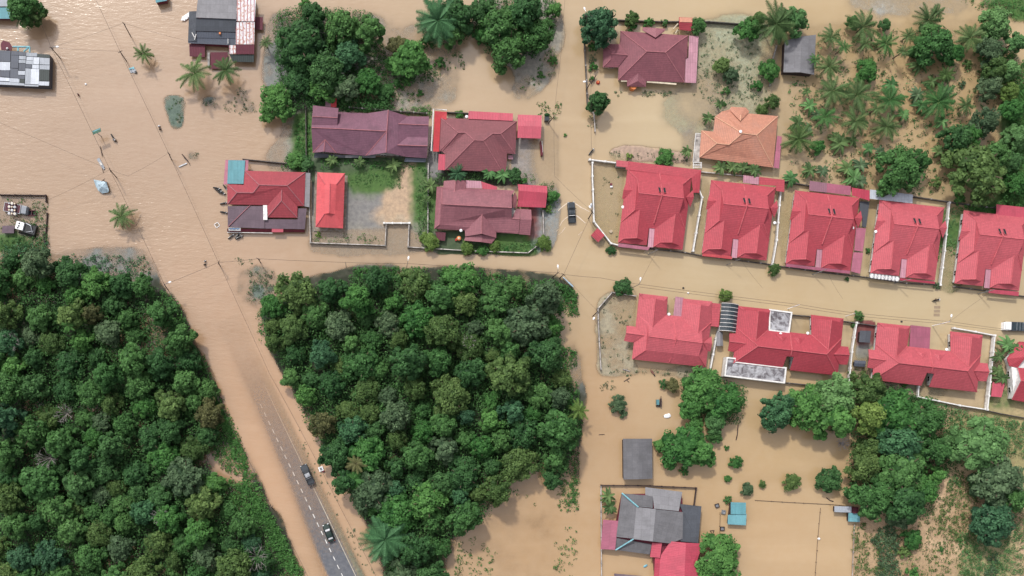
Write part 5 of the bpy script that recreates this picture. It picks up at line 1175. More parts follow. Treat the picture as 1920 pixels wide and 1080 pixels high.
# --- trees one by one: x y radius kind material height label
TR = """560 75 46 c deep_green 1.3 largest dark dome shaped tree left of the upper thicket
612 130 34 b deep_green 1.1 dark tree just below the big dome in the upper thicket
640 45 36 c mid_green 1.2 rounded tree at the top of the upper thicket, beside the grey flotsam
694 58 32 b mid_green 1.2 tree at the right end of the upper thicket
585 28 26 b deep_green 1.1 small dark tree behind the big dome near the top edge
655 98 30 b blue_green 1.0 blue green tree in the centre of the upper thicket
572 6 13 s bright_green 1 small bush at the very top edge above the thicket
518 186 34 c bright_green .9 glossy round tree at the lower left corner of the upper thicket
560 150 28 b deep_green .8 low dark tree above the glossy round one
605 168 28 b bright_green .8 leafy tree above the red chimney of the purple house
648 165 27 b grey_green .9 greyish tree in the lower part of the upper thicket
690 150 28 b bright_green .8 bright tree at the lower right of the upper thicket
722 170 18 b mid_green .7 small tree between the thicket and the open shallows
772 108 38 b bright_green .9 broad bright tree standing in the shallows right of the thicket
745 85 22 b brown_green .8 small brownish tree behind the broad bright one
800 75 16 s mid_green 1 small bush under the feathery oil palm
858 28 34 b deep_green 1 dark tree right of the oil palm at the top
850 66 24 b mid_green .9 tree just below the dark one right of the oil palm
905 18 26 b deep_green 1 dark tree touching the top edge between the oil palm and the great tree
945 38 42 c mid_green 1.25 left half of the great spreading tree at the top centre
985 22 38 b deep_green 1.3 topmost part of the great spreading tree group
960 85 36 c mid_green 1.15 lower part of the great spreading tree with its shadow on the water
1005 62 34 b mid_green 1.1 right hand tree of the great group at the top centre
905 62 18 b bright_green .8 small tree at the left foot of the great group
1040 18 16 b bright_green .9 small bright tree beside the flooded street at the top
1027 45 14 s mid_green 1 low bush right of the great group
1037 113 10 s bright_green .7 little round bush in the shallows by the street
1014 140 8 s mid_green .7 smallest of the bushes in the shallows by the street
745 158 10 s bright_green .8 small bush in the shallows left of the open water
788 174 8 s bright_green .7 tiny round bush standing alone in the shallows above the houses
1130 40 35 c blue_green 1.2 dark blue green tree at the top left corner of the garden
1112 60 20 b blue_green 1.0 lower lobe tree left of the blue green garden tree
1186 34 14 b olive .9 olive tree behind the back wall of the garden
1185 48 11 s bright_green 1 bright bush below the olive garden tree
1217 42 11 s bright_green 1 round green bush at the back wall of the garden
1247 42 9 s mid_green .9 small bush left of the garden pavilion
1310 47 17 b mid_green .9 green tree right of the garden pavilion
1122 190 23 b deep_green 1.0 dark round tree on the street side wall of the garden
1112 88 10 s bright_green .9 upper bush of the row along the garden wall
1113 125 10 s bright_green .9 lower bush of the row along the garden wall
1111 147 6 s bright_green .8 tiny bush near the red float in the garden
1355 122 17 b olive .8 olive tree in the middle of the garden
1372 140 16 b grey_green .8 greyish drooping tree touching the olive one in the garden
1362 170 10 s mid_green .9 small bush at the foot of the drooping garden tree
1421 160 13 s bright_green .8 round clump of plants ringed by stones in the garden
1447 128 20 c bright_green .9 round bright tree left of the grey shed
1405 55 23 b bright_green .9 bright tree under the tall palm by the back wall
1422 35 16 b olive .9 pale olive shrub behind the tall palm by the back wall
1492 34 30 c pale_green 1.1 pale round tree above the grey shed
1450 190 17 f olive .9 sparse olive tree behind the orange roof
1430 205 12 f olive .8 smaller sparse olive shrub behind the orange roof
1358 195 6 s bright_green .8 tiny shrub at the back of the orange roofed house
1250 293 16 c bright_green .7 round tree on the rubble strip behind the first bungalow
1180 293 8 s lime .7 small lime bush on the rubble strip
1147 469 9 c deep_green .6 small round tree beside the bend of the white wall
1170 537 17 c deep_green .7 dark round tree at the corner of the lower row
1362 553 14 f lime .8 yellow green tree by the street above the barrel canopy
1453 504 13 f olive .7 sparse olive tree on the street between the first two bungalows
1612 592 11 f mid_green .8 small tree on the street side between two duplexes
1758 536 8 s grey_green .8 grey bush below the fourth bungalow
1600 609 6 s mid_green .7 small bush inside the white wall between two duplexes
1588 523 5 s deep_green .8 potted looking bush in the water below the third bungalow
1599 706 12 s olive .9 bush at the lower end of the white wall between duplexes
1697 720 8 s bright_green .7 small bush behind the carport duplex
1160 758 18 f grey_green .6 thin drowned tree in open water below the corner yard
1168 775 10 s grey_green .7 lower tuft beside the thin drowned tree
1244 720 10 s deep_green .8 dark bush above the large green clump
1262 722 14 b brown_green .7 brown tinged bush beside the large green clump
1325 730 42 c bright_green .9 largest tree of the green clump below the first duplex
1300 760 26 b bright_green .8 left lower tree of the green clump below the first duplex
1365 755 34 c bright_green .9 right hand tree of the green clump below the first duplex
1345 790 24 f pale_green .8 ragged pale tree at the bottom of the green clump
1285 838 40 c bright_green .8 broad green tree right of the lone grey shed
1318 850 27 b bright_green .8 second green tree right of the lone grey shed
1303 800 20 b bright_green .8 small tree linking the green clump and the broad tree below it
1342 818 16 f mid_green .7 sparse little tree right of the broad green tree
1238 835 13 b bright_green .7 small tree touching the lone grey shed
712 205 9 s mid_green .7 low bush at the right corner behind the purple house
762 150 12 s bright_green .8 bush below the broad bright tree in the shallows
728 180 9 s grey_green .7 greyish bush in the shallows above the purple house
738 118 20 b bright_green .8 low tree in the gap between the thicket and the broad bright tree
825 118 13 s mid_green .9 bush right of the broad bright tree
1283 884 10 s bright_green .9 small bush below the broad green tree
1462 778 32 c blue_green 1.2 pale topped tree with a round shadow on open water
1475 755 20 b blue_green 1.1 upper part tree beside the one with the round shadow
1520 765 42 c bright_green 1.1 big tree at the left end of the grove behind the duplexes
1572 745 44 c pale_green 1.1 broad pale tree of the grove behind the duplexes
1570 790 38 b bright_green 1.0 tree in the lower left of the grove behind the duplexes
1632 730 32 b olive 1.0 olive tree of the grove just behind the carport duplex
1630 780 36 b lime 1.0 yellow green tree in the middle of the grove
1690 775 44 c bright_green 1.1 large tree in the right half of the grove
1745 790 40 c mid_green 1.1 dark green tree at the right end of the grove
1700 830 42 c blue_green 1.1 blue green tree below the right half of the grove
1757 845 30 b mid_green 1.0 tree on the lower right side of the grove
1635 840 26 f olive .9 olive tree at the inner bay of the grove
1625 872 34 f olive 1.0 larger olive tree with bare twigs at the inner bay
1700 885 48 c mid_green 1.1 big dome tree in the lower part of the grove
1650 935 42 c mid_green 1.1 big tree beside the small teal hut
1700 945 40 b deep_green 1.0 dark tree at the bottom of the grove
1735 920 28 b bright_green .9 bright tree at the lower right of the grove
1690 968 26 b grey_green .9 grey green tree at the very foot of the grove
1757 890 20 b bright_green .9 small bright tree at the grove's right margin
1850 835 52 c pale_green 1.2 large pale tree on the bank at the right
1885 900 46 c grey_green 1.2 grey green tree below the large pale one, at the right edge
1875 985 42 c blue_green 1.1 round blue green tree at the lower right edge
1908 935 26 b mid_green 1.0 tree half cut off by the right edge
1840 905 20 b mid_green .8 small tree in the shade between the bank trees
1560 900 26 c deep_green .7 lone dark bushy tree in the water left of the grove
1487 903 18 f olive .6 thin olive tree at the left of the half sunken row
1430 908 8 f olive .6 tiny thin tree in the half sunken row
1402 918 14 f grey_green .6 grey twiggy tree above the teal shack
1365 898 8 f bright_green .6 small sprig in the half sunken row
1381 868 14 f bright_green .6 leafy sapling in open water above the teal shack
1363 840 6 s bright_green .6 smallest sapling in open water
1365 937 9 s mid_green .7 bush against the back of the teal shack
1355 1050 46 c bright_green .8 glossy leaved tree beside the pink roofed wing
1715 1012 20 c bright_green .7 round green bush on the sandy shallows
1712 1075 16 s bright_green .8 fan leaved bush at the bottom edge
1697 1035 14 s olive .7 low bush beside the reeds
1800 1012 7 s mid_green .7 small dark bush on the sandy shallows
1765 1030 6 s mid_green .7 tiny bush on the sandy shallows
1632 128 23 c bright_green .8 bright round tree in the middle of the plantation
1600 40 14 b mid_green .8 small tree behind a palm at the top of the plantation
1660 45 12 b deep_green .8 dark bush right of the top palm
1765 78 36 c mid_green 1.1 largest dark leafy tree of the plantation
1742 60 20 b mid_green 1.0 upper left neighbour of the plantation's largest tree
1790 100 20 b bright_green 1.0 right lower neighbour of the plantation's largest tree
1878 36 30 c pale_green 1.1 pale leafy tree at the top right corner
1862 92 28 f grey_green 1.0 feathery grey green tree right of the plantation
1905 80 22 b pale_green 1.0 tree at the right edge below the top corner
1870 125 26 b olive 1.0 olive tree at the right margin of the plantation
1862 160 26 f grey_green 1.0 grey feathery tree at the right margin of the plantation
1895 170 20 b lime .8 yellowish tree at the right edge beside the grey feathery one
1855 224 28 f grey_green 1.0 grey green bush above the big dark round tree
1805 255 30 c deep_green 1.1 dark glossy elongated tree standing in sand
1830 248 22 c bright_green 1.0 right end of the dark glossy elongated tree
1700 312 42 c mid_green 1.2 big round tree above the third and fourth bungalows
1724 300 24 b mid_green 1.1 right shoulder tree of the big round one
1848 318 54 c olive 1.3 biggest round tree of the plantation, above the last bungalow
1903 205 24 b bright_green 1.0 shrubby tree on the green bank at the right edge, level with the dark elongated tree
1908 255 26 b pale_green .8 tree on the bank at the right edge
1898 300 22 b pale_green .9 pale shrubby tree on the bank at the right edge
1910 345 26 f bright_green .9 ragged bright tree low on the bank at the right edge
1895 130 22 b pale_green 1.0 pale tree at the right edge near the feathery grey one
1875 290 28 b mid_green 1.2 upper right neighbour of the biggest round tree
1535 275 15 b bright_green .7 bright leafy bush right of the orange roof
1755 342 13 s olive .8 olive bush between two big round trees
1800 372 14 s bright_green .8 bush at the wall between the last two bungalows
1640 85 8 s brown_green .8 brown stump like bush under the palms
1575 168 8 s mid_green .8 low bush in the left part of the plantation
1815 120 10 s olive .7 olive bush in the open middle of the plantation
1805 158 8 s grey_green .7 thin grey bush in the open middle of the plantation
805 452 20 f lime .6 first yellow green shrub at the left corner of the garden wall
877 465 15 f lime .6 second yellow green shrub along the garden wall
905 470 12 f bright_green .6 darker shrub between the yellow green ones
928 460 13 f lime .6 third yellow green shrub under the porch
1020 455 16 f lime .6 yellow green shrub outside the right wall corner
950 468 7 s bright_green .7 small clipped bush on the lawn edge
965 328 16 b deep_green .7 dark leafy tree between the two maroon houses
980 340 10 s bright_green .8 small bush below the dark leafy tree
1036 368 13 b bright_green .7 fan leaved shrub beside the pink gabled carport
1027 392 9 s lime .7 yellow shrub beside the pink gabled carport
978 376 9 f olive .6 small palm like shrub on the pink gabled carport
862 214 9 c bright_green .6 round bush behind the maroon hipped house
575 308 15 b deep_green .6 dark tree behind the crimson house
553 300 17 b bright_green .6 bright tree behind the crimson house
793 449 7 s lime .7 small lime bush by the lane wall
597 440 7 s lime .7 lime tuft in front of the scarlet hall
1050 582 9 s mid_green .7 drowned bush east of the central wood
1040 250 0 s mid_green .7 x
1060 253 4 s bright_green .7 tiny bush in the middle of the flooded street
1460 190 0 s olive 1 x
1735 430 0 s olive 1 x
1756 470 8 s bright_green .8 upper bush beside the fourth bungalow
1757 483 6 s bright_green .8 lower bush beside the fourth bungalow
1628 470 6 s bright_green .8 bush left of the fourth bungalow
40 8 36 b mid_green 1.0 large green tree in the top left corner
62 22 24 f olive 1.0 olive side of the tree in the top left corner
1910 655 12 b mid_green .8 green shrub at the right edge under the truck
1005 775 0 s olive 1 x"""
for ln_ in TR.split('\n'):
    q = ln_.split(None, 6)
    if float(q[2]) < 1: continue
    k = q[3]; tree(float(q[0]), float(q[1]), float(q[2]) * (1.1 if k in 'bc' else 1.05), k, q[4], q[6], None, h=float(q[5]), cat='bush' if k == 's' else 'tree', name='bush' if k == 's' else 'tree')
PLT = """365 138 32 tall coconut palm with long drooping fronds, left of the two in front of the workshop
423 132 26 smaller coconut palm right of the two in front of the workshop
268 101 18 coconut palm standing alone beside the floating blue debris
228 405 24 coconut palm standing alone in open water above the left wood
499 80 13 slender leaning palm right of the workshop
858 325 17 dark palm between the two maroon houses
45 22 30 coconut palm leaning over the top left corner shed
1455 45 38 very tall palm with spread fronds at the garden's back wall"""
for i, ln_ in enumerate(PLT.split('\n')):
    q = ln_.split(None, 3); palm(float(q[0]), float(q[1]), float(q[2]), q[3], mat='palm_green' if i != 5 else 'blue_green', z=7.5 if i == 7 else (3.6 if i in (4, 5, 2, 3) else 5))
vpn = View(1440, 0, 3.725)
rows = ['top', 'upper', 'middle', 'lower', 'bottom']
for k, q in enumerate("440 262 23;660 190 34;1120 145 30;1410 265 26;450 640 31;620 665 34;850 700 29;1190 710 34;820 305 24;610 850 28;825 885 27;400 820 22;215 970 29;1055 325 22;430 465 22;1380 735 18;680 305 16;1245 520 16;940 360 12;1180 85 14;530 330 14;760 760 16;330 420 13;980 250 14".split(';')):
    x, y, r_ = map(float, q.split()); wv = 'top' if y < 250 else 'upper part' if y < 420 else 'middle' if y < 720 else 'lower part'
    hv = 'left side' if x < 520 else 'centre' if x < 950 else 'right side'
    palm(1440 + x / 3.725, y / 3.725, r_ * 1.0, '%s coconut palm, %s of the plantation, %s' % ('large' if r_ > 28 else 'mid sized' if r_ > 20 else 'small', wv, hv), 'coconut palms of the plantation', z=R.uniform(3, 5), mat=R.choice(['palm_green', 'palm_green', 'mid_green', 'olive']))
for k, q in enumerate("1060 450 20;1140 570 15;1230 540 14;1040 660 16;1070 735 18;290 740 16;940 800 14;500 1000 20;205 860 17;1215 850 15;700 1040 13;470 960 12;160 1246 17;290 1188 16;375 1193 14;550 1175 17;600 1236 20;645 1155 17;640 1270 16;270 640 9;340 800 12;590 980 12;280 890 11;1250 640 12;860 590 16;780 1060 12;1190 1060 14".split(';')):
    x, y, r_ = map(float, q.split()); yy = y / 3.725; wv = 'top' if yy < 100 else 'middle' if yy < 230 else 'bottom'
    hv = 'left side' if x < 450 else 'centre' if x < 850 else 'right side'
    banana(1440 + x / 3.725, yy, r_ * .95, '%s banana plant, %s of the plantation, %s' % ('large' if r_ > 16 else 'small', wv, hv), 'banana plants of the plantation', R.choice(['pale_green', 'palm_green', 'grey_green']))
BL = """622 300 11 left banana plant in the yard below the purple house
674 304 11 middle banana plant in the yard below the purple house
738 310 15 right banana plant in the yard below the purple house
917 322 15 light green banana plant between the two maroon houses, left one
942 327 15 light green banana plant between the two maroon houses, right one
1352 314 15 left banana plant in the row before the orange roofed house
1373 313 15 second banana plant in the row before the orange roofed house
1393 314 14 third banana plant in the row before the orange roofed house
1414 318 15 right banana plant in the row before the orange roofed house
1350 195 10 small banana plant at the back corner of the orange roofed house
1328 221 12 banana plant left of the orange roofed house
1288 283 12 spiky dark plant on the rubble strip
807 348 14 banana plant in the lane beside the rose tiled house
800 375 10 lower banana plant in the lane beside the rose tiled house
1140 930 15 upper banana clump left of the farmhouse
1143 950 15 lower banana clump left of the farmhouse
1888 645 16 banana plant left in the clump below the green truck
1903 655 15 banana plant right in the clump below the green truck
1872 668 13 shaded banana plant beside the long white wall
1870 695 12 grey green banana plant beside the long white wall
1878 708 14 feathery banana plant above the small pink carport"""
for ln_ in BL.split('\n'):
    q = ln_.split(None, 3); banana(float(q[0]), float(q[1]), float(q[2]), q[3], None, 'pale_green' if 'light' in q[3] or 'truck' in q[3] else 'palm_green', z=2.2)
palm(722, 1012, 42, 'large dark oil palm at the road edge of the central wood', kind='o', name='oil_palm', mat='blue_green', z=7)
palm(822, 38, 40, 'feathery oil palm at the top, left of the great spreading tree', kind='o', name='oil_palm', mat='blue_green', z=7)
palm(668, 870, 18, 'dry brown topped palm in the central wood near the road', kind='p', mat='brown_green', z=8)
palm(663, 900, 20, 'green palm just below the dry brown one in the central wood', mat='bright_green', z=7)
palm(1085, 770, 20, 'bright green palm on the east edge of the central wood', mat='lime', z=5)
palm(128, 610, 13, 'small fan palm in the upper half of the left wood', mat='bright_green', z=9)
palm(5, 735, 24, 'olive palm cut by the left edge of the left wood', mat='olive', z=8)
def dead(px, py, rpx, label, z=8.0):
    rnd = random.Random(int(px)); c = at(px, py, z); e = empty('dead_tree', (c.x, c.y, 0), label, 'dead tree'); mb = MB()
    b = Vector((c.x, c.y, 0)); mb.tube([b - Vector((0, 0, 1)), b + Vector((0, 0, z * .6))], .2, 6, r2=.12)
    o = mb.build('trunk', MAT['dead_wood'], e)
    R_ = rpx * HC / FPX; mb = MB()
    for i in range(13):
        a = i * 2.4 + rnd.uniform(-.2, .2); d = Vector((math.cos(a), math.sin(a), 0)); p0 = b + Vector((0, 0, z * rnd.uniform(.4, .62))); p1 = b + d * R_ * .5 + Vector((0, 0, z * .85)); p2 = b + d * R_ * rnd.uniform(.8, 1.1) + Vector((0, 0, z * rnd.uniform(.9, 1.05)))
        mb.tube([p0, p1, p2], .1, 4, r2=.03)
        for j in range(4):
            q0 = p1.lerp(p2, rnd.uniform(0, .9)); mb.tube([q0, q0 + (d + rdir(rnd)).normalized() * R_ * .35], .045, 3, r2=.02)
    mb.build('branches', MAT['dead_wood'], e)
dead(478, 1048, 24, 'bare grey dead tree at the lower right of the left wood')
dead(85, 860, 20, 'bare dead tree in the left part of the left wood')
dead(118, 775, 16, 'pale twiggy dead tree near the gap in the left wood')
dead(300, 970, 15, 'thin bare dead tree near a flooded gap low in the left wood')
dead(880, 640, 12, 'small bare dead crown in the upper half of the central wood')
dead(20, 640, 15, 'bare dead crown at the left frame edge of the left wood')
dead(1582, 832, 12, 'small bleached dead tree in the bay of the grove', z=2.5)
dead(868, 965, 14, 'bare branch at the bottom right of the central wood', z=6)
# ------------------------------------------------------------------ walls, poles, wires, vehicles, people
def wall_line(s, label, mat='white_paint', h=1.0, w_=.22, name='compound_wall', cat='wall', posts=0, piers='white_paint', zb=-1.2):
    q = [tuple(map(float, a.split())) for a in s.split(';')]; P = [at(x, y, h) for x, y in q]
    e = empty(name, centre(P), label, cat)
    mb = MB()
    for a, b in zip(P[:-1], P[1:]):
        d = Vector((b.x - a.x, b.y - a.y)); l = d.length; c = (a + b) / 2
        mb.box((c.x, c.y, (h + zb) / 2), (l + w_ * .98, w_, h - zb), rz=math.atan2(d.y, d.x))
    mb.build('panel', MAT[mat], e)
    if posts:
        for a, b in zip(P[:-1], P[1:]):
            l = (b - a).length; n = max(1, int(l / posts))
            for i in range(n + 1):
                if i == n and b is not P[-1]: continue
                p = a.lerp(b, i / n); k = MB(); k.box((p.x, p.y, (h + .12 + zb) / 2), (w_ * 1.7, w_ * 1.7, h + .12 - zb), rz=math.atan2(b.y - a.y, b.x - a.x)); k.build('pier', MAT[piers], e)
    return e
WL = [
 ("1095 60;1097 95;1100 150;1102 200", "dark thin garden wall along the street beside the round tree", 'dark_concrete', .9, 3),
 ("1102 200;1114 212;1116 246", "pale wall stub south of the dark round street tree", 'weathered_wall', .9, 0),
 ("1106 299;1164 306", "white wall stub leading to the porch roof of the first bungalow", 'white_paint', 1.2, 3),
 ("1111 305;1111 330;1112 355;1114 415;1146 456;1162 460", "white curved compound wall at the crossroads corner", 'white_paint', 1.2, 4),
 ("1165 462;1230 467;1285 473;1317 479", "low front wall and gate line before the first bungalow", 'dark_concrete', .9, 3),
 ("1300 470;1317 370;1309 350", "white wall between the first and second bungalows", 'white_paint', 1.2, 3.5),
 ("1317 479;1380 487;1450 496", "low front gate line before the second bungalow", 'dark_concrete', .8, 3),
 ("1449 496;1457 450;1462 385;1466 345", "white wall between the second and third bungalows", 'white_paint', 1.3, 3.2),
 ("1450 497;1540 510;1630 520", "low front gate line before the third bungalow", 'dark_concrete', .8, 3),
 ("1630 520;1700 531;1765 534", "low front gate line before the fourth bungalow", 'dark_concrete', .8, 3),
 ("1764 534;1772 470;1781 380", "white wall between the fourth and fifth bungalows", 'white_paint', 1.3, 3.5),
 ("1790 537;1850 545;1925 556", "low front gate line before the fifth bungalow", 'dark_concrete', .8, 3),
 ("1712 368;1780 378;1850 388;1925 396", "dark back wall running behind the last two bungalows", 'dark_concrete', 1.0, 4),
 ("1471 340;1520 348;1560 352", "dark back wall behind the third bungalow", 'dark_concrete', 1.0, 0),
 ("1316 322;1400 330;1470 340", "dark back wall between the orange house and the second bungalow", 'weathered_wall', 1.0, 0),
 ("1192 555;1148 548;1122 578;1122 600;1124 640;1127 692", "long pale wall round the drowned corner yard of the lower row", 'weathered_wall', 1.1, 4),
 ("1332 694;1343 635;1350 612", "white wall right of the west duplex in the lower row", 'white_paint', 1.3, 3.5),
 ("1592 720;1598 660;1607 605", "white wall left of the carport duplex in the lower row", 'white_paint', 1.3, 3.5),
 ("1485 590;1520 593;1610 606;1645 611", "dark low street wall linking two duplexes of the lower row", 'dark_concrete', 1.0, 3),
 ("1790 615;1830 622;1866 629", "short white street wall at the carport duplex", 'white_paint', 1.3, 3),
 ("1866 629;1860 690;1852 768", "tall white wall along the right side of the carport duplex", 'white_paint', 1.6, 3),
 ("1852 768;1800 760;1722 744;1723 725", "white back wall of the carport duplex", 'white_paint', 1.2, 4),
 ("1722 745;1650 735;1480 718;1355 706", "dark back wall behind the silver roofed duplex", 'dark_concrete', .9, 4),
 ("1852 770;1880 776;1925 784", "dark back wall at the right edge", 'dark_concrete', .9, 0),
 ("1160 37;1240 40;1330 40;1440 48", "dark back wall of the garden at the top", 'dark_concrete', 1.2, 0),
 ("1457 85;1450 110;1446 150;1444 160", "grey wall between the garden and the grey shed", 'grey_concrete', 1.0, 0),
 ("578 318;582 455;722 460;724 420", "dark wall round the scarlet hall's yard", 'weathered_wall', 1.0, 4),
 ("720 418;768 418", "short white gateway wall of the dry yard", 'white_paint', 1.3, 2),
 ("767 418;765 463;830 467", "wall right of the dry yard's drive", 'weathered_wall', 1.0, 3),
 ("830 467;880 470;990 474;1008 460", "pale block wall along the street before the rose tiled house", 'weathered_wall', .9, 3.5),
 ("803 307;802 460", "thin side wall left of the rose tiled house", 'weathered_wall', 1.0, 4),
 ("1018 395;1020 440", "white side wall right of the rose tiled house", 'weathered_wall', 1.2, 3),
 ("574 316;573 200", "dark side wall left of the purple house", 'dark_concrete', 1.2, 0),
 ("655 201;800 212", "dark weathered wall behind the purple house", 'dark_concrete', 1.5, 3),
 ("838 210;960 216", "dark back wall of the maroon hipped house", 'dark_concrete', 1.3, 0),
 ("0 365;85 366;86 378", "dark stockade fence at the top of the fenced yard on the left", 'dark_wood', .9, 3),
 ("88 400;84 455;80 440", "broken timber fence at the right of the fenced yard", 'dark_wood', .6, 2.5),
 ("1128 910;1220 911;1306 915;1302 948", "thin dark fence behind the farmhouse", 'dark_wood', .7, 2.5),
 ("1127 912;1128 1080", "thin pale fence left of the farmhouse", 'weathered_wall', .6, 3),
 ("1602 985;1598 1085", "pale post and wire fence below the small teal hut", 'weathered_wall', .35, 3),
 ("455 298;577 310", "dark back wall behind the crimson house", 'dark_concrete', 1.0, 0)]
for s, lab, mt, h, po in WL: wall_line(s, lab, mt, h, posts=po, w_=.26 if mt == 'white_paint' else .18, piers='white_paint' if mt == 'white_paint' else 'dark_wood' if mt == 'dark_wood' else 'grey_concrete', name='fence' if 'fence' in lab else 'compound_wall', cat='fence' if 'fence' in lab else 'wall')
# posts and drift timber along old fence lines in the lower right field
def post_row(s, step, label, h=.5):
    q = [tuple(map(float, a.split())) for a in s.split(';')]; e = None
    P = [at(x, y, 0) for x, y in q]; e = empty('post_fence', centre(P), label, 'fence')
    for a, b in zip(P[:-1], P[1:]):
        n = int((b - a).length / step)
        for i in range(n):
            p = a.lerp(b, (i + R.uniform(.2, .8)) / n); k = MB(); k.tube([(p.x, p.y, -1), (p.x + R.uniform(-.1, .1), p.y + R.uniform(-.1, .1), h * R.uniform(.4, 1.2))], .07, 5); k.build('post', MAT['dark_wood'], e)
    k = MB(); k.tube([p + Vector((0, 0, .15)) for p in P], .05, 4); k.build('rail', MAT['dark_wood'], e)
post_row("1415 938;1480 942;1560 946;1600 950", 2.2, "thin line of fence posts leading right to the small teal hut")
post_row("1538 952;1532 1020;1528 1080", 2.4, "thin line of fence posts running down to the bottom edge")
post_row("1350 960;1349 1018", 2.4, "short line of drowned posts left of the teal shack")
# utility poles: foot is found from the photographed foot, top from the photographed top
def pole(bx_, by_, h, label, mat='dark_wood', r=.14, lean=None, arm=None, lamp=None, name='utility_pole', cat='pole'):
    b = at(bx_, by_, 0); e = empty(name, b, label, cat)
    top = Vector((b.x, b.y, h))
    if lean: top = at(lean[0], lean[1], h)
    mb = MB(); mb.tube([b - Vector((0, 0, 1.2)), b, top], r, 7, r2=r * .7); mb.build('shaft', MAT[mat], e)
    if mat == 'dark_wood':
        mb = MB(); mb.box(top - Vector((0, 0, .35)), (1.1, .12, .12), rz=R.uniform(0, 3)); mb.build('crossarm', MAT['dark_wood'], e)
    if lamp:
        l = at(lamp[0], lamp[1], h + .3); mb = MB(); mb.tube([top - Vector((0, 0, .4)), top.lerp(l, .5) + Vector((0, 0, .3)), l], .05, 5); mb.build('lamp_arm', MAT['steel'], e)
        a = math.atan2(l.y - top.y, l.x - top.x); mb = MB(); mb.ball(l, (.42, .24, .14), 8, 5, M=Matrix.Rotation(a, 3, 'Z')); mb.build('lamp_head', MAT['lamp_white'], e)
    return top
T1 = pole(245, 68, 7.0, "tall dark pole at the top left whose reflection points at a palm", lean=(231.5, 43))
T2 = pole(237, 114.5, 5.5, "dark pole standing right above the floating blue debris", lean=(224.7, 96))
T3 = pole(112.7, 109, 6.5, "dark pole with a street lamp right of the patched house", lean=(95.5, 89), lamp=(107.5, 87.5))
T4 = pole(218.5, 333, 6.0, "dark pole above the blue tarpaulin", lean=(205.7, 318))
T5 = pole(322, 300, 5.0, "dark pole left of the broken jetty frame", lean=(316, 287))
T6 = pole(314.6, 543, 6.0, "dark pole with a lamp at the top right corner of the left wood", lean=(308, 533.5), lamp=(318.5, 529))
T7 = pole(1087.5, 46, 7.0, "dark pole with a lamp beside the blue green garden tree", lean=(1099.5, 28.7), lamp=(1096, 16))
T8 = pole(1099, 169.5, 6.0, "dark pole with a lamp near the red float in the garden", lean=(1108, 153), lamp=(1096, 153))
T9 = pole(1049, 522, 6.0, "right one of two dark poles above the central wood's corner", lean=(1057, 514.5))
T10 = pole(1036, 520, 6.5, "left one of two dark poles above the central wood's corner, with a lamp", lean=(1046, 511.5), lamp=(1046, 499))
T11 = pole(1111.5, 593, 6.0, "dark pole with a lamp at the wall of the drowned corner yard", lean=(1121, 584), lamp=(1113.5, 597))
T12 = pole(1186, 539, 6.0, "thin grey pole beside the dark round tree of the lower row", 'steel', .1, lean=(1199, 533), lamp=(1201, 522.5))
T13 = pole(1477, 579, 6.5, "white street pole above the silver roofed duplex", 'lamp_white', .12, lean=(1499, 571))
T14 = pole(1585, 593, 5.0, "thin white pole beside the small street tree between two duplexes", 'lamp_white', .09, lean=(1604, 587))
T15 = pole(1748, 611, 7.0, "white street pole with a lamp above the carport duplex", 'lamp_white', .12, lean=(1781, 603), lamp=(1784, 592))
T16 = pole(1215, 477, 5.0, "white pole before the first bungalow", 'steel', .12, lean=(1233, 468.5))
T17 = pole(1362, 497, 5.0, "white pole before the second bungalow", 'steel', .12, lean=(1388, 485.5))
T18 = pole(1523, 515, 5.0, "white pole before the third bungalow", 'steel', .12, lean=(1549, 505))
T19 = pole(1677, 531, 5.0, "white pole before the fourth bungalow", 'steel', .12, lean=(1708, 523))
T20 = pole(1833, 551, 5.0, "white pole before the fifth bungalow", 'steel', .12, lean=(1864, 543))
T21 = pole(1028, 231, 5.0, "thin leaning pole at the big pink carport by the street", lean=(1039, 219))
T22 = pole(1103, 410, 6.0, "dark pole at the white curved wall beside the pickup truck", lean=(1111, 397), lamp=(1106, 388))
T23 = pole(413, 499, 4.5, "short pole in open water above the central wood", lean=(409.5, 492))
T24 = pole(489, 493, 5.0, "dark pole above the top left corner of the central wood", lean=(484, 485))
T25 = pole(649, 500, 4.5, "left thin pole at the top edge of the central wood", 'steel', .09, lean=(648, 492))
T26 = pole(762, 504, 5.0, "right thin pole with a lamp at the top edge of the central wood", 'steel', .09, lean=(764, 494), lamp=(766, 483))
T27 = pole(413, 755, 4.0, "leaning pole at the road edge of the left wood", lean=(409, 748))
T28 = pole(513, 955, 4.0, "second leaning pole further down the road edge of the left wood", lean=(509, 951))
T29 = pole(1868, 640, 4, "thin pole right of the white street wall", 'steel', .06, lean=(1880, 648))
T30 = pole(200, 343, 4.5, "slanting drift pole beside the blue tarpaulin", lean=(193, 337), r=.1)
def wire(pts_, label, sag=.5, r=.032):
    mb = MB()
    for a, b in zip(pts_[:-1], pts_[1:]):
        mb.tube([a.lerp(b, k / 8) - Vector((0, 0, sag * math.sin(math.pi * k / 8))) for k in range(9)], r, 4, cap=False)
    o = mb.build('overhead_wire', MAT['wire_black'], loc=pts_[0]); tag(o, label, 'wire'); return o
Z = 6.0
wire([at(75, 40, Z), T3, at(169, 240, Z), T4, at(240, 388, Z), T6, at(345, 588, 5), T27, T28, at(560, 1045, 5), at(590, 1110, 5)], "long overhead wire from the top left down to the left wood's road edge")
wire([at(175, -10, Z), T2, T5, T23, at(448, 575, 5), at(505, 700, 5), at(560, 800, 5), at(640, 955, 5), at(715, 1100, 5)], "long overhead wire crossing the open water and following the road's east edge")
wire([T6, T23, T24, T25, T26, T10, T9, at(1126, 521, Z), T12], "overhead wire above the top edge of the central wood")
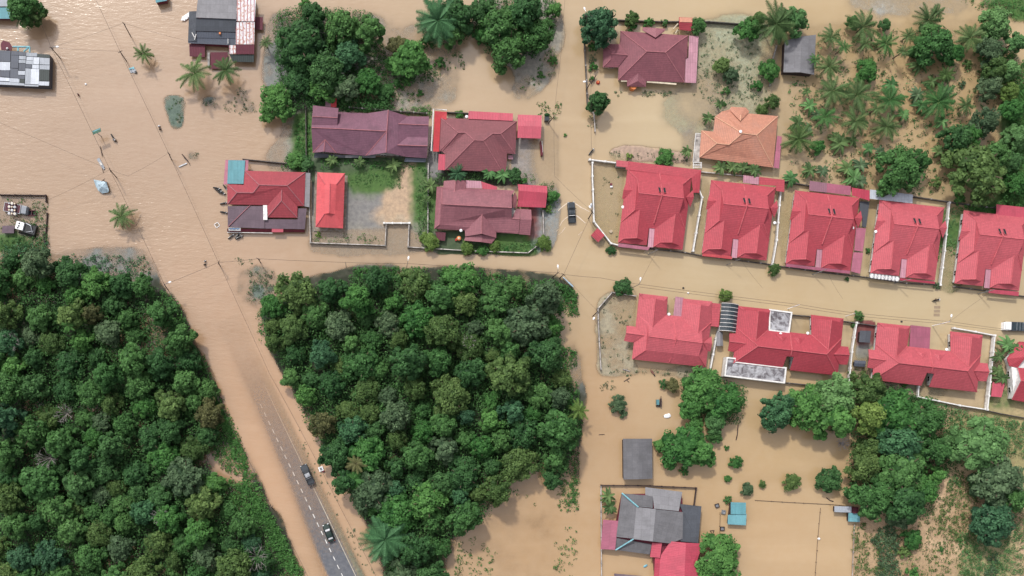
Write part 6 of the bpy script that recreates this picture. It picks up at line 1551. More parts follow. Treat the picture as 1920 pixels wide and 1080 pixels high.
wire([T12, T13, T14, T15, at(1925, 622, 5)], "overhead wire along the street between the two red roofed rows")
wire([T12 - Vector((0, .6, .3)), T13 - Vector((0, .6, .3)), T14 - Vector((0, .6, .3)), T15 - Vector((0, .6, .3)), at(1925, 625, 5)], "second lower wire along the street between the two red roofed rows")
wire([T1, T3], "faint wire from the tallest pole to the lamp pole at the left", r=.022)
wire([T2, T3], "faint wire from the debris pole to the lamp pole at the left", r=.022)
wire([T1, at(345, 75, 5)], "faint wire from the tallest pole to the workshop roof", r=.022)
wire([T4, at(90, 375, 3), ], "faint wire from the tarpaulin pole to the fenced yard", r=.022)
wire([T5, at(240, 330, 5), T4], "faint wire joining the tarpaulin pole and the jetty pole", r=.022)
wire([T4, at(0, 230, 5)], "faint wire from the tarpaulin pole to the left frame edge", r=.022)
wire([T9, T22, T8, T7], "wire along the flooded street beside the curved white wall", r=.028)
wire([T21, at(1040, 330, 5), T22], "wire from the leaning carport pole to the curved white wall", r=.022)
wire([T21, at(1052, 100, 6), at(1060, -10, 6)], "wire running up the flooded street to the top edge", r=.022)
wire([T11, T9], "faint wire across the street at the central wood's corner", r=.022)
for k, (a, b) in enumerate(((T16, T12), (T17, at(1430, 540, 5)), (T18, at(1580, 560, 5)), (T20, T15))):
    wire([a, b], ["faint house wire from the first bungalow's pole", "faint house wire from the second bungalow's pole", "faint house wire from the third bungalow's pole", "faint house wire from the fifth bungalow's pole"][k], r=.02)
# ------------------------------------------------------------------ vehicles
def local(e): return Vector(e.location)
def put(mb, nm, mat, e, smooth=False):
    o = mb.build(nm, MAT[mat], e, loc=(0, 0, 0)); return o
def loft(mb, secs):
    """secs: (x, half width bottom, half width top, z bottom, z top)"""
    rings = []
    for x, wb, wt_, z0, z1 in secs:
        b = min(.12, (z1 - z0) * .3)
        rings.append([Vector((x, -wb, z0)), Vector((x, wb, z0)), Vector((x, wb, z1 - b * 1.4)), Vector((x, wt_, z1 - b * .3)), Vector((x, wt_ - b, z1)), Vector((x, -wt_ + b, z1)), Vector((x, -wt_, z1 - b * .3)), Vector((x, -wb, z1 - b * 1.4))])
    n = len(rings[0])
    for a, b in zip(rings[:-1], rings[1:]):
        for i in range(n): mb.face([a[i], a[(i + 1) % n], b[(i + 1) % n], b[i]])
    mb.face(rings[0][::-1]); mb.face(rings[-1])
def wheels(e, xs, hw, r=.36):
    for x in xs:
        for s in (-1, 1):
            mb = MB(); mb.cyl((x, s * hw, r), r, .24, 16, 'Y'); w_ = put(mb, 'wheel', 'rubber', e)
            mb = MB(); mb.cyl((x, s * (hw + .125), r), r * .6, .02, 12, 'Y'); rm = mb.build('rim', MAT['steel'], w_, loc=(0, 0, 0))
def vehicle_common(e, L_, W, hz):
    for s in (-1, 1):
        mb = MB(); mb.box((L_ / 2 - .1, s * (W / 2 - .28), hz), (.16, .36, .18)); put(mb, 'headlight', 'lamp_white', e)
        mb = MB(); mb.box((-L_ / 2 + .03, s * (W / 2 - .16), hz + .05), (.08, .2, .32)); put(mb, 'tail_light', 'red_lamp', e)
        mb = MB(); mb.ball((L_ * .17, s * (W / 2 + .14), 1.05), (.09, .14, .1), 6, 4); put(mb, 'wing_mirror', 'black_paint', e)
def pickup(loc, ang, label, body, roofc, z=-.35):
    e = empty('pickup_truck', (loc.x, loc.y, z), label, 'pickup truck', None, ang)
    mb = MB(); loft(mb, [(2.55, .78, .7, .35, .85), (2.4, .9, .82, .3, 1.0), (1.2, .93, .86, .3, 1.12), (.9, .93, .86, .3, 1.15), (-.75, .93, .88, .3, 1.15)]); put(mb, 'body', body, e)
    mb = MB(); loft(mb, [(1.15, .78, .72, 1.05, 1.13), (.45, .8, .66, 1.05, 1.72), (-.55, .8, .66, 1.05, 1.76), (-.8, .8, .68, 1.05, 1.5)]); put(mb, 'cab', 'dark_glass', e)
    mb = MB(); loft(mb, [(.38, .66, .62, 1.7, 1.78), (-.2, .68, .64, 1.72, 1.83), (-.62, .66, .62, 1.7, 1.79)]); put(mb, 'roof_panel', roofc, e)
    mb = MB()
    mb.box((-1.68, .86, .8), (1.9, .1, .7)); mb.box((-1.68, -.86, .8), (1.9, .1, .7)); mb.box((-2.6, 0, .8), (.1, 1.82, .68)); mb.box((-1.68, 0, .5), (1.8, 1.66, .1)); put(mb, 'cargo_bed', body, e)
    mb = MB(); mb.tube([(-.85, -.8, 1.0), (-.9, -.66, 1.72), (-.9, .66, 1.72), (-.85, .8, 1.0)], .06, 6); put(mb, 'roll_bar', 'lamp_white' if 'street' in label else 'steel', e)
    mb = MB(); mb.box((-1.7, 0, .72), (1.4, 1.4, .12)); put(mb, 'bed_cover', 'dark_grey_paint', e)
    for s in (-1, 1):
        mb = MB(); mb.tube([(.35, s * .6, 1.85), (-.6, s * .6, 1.85)], .035, 5); put(mb, 'roof_rail', 'steel', e)
    mb = MB(); mb.box((2.56, 0, .5), (.14, 1.6, .25)); put(mb, 'bumper', 'black_paint', e)
    wheels(e, (1.6, -1.6), .82, .4); vehicle_common(e, 5.15, 1.84, .82); return e
def car(loc, ang, label):
    e = empty('car', (loc.x, loc.y, -.02), label, 'car', None, ang)
    mb = MB(); loft(mb, [(2.3, .6, .5, .3, .62), (2.15, .84, .7, .22, .78), (1.2, .9, .8, .2, .95), (-1.6, .9, .82, .2, .98), (-2.1, .86, .72, .25, .95), (-2.28, .7, .6, .35, .8)]); put(mb, 'body', 'dark_green_paint', e)
    mb = MB(); loft(mb, [(1.1, .74, .66, .88, .96), (.35, .78, .6, .88, 1.38), (-1.0, .78, .6, .88, 1.42), (-1.75, .76, .62, .88, 1.02)]); put(mb, 'cabin', 'dark_glass', e)
    mb = MB(); loft(mb, [(.3, .6, .56, 1.38, 1.42), (-.4, .63, .58, 1.4, 1.47), (-1.0, .6, .56, 1.38, 1.44)]); put(mb, 'roof_panel', 'dark_green_paint', e)
    mb = MB(); mb.face([(.95, -.55, 1.05), (.95, .55, 1.05), (.55, .52, 1.3), (.55, -.52, 1.3)]); put(mb, 'windscreen', 'steel', e)
    mb = MB(); mb.face([(-1.2, -.52, 1.4), (-1.2, .52, 1.4), (-1.62, .56, 1.12), (-1.62, -.56, 1.12)][::-1]); put(mb, 'rear_window', 'lamp_white', e)
    wheels(e, (1.4, -1.4), .8, .33); vehicle_common(e, 4.5, 1.76, .72); return e
A = at(1063.5 + 7.7, 399, 0)
pickup(A, math.radians(93), 'dark blue grey pickup truck driving through the flooded street, pushing a bow wave', 'dark_grey_paint', 'dark_grey_paint', -.45)
pickup(at(577, 889.5, 0), math.radians(114.5), 'dark pickup truck with an open bed on the edge line of the half dry road', 'dark_grey_paint', 'steel', 0.02)
car(at(616.5, 998.5, 0), math.radians(111), 'dark green hatchback car on the dry end of the road behind the pickup truck')
def truck(loc, ang, label, cabm, boxm, L_=6.5, z=-.5, load=None):
    e = empty('lorry', (loc.x, loc.y, z), label, 'lorry', None, ang)
    mb = MB(); loft(mb, [(L_ / 2, .9, .82, .5, 1.6), (L_ / 2 - .3, 1.0, .92, .45, 2.15), (L_ / 2 - 1.5, 1.02, .95, .45, 2.2)]); put(mb, 'cab', cabm, e)
    mb = MB(); mb.face([(L_ / 2 + .02, -.75, 1.5), (L_ / 2 + .02, .75, 1.5), (L_ / 2 - .24, .72, 2.05), (L_ / 2 - .24, -.72, 2.05)]); put(mb, 'windscreen', 'dark_glass', e)
    mb = MB(); mb.box((-.85, 0, .85), (L_ - 1.8, 2.1, .18)); 
    for s in (-1, 1): mb.box((-.85, s * 1.05, 1.25), (L_ - 1.8, .1, .9))
    mb.box((-L_ / 2 + .06, 0, 1.25), (.1, 2.1, .9)); mb.box((L_ / 2 - 1.8, 0, 1.4), (.1, 2.1, 1.2)); put(mb, 'cargo_body', boxm, e)
    if load:
        mb = MB(); mb.box((-.85, 0, 1.5), (L_ - 2.1, 1.95, .5)); put(mb, 'load', load, e)
        mb = MB()
        for k in range(6): mb.tube([(-L_ / 2 + .5 + k * .75, -1.05, 1.78), (-L_ / 2 + .5 + k * .75, 1.05, 1.78)], .04, 4)
        put(mb, 'rope', 'steel', e)
    wheels(e, (L_ / 2 - .8, -L_ / 2 + 1.2), .95, .48)
    for s in (-1, 1):
        mb = MB(); mb.ball((L_ / 2 - .1, s * 1.15, 1.8), (.08, .1, .2), 6, 4); put(mb, 'wing_mirror', 'black_paint', e)
    return e
truck(at(1905, 613, 0), math.radians(178), 'white cab lorry with a green grey load at the right edge of the flooded street', 'lamp_white', 'slate_zinc', 7.4, load='canopy_black')
truck(at(33, 393, 0), math.radians(-10), 'lorry with stacked red and white drums in the fenced yard on the left', 'zinc', 'steel', 6.0, load='dark_maroon_sheet')
dm = MB()
for i in range(4):
    for j in range(3):
        c = at(17 + j * 5.2, 381 + i * 6.3 + j * .4, 1.9); e = empty('drum', (c.x, c.y, 1.35), '%s drum on the lorry, %s row, %s column' % ('white' if (i + j) % 2 else 'dark red', ['top', 'second', 'third', 'bottom'][i], ['left', 'middle', 'right'][j]), 'drum', 'drums stacked on the lorry')
        k = MB(); k.cyl((0, 0, .3), .3, .6, 12); put(k, 'shell', 'lamp_white' if (i + j) % 2 else 'dark_maroon_sheet', e); k = MB(); k.cyl((0, 0, .61), .22, .05, 10); put(k, 'lid', 'cream_paint' if (i + j) % 3 else 'steel', e)
# crane lorry
e = empty('excavator', (at(52, 430).x, at(52, 430).y, -.3), 'machine with a white cab roof and dark engine body in the left yard', 'excavator', None, math.radians(-15))
mb = MB(); mb.box((-1.4, .2, 1.4), (1.9, 1.9, 1.8)); put(mb, 'cab', 'lamp_white', e)
for dx, dy in ((-1.6, .7), (-1.55, .1), (-1.7, -.4)):
    mb = MB(); mb.cyl((dx, dy, 2.33), .22, .06, 12); put(mb, 'roof_vent', 'black_paint', e)
mb = MB(); mb.box((1.0, 0, 1.1), (2.8, 2.1, 1.2)); put(mb, 'engine_body', 'black_paint', e)
mb = MB(); mb.tube([(1.9, -.6, 1.8), (1.2, .9, 2.2), (-.2, 1.2, 1.9)], .16, 6); mb.tube([(.4, -.9, 1.8), (2.1, -.2, 1.9)], .1, 6); put(mb, 'boom', 'steel', e)
mb = MB(); mb.box((.2, 1.25, .3), (4.2, .5, .7)); mb.box((.2, -1.25, .3), (4.2, .5, .7)); put(mb, 'track', 'rubber', e)
e = empty('steel_frame', (at(61, 400).x, at(61, 400).y, 0), 'small dark red open topped steel bin between the two machines in the left yard', 'bin')
mb = MB(); mb.box((0, .6, .2), (2.0, .12, .8)); mb.box((0, -.6, .2), (2.0, .12, .8)); mb.box((1, 0, .2), (.12, 1.3, .8)); mb.box((-1, 0, .2), (.12, 1.3, .8)); mb.box((0, 0, .2), (.12, 1.3, .8)); put(mb, 'frame', 'dark_maroon_sheet', e); mb = MB(); mb.box((0, 0, 0), (2.0, 1.2, .1)); put(mb, 'floor_plate', 'black_paint', e)
e = empty('shed', (at(15, 431).x, at(15, 431).y, 0), 'low brown flat roofed shelter at the left edge of the fenced yard', 'shed'); P = poly(View(0, 350, 8.308), "35 610;220 605;215 725;30 722", 1.2); roof_mesh([P], .1).build('roof', MAT['plum_asbestos'], e); mb = MB(); mb.prism(inset(P, .2), -1, 1.1); mb.build('wall', MAT['dark_wood'], e)
# motorbikes
def bike_proto():
    e = empty('motorcycle', (0, 0, 0), 'black motorcycle', 'motorcycle', 'motorcycles parked around the crimson corner house')
    for x in (.62, -.62):
        mb = MB(); mb.cyl((x, 0, .3), .3, .1, 14, 'Y'); w_ = put(mb, 'wheel', 'rubber', e); mb = MB(); mb.cyl((x, 0, .3), .16, .12, 8, 'Y'); mb.build('hub', MAT['steel'], w_, loc=(0, 0, 0))
    mb = MB(); mb.tube([(.6, 0, .35), (.45, 0, .85), (.1, 0, .55), (-.5, 0, .5)], .09, 6); mb.ball((.05, 0, .4), (.3, .16, .2), 8, 5); put(mb, 'frame', 'dark_grey_paint', e)
    mb = MB(); loft(mb, [(.12, .1, .08, .66, .76), (-.2, .15, .13, .64, .8), (-.75, .11, .09, .66, .84)]); put(mb, 'seat', 'black_paint', e)
    mb = MB(); mb.ball((.32, 0, .78), (.22, .15, .12), 8, 5); put(mb, 'fuel_tank', 'black_paint', e)
    mb = MB(); mb.tube([(.4, -.36, 1.0), (.48, 0, .92), (.4, .36, 1.0)], .03, 5); put(mb, 'handlebar', 'steel', e)
    for s in (-1, 1): mb = MB(); mb.ball((.42, s * .3, 1.12), (.03, .08, .05), 6, 4); put(mb, 'mirror', 'steel', e)
    mb = MB(); mb.ball((.62, 0, .85), (.08, .1, .1), 6, 4); put(mb, 'headlight', 'lamp_white', e)
    mb = MB(); mb.box((-.62, 0, .62), (.35, .16, .05)); put(mb, 'mudguard', 'dark_grey_paint', e)
    return e
bp = bike_proto(); BK = """407 353 -12 black motorcycle, topmost of the row of three left of the crimson house
411 357.5 -15 black motorcycle in the middle of the row of three left of the crimson house
416 362 -14 black motorcycle, lowest of the row of three left of the crimson house
423 352 -50 black motorcycle half hidden under the crimson eave
420 381 10 black motorcycle alone at the left wall of the crimson house
420 398 -8 black motorcycle beside the plum lean-to roof
434 443 35 silver black motorcycle left of the pair below the front awning
446 441 50 black motorcycle, upper of the pair below the front awning
449 445 25 black motorcycle, lower of the pair below the front awning
1109 284 50 dark motorcycle lying by the street above the white wall stub
445 297 12 motorcycle on the teal patched roof's back edge"""
for i, l in enumerate(BK.split('\n')[:10]):
    q = l.split(None, 3); c = at(float(q[0]), float(q[1]), .4)
    b_ = bp if i == 0 else copy_tree(bp)
    b_.location = (c.x, c.y, -.25); b_.rotation_euler = (0, 0, math.radians(float(q[2]))); b_['label'] = q[3]
    b_.scale = (1.18, 1.3, 1.1)
# people ---------------------------------------------------------------
def person(loc, ang, label, shirt, z=-.75, trousers='black_paint', hat=None, sit=False):
    e = empty('person', (loc.x, loc.y, z), label, 'person', None, ang)
    J = dict(pel=(0, 0, .95), che=(.03, 0, 1.3), nek=(.04, 0, 1.5), hed=(.06, 0, 1.68), ls=(.02, .2, 1.42), le=(.12, .3, 1.16), lh=(.34, .24, 1.05), rs_=(.02, -.2, 1.42), re=(.12, -.3, 1.16), rh=(.34, -.24, 1.05),
             lhp=(0, .1, .9), lk=(.12, .12, .5), lf=(-.05, .12, .06), lt=(.14, .13, .03), rhp=(0, -.1, .9), rk=(-.02, -.12, .48), rf=(-.2, -.12, .08), rt=(-.02, -.13, .03))
    if sit: J.update(lk=(.4, .2, .85), lf=(.35, .22, .42), lt=(.5, .22, .4), rk=(.4, -.2, .85), rf=(.35, -.22, .42), rt=(.5, -.22, .4))
    rd = dict(pel=.15, che=.17, nek=.06, hed=.11, ls=.07, le=.05, lh=.035, rs_=.07, re=.05, rh=.035, lhp=.1, lk=.065, lf=.045, lt=.04, rhp=.1, rk=.065, rf=.045, rt=.04)
    E_ = [('pel', 'che'), ('che', 'nek'), ('nek', 'hed'), ('che', 'ls'), ('ls', 'le'), ('le', 'lh'), ('che', 'rs_'), ('rs_', 're'), ('re', 'rh'), ('pel', 'lhp'), ('lhp', 'lk'), ('lk', 'lf'), ('lf', 'lt'), ('pel', 'rhp'), ('rhp', 'rk'), ('rk', 'rf'), ('rf', 'rt')]
    ks = list(J)
    def skin(names, ed, nm, mat, add):
        ks_ = [k for k in ks if k in names]; me = bpy.data.meshes.new(nm); me.from_pydata([J[k] for k in ks_], [(ks_.index(a), ks_.index(b)) for a, b in ed], [])
        me.materials.append(MAT[mat]); o = bpy.data.objects.new(nm, me); col.objects.link(o); adopt(o, e)
        m_ = o.modifiers.new('skin', 'SKIN'); s_ = o.modifiers.new('sub', 'SUBSURF'); s_.levels = s_.render_levels = 1
        for i, k in enumerate(ks_): me.skin_vertices[0].data[i].radius = (rd[k] + add, rd[k] + add)
        me.skin_vertices[0].data[0].use_root = True
        return o
    me0 = None
    for names, ed, nm, mat, add in ((ks, E_, 'body', 'skin', 0), (['pel', 'che', 'ls', 'le', 'rs_', 're', 'nek'], [('pel', 'che'), ('che', 'nek'), ('che', 'ls'), ('ls', 'le'), ('che', 'rs_'), ('rs_', 're')], 'shirt', shirt, .03), (['pel', 'lhp', 'lk', 'rhp', 'rk', 'lf', 'rf'], [('pel', 'lhp'), ('lhp', 'lk'), ('lk', 'lf'), ('pel', 'rhp'), ('rhp', 'rk'), ('rk', 'rf')], 'trousers', trousers, .025)):
        ks_ = [k for k in ks if k in names]; me = bpy.data.meshes.new(nm); me.from_pydata([J[k] for k in ks_], [(ks_.index(a), ks_.index(b)) for a, b in ed], [])
        me.materials.append(MAT[mat]); o = bpy.data.objects.new(nm, me); col.objects.link(o); adopt(o, e)
        o.modifiers.new('skin', 'SKIN'); s_ = o.modifiers.new('sub', 'SUBSURF'); s_.levels = s_.render_levels = 1
        if not me.skin_vertices: continue
        for i, k in enumerate(ks_): me.skin_vertices[0].data[i].radius = ((rd[k] + add) * (.8 if k in ('pel', 'che') else 1), rd[k] + add)
        me.skin_vertices[0].data[0].use_root = True
    mb = MB(); mb.ball((.04, 0, 1.74), (.13, .12, .11), 10, 6); put(mb, 'helmet' if hat else 'hair', hat or 'black_paint', e)
    return e
person(at(384, 489, .6), math.radians(-60), 'person in a pale shirt wading beside a darker dressed companion', 'lamp_white')
person(at(383.5, 495.5, .6), math.radians(-60), 'person in dark clothes wading just below a companion in a pale shirt', 'black_paint')
person(at(146.5, 177, .6), math.radians(200), 'person in a dark jacket wading right below the patched house', 'maroon_paint', hat='black_paint')
person(at(298, 236, .6), math.radians(-70), 'person in a white shirt, upper of two by the long wire', 'lamp_white', hat='lamp_white')
person(at(300, 241.5, .6), math.radians(-70), 'person in dark clothes, lower of two by the long wire', 'dark_grey_paint', hat='black_paint')
m_ = copy_tree(bp); c = at(212, 258, .3); m_.location = (c.x, c.y, -.5); m_.rotation_euler = (0, 0, math.radians(-60)); m_['label'] = 'motorcycle being pushed through open water by two people'; m_['group'] = 'motorcycles in the flood'; m_.scale = (1.3, 1.3, 1.2)
person(at(216, 263.5, .6), math.radians(120), 'person with a white helmet at the front of the pushed motorcycle', 'dark_grey_paint', hat='lamp_white')
person(at(213.5, 262, .6), math.radians(120), 'person in a grey shirt at the side of the pushed motorcycle', 'steel', hat='black_paint')
m_ = copy_tree(bp); c = at(1756, 562.5, .3); m_.location = (c.x, c.y, -.4); m_.rotation_euler = (0, 0, math.radians(15)); m_['label'] = 'motorcycle crossing the flooded street below the fourth bungalow'; m_['group'] = 'motorcycles in the flood'
person(at(1755.5, 562, 1), math.radians(15), 'rider in dark clothes sitting on the motorcycle in the flooded street', 'black_paint', z=-.4, hat='dark_grey_paint', sit=True)
# debris and small things -------------------------------------------
def small(name, label, cat, px, py, parts, rz=0, z=0, group=None):
    c = at(px, py, z); e = empty(name, (c.x, c.y, z), label, cat, group, math.radians(rz))
    for nm, mat, shp in parts:
        mb = MB()
        for s in shp:
            if s[0] == 'b': mb.box(s[1], s[2], rz=s[3] if len(s) > 3 else 0)
            elif s[0] == 't': mb.tube(s[1], s[2], 6)
            elif s[0] == 'o': mb.ball(s[1], s[2], 10, 6)
            elif s[0] == 'f': mb.face(s[1])
            elif s[0] == 'c': mb.cyl(s[1], s[2], s[3])
        put(mb, nm, mat, e)
    return e
# blue tarpaulin shelter
vt2 = View(170, 220, 7.71)
P = poly(vt2, "40 900 1.2;130 915 1.0;225 930 1.2;265 1060 1.0;250 1085 .8;170 1100 .5;110 1060 .9;75 1000 .8"); c_ = vt2(160, 1000, 1.7)
e = empty('tarpaulin_shelter', centre(P), 'pale blue tarpaulin stretched on poles in open water', 'tarpaulin')
mb = MB()
for i in range(len(P)): mb.face([P[i], P[(i + 1) % len(P)], c_]); mb.face([P[i] - Vector((0, 0, .06)), c_ - Vector((0, 0, .06)), P[(i + 1) % len(P)] - Vector((0, 0, .06))])
mb.build('tarpaulin', MAT['blue_tarp'], e)
for i in (0, 2, 3, 5): mb = MB(); mb.tube([P[i] * 1.0, Vector((P[i].x, P[i].y, -1))], .07, 5); mb.build('support_pole', MAT['dark_wood'], e)
# road sign
a, b, c, d = [vt2(*q) for q in ((12, 190, 4.2), (130, 142, 4.2), (160, 210, 3.2), (42, 258, 3.2))]
e = empty('road_sign', centre([a, b, c, d]), 'green road direction sign on a post standing in the flood', 'road sign')
mb = MB(); mb.prism([Vector((p.x, p.y)) for p in (a, b, c, d)], 3.6, 3.7, bottom=True); o_ = mb.build('sign_panel', MAT['sign_green'], e)
mb = MB()
for k in range(7):
    p = a.lerp(b, .08 + k * .13).lerp(d.lerp(c, .08 + k * .13), .14); q = a.lerp(b, .16 + k * .13).lerp(d.lerp(c, .16 + k * .13), .34); mb.box(((p.x + q.x) / 2, (p.y + q.y) / 2, 3.715), (.2, .26, .02), rz=.38)
mb.build('lettering', MAT['teal_paint'], o_, loc=root_loc(e))
ft = vt2(150, 270, 0); mb = MB(); mb.tube([(ft.x, ft.y, -1.1), ((c.x + d.x) / 2, (c.y + d.y) / 2, 3.6)], .1, 6); mb.build('post', MAT['steel'], e)
small('floating_debris', 'tangle of pale blue plastic and boards floating below the debris pole', 'debris', 249, 132, [('board', 'zinc', [('b', (0, 0, .1), (1.4, 1.0, .15), .4), ('b', (.5, -.3, .2), (.8, .6, .12), 1.1)]), ('plastic_sheet', 'teal_paint', [('b', (-.4, .4, .3), (1.0, .35, .1), .3), ('b', (.2, .5, .3), (.3, .6, .1), 0)]), ('barrel', 'black_paint', [('c', (.8, -.5, .2), .28, .5)])])
small('boat', 'white pointed boat moored left of the workshop', 'boat', 349, 33, [('hull', 'lamp_white', [('f', [(-1.3, -.5, .35), (.6, -.55, .4), (1.5, 0, .5), (.6, .55, .4), (-1.3, .5, .35)]), ('b', (-.2, .5, .15), (2.2, .1, .5)), ('b', (-.2, -.5, .15), (2.2, .1, .5))]), ('bench', 'steel', [('b', (-.4, 0, .48), (.3, .9, .08)), ('b', (.4, 0, .5), (.3, .8, .08))])], 215)
small('boat', 'thin pale boat half sunk right of the long wire, below the road sign', 'boat', 189, 306, [('hull', 'zinc', [('b', (0, 0, .1), (2.6, .7, .3)), ('b', (1.5, 0, .12), (.6, .4, .3))]), ('bench', 'white_paint', [('b', (.2, 0, .3), (.9, .4, .1))]), ('spar', 'dark_wood', [('t', [(-1.2, 1.2, .3), (-3.6, 2.0, .4)], .08), ('t', [(1.0, -.2, .2), (2.4, -.6, .2)], .06)])], -60)
small('jetty_frame', 'broken bent timber jetty frame in open water right of a dark pole', 'jetty', 350, 303, [('beam', 'dark_wood', [('t', [(-1.0, 1.6, .9), (.5, -.1, .5)], .12), ('t', [(.5, -.1, .5), (.9, -1.0, .1)], .06)]), ('plank', 'steel', [('b', (-.9, -.9, .25), (2.2, .28, .1), .42)])])
small('floating_panel', 'square pale panel floating left of the plum lean-to roof', 'debris', 407, 422, [('panel', 'grey_concrete', [('b', (0, 0, .05), (.95, .95, .08))]), ('rim', 'lamp_white', [('b', (0, .5, .08), (1.1, .12, .1)), ('b', (0, -.5, .08), (1.1, .12, .1)), ('b', (.5, 0, .08), (.12, 1.1, .1)), ('b', (-.5, 0, .08), (.12, 1.1, .1))])], 35)
small('crate', 'white plastic crate in shallow water beside the pickup truck on the road', 'crate', 602, 879, [('box', 'lamp_white', [('b', (0, 0, .3), (1.1, 1.1, .6))]), ('bag', 'maroon_paint', [('o', (.4, -.8, .25), (.35, .3, .3))]), ('lid', 'steel', [('b', (0, 0, .63), (.6, .6, .06))])], 20)
for i, (x, y, r_, lb) in enumerate(((1344, 948, 20, 'square dark crate left of the teal shack, uppermost'), (1354, 991, 0, 'square grey crate left of the teal shack, lowest'), (1356, 960, 80, 'pale folded crate between the teal shack and the upper dark crate'))):
    small('crate', lb, 'crate', x, y, [('frame', 'dark_wood' if i != 2 else 'steel', [('b', (0, .42, .2), (1.0, .12, .4)), ('b', (0, -.42, .2), (1.0, .12, .4)), ('b', (.45, 0, .2), (.12, .95, .4)), ('b', (-.45, 0, .2), (.12, .95, .4))]), ('bottom', 'steel', [('b', (0, 0, .08), (.8, .8, .06))])], r_)
small('folding_sign', 'triangular dark frame floating left of the teal shack', 'debris', 1335, 998, [('frame', 'dark_wood', [('t', [(-.5, .4, .1), (.5, .45, .1)], .08), ('t', [(.5, .45, .1), (.1, -.5, .1)], .08), ('t', [(.1, -.5, .1), (-.5, .4, .1)], .08)])])
small('bathtub', 'blue green plastic tub floating in the farmhouse yard', 'tub', 1210, 1061, [('tub', 'teal_paint', [('o', (0, 0, .1), (.6, .3, .25))]), ('rim', 'blue_paint', [('b', (0, 0, .32), (.7, .08, .06))])], 30)
small('water_tank', 'green tank on a dark frame in open water above the white sack', 'tank', 1234, 755, [('tank', 'teal_sheet', [('b', (-.3, .1, .6), (.6, 1.3, .9))]), ('frame', 'dark_wood', [('b', (.5, 0, .5), (.35, 2.0, .6)), ('t', [(.6, -1.1, .4), (.6, 1.6, .4)], .08)]), ('float', 'black_paint', [('b', (0, -.8, .2), (1.2, .3, .4))])])
small('sack', 'white sack floating below the green tank', 'sack', 1251, 780, [('bag', 'lamp_white', [('o', (0, 0, .12), (.95, .55, .25)), ('o', (.4, .2, .15), (.4, .4, .25))]), ('tie', 'steel', [('o', (-.9, .1, .15), (.12, .12, .12))])], 8)
small('umbrella', 'yellow and red parasol standing in the garden of the rose tiled house', 'parasol', 860, 448, [('canopy', 'orange_paint', [('o', (0, 0, .9), (.6, .6, .25))]), ('trim', 'cream_paint', [('o', (.0, 0, 1.0), (.35, .35, .22))]), ('pole', 'steel', [('t', [(0, 0, -.5), (0, 0, 1.2)], .04)]), ('chair', 'red_lamp', [('b', (-.7, -.3, .4), (.4, .5, .5))])])
small('buoy', 'round red float in the garden at the top left', 'float', 1121, 155, [('ball', 'red_lamp', [('o', (0, 0, .2), (.5, .5, .35))]), ('cap', 'orange_paint', [('o', (0, 0, .45), (.28, .28, .15))])])
small('drift_log', 'dark drift log leaning on the street wall of the garden', 'log', 1111, 152, [('log', 'dark_wood', [('t', [(-.5, -1.0, .5), (.7, 1.2, .9)], .12)]), ('stub', 'bark', [('t', [(0, 0, .7), (.5, -.1, .9)], .06)])])
small('table', 'round wooden table in the yard of the first bungalow', 'table', 1145, 434, [('top', 'cream_paint', [('c', (0, 0, .3), .42, .08)]), ('leg', 'dark_wood', [('t', [(0, 0, -1), (0, 0, .3)], .08)])])
small('scooter_toy', 'dark and pink pushchair in the yard of the first bungalow', 'pushchair', 1145, 348, [('seat', 'maroon_paint', [('b', (0, .2, .4), (.5, .5, .5))]), ('tray', 'lamp_white', [('b', (.1, -.3, .3), (.6, .4, .2))])])
small('fallen_boat', 'narrow red canoe lying in the weeds below the west duplex', 'canoe', 1223, 698, [('hull', 'maroon_paint', [('o', (0, 0, .1), (1.0, .28, .25))]), ('bow', 'black_paint', [('o', (.9, -.05, .2), (.35, .16, .18))])], -55)
small('drift_log', 'pale drift log at the lower left of the corner yard', 'log', 1174, 694, [('log', 'dead_wood', [('t', [(-.8, .2, .1), (.9, -.3, .1)], .16)]), ('stub', 'dead_wood', [('t', [(0, 0, .1), (.3, .4, .2)], .07)])])
small('drift_log', 'dark forked drift branch in open water below the corner yard', 'branch', 1175, 713, [('log', 'dark_wood', [('t', [(-.7, -.3, .1), (.7, .6, .2)], .08), ('t', [(0, 0, .1), (.6, -.5, .2)], .06)])])
small('drift_log', 'long dark drift log in the bay left of the grove', 'log', 1383, 810, [('log', 'dark_wood', [('t', [(.1, 1.8, .1), (-.1, -.6, .1), (-.4, -2.0, .1)], .12)])])
small('drift_log', 'short dark drift stick near the fence left of the farmhouse lane', 'log', 1128, 815, [('log', 'dark_wood', [('t', [(-.7, 0, .08), (.7, .05, .08)], .07)])])
for x, y, lb in ((1555, 938, 'lowest dark drift log beside the small teal hut'), (1590, 932, 'middle dark drift log beside the small teal hut'), (1597, 940, 'right dark drift log beside the small teal hut')):
    small('drift_log', lb, 'log', x, y, [('log', 'dark_wood', [('t', [(-.9, .3, .1), (.2, 0, .12), (1.0, .1, .1)], .12)])], R.uniform(-30, 30))
small('sack', 'small white sack on the post line at the lower right', 'sack', 1535, 1010, [('bag', 'lamp_white', [('o', (0, 0, .15), (.35, .3, .25))])])
small('white_stick', 'white bent pipe caught in the scrub at the central wood\'s east edge', 'pipe', 1052, 694, [('pipe', 'lamp_white', [('t', [(-.5, .9, .8), (.3, .4, .8), (.1, -.3, .8), (.7, -1.2, .8)], .12)])])
small('hoarding', 'long blue and white roadside board at the corner of the central wood', 'board', 1064, 530, [('board', 'blue_tarp', [('b', (0, 0, .8), (3.4, .25, .6))]), ('stripe', 'blue_paint', [('b', (.8, .15, .9), (1.4, .05, .4))])], -44)
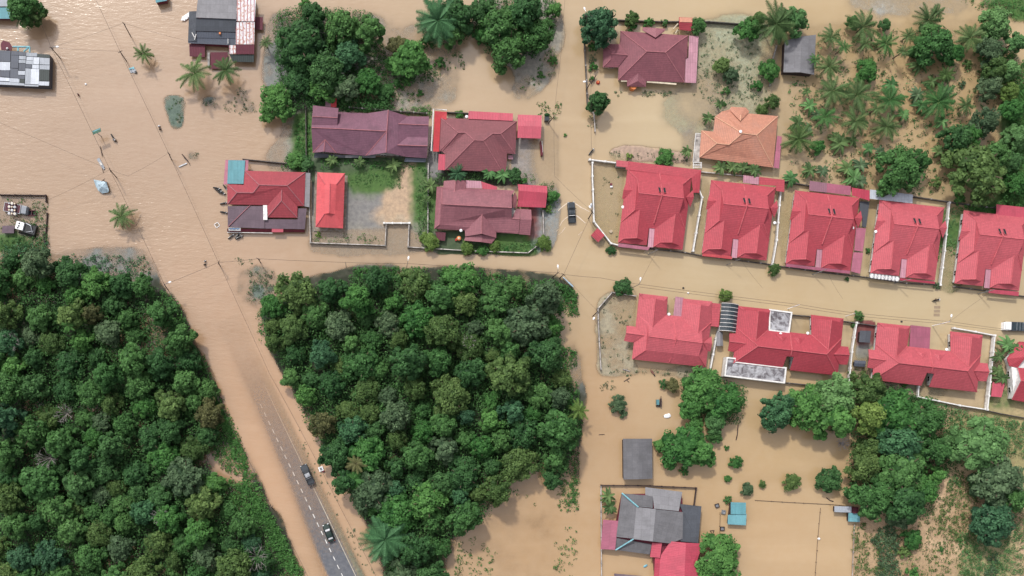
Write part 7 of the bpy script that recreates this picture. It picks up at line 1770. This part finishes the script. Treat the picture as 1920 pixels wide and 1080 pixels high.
small('hydrant_box', 'dark potted plant box left of the leaning carport pole', 'planter', 1024, 224, [('box', 'dark_grey_paint', [('b', (0, 0, .5), (1.0, 1.2, 1.4))]), ('plants', 'bright_green', [('o', (0, .8, 1.2), (.7, .45, .4))])])
small('gate', 'folded red and white sliding gate beside the big pink carport', 'gate', 1013, 280, [('frame', 'maroon_paint', [('b', (0, 0, .6), (.15, 3.6, 1.3)), ('b', (.25, -.6, .6), (.12, 2.6, 1.3))]), ('rail', 'white_paint', [('b', (.4, .4, .9), (.1, 2.8, .2))])], 4)
small('traffic_mirror', 'round grey mirror sign at the curved white wall', 'mirror', 1106, 388, [('disc', 'steel', [('o', (0, 0, 2.0), (.35, .6, .12))]), ('post', 'steel', [('t', [(0, 0, -1), (0, 0, 2.0)], .06)])])
for k, (x, y, lb) in enumerate(((1290, 549.5, 'white float drifting in the street above the west duplex'), (1281, 540, 'dark float drifting in the street above the west duplex'), (1690, 603, 'dark round float drifting above the carport duplex'), (161, 158, 'white foam box drifting near the wading person'))):
    small('float', lb, 'float', x, y, [('ball', 'lamp_white' if k in (0, 3) else 'black_paint', [('o', (0, 0, .1), (.28, .22, .2))]), ('ring', 'steel', [('t', [(-.2, 0, .22), (.2, 0, .22)], .04)])])
c = View(1480, 540, 4.155)
for k in range(3):
    p = c(1152 - k * 2, 150 + k * 30, .01); mb = MB(); mb.box(p, (1.5, .7, .02)); o = mb.build('road_marking', [MAT['cream_paint']]); o['kind'] = 'structure'
# the pickup's wake
mb = MB(); cx, cy = A.x, A.y
def arc(pts_, w0, zt=.06):
    for i in range(len(pts_) - 1):
        a, b = pts_[i], pts_[i + 1]; d = (b - a).normalized(); n = Vector((-d.y, d.x, 0)); u = 1 - i / len(pts_); w_ = w0 * 1.7 * (.3 + .7 * u)
        mb.face([a - n * w_ + Vector((0, 0, .01)), b - n * w_ * .95 + Vector((0, 0, .01)), b + Vector((0, 0, zt)), a + Vector((0, 0, zt))]); mb.face([a + Vector((0, 0, zt)), b + Vector((0, 0, zt)), b + n * w_ + Vector((0, 0, .01)), a + n * w_ + Vector((0, 0, .01))])
vw = View(1040, 360, 13.5)
for s, w0 in (("420 268;330 285;250 335;150 415;90 480", .1), ("420 268;480 275;560 320;680 400;790 450;880 500", .1), ("340 630;260 680;190 750;130 860", .06), ("540 600;600 630;690 710;780 790", .1), ("270 900;190 1010;100 1080", .04), ("700 1000;600 1090", .03), ("90 950;40 1000", .03)):
    arc([vw(*map(float, q.split())) for q in s.split(';')], w0)
o = mb.build('bow_wave', [MAT['gloss_foam']]); o['kind'] = 'stuff'; tag(o, 'pale bow wave and wake ridges spreading from the moving pickup truck', 'wake')

# repeats that would read alike are told apart by their place among their likes
seen = {}
for o in list(bpy.data.objects):
    if o.parent is None and o.get('label') and o.get('kind') is None: seen.setdefault(o['label'], []).append(o)
for l, os_ in seen.items():
    if len(os_) < 2: continue
    xs = [o.location.x for o in os_]; ys = [o.location.y for o in os_]
    horiz = (max(xs) - min(xs)) >= (max(ys) - min(ys))
    os_.sort(key=lambda o: o.location.x if horiz else -o.location.y)
    n = len(os_); W2 = ['first', 'second', 'third', 'fourth', 'fifth', 'sixth', 'seventh', 'eighth']
    for i, o in enumerate(os_):
        if n == 2: pre = ('left' if i == 0 else 'right') if horiz else ('upper' if i == 0 else 'lower')
        else: pre = W2[i] + (' from left' if horiz else ' from top')
        o['label'] = l + ', ' + (pre + ' of two' if n == 2 else pre)
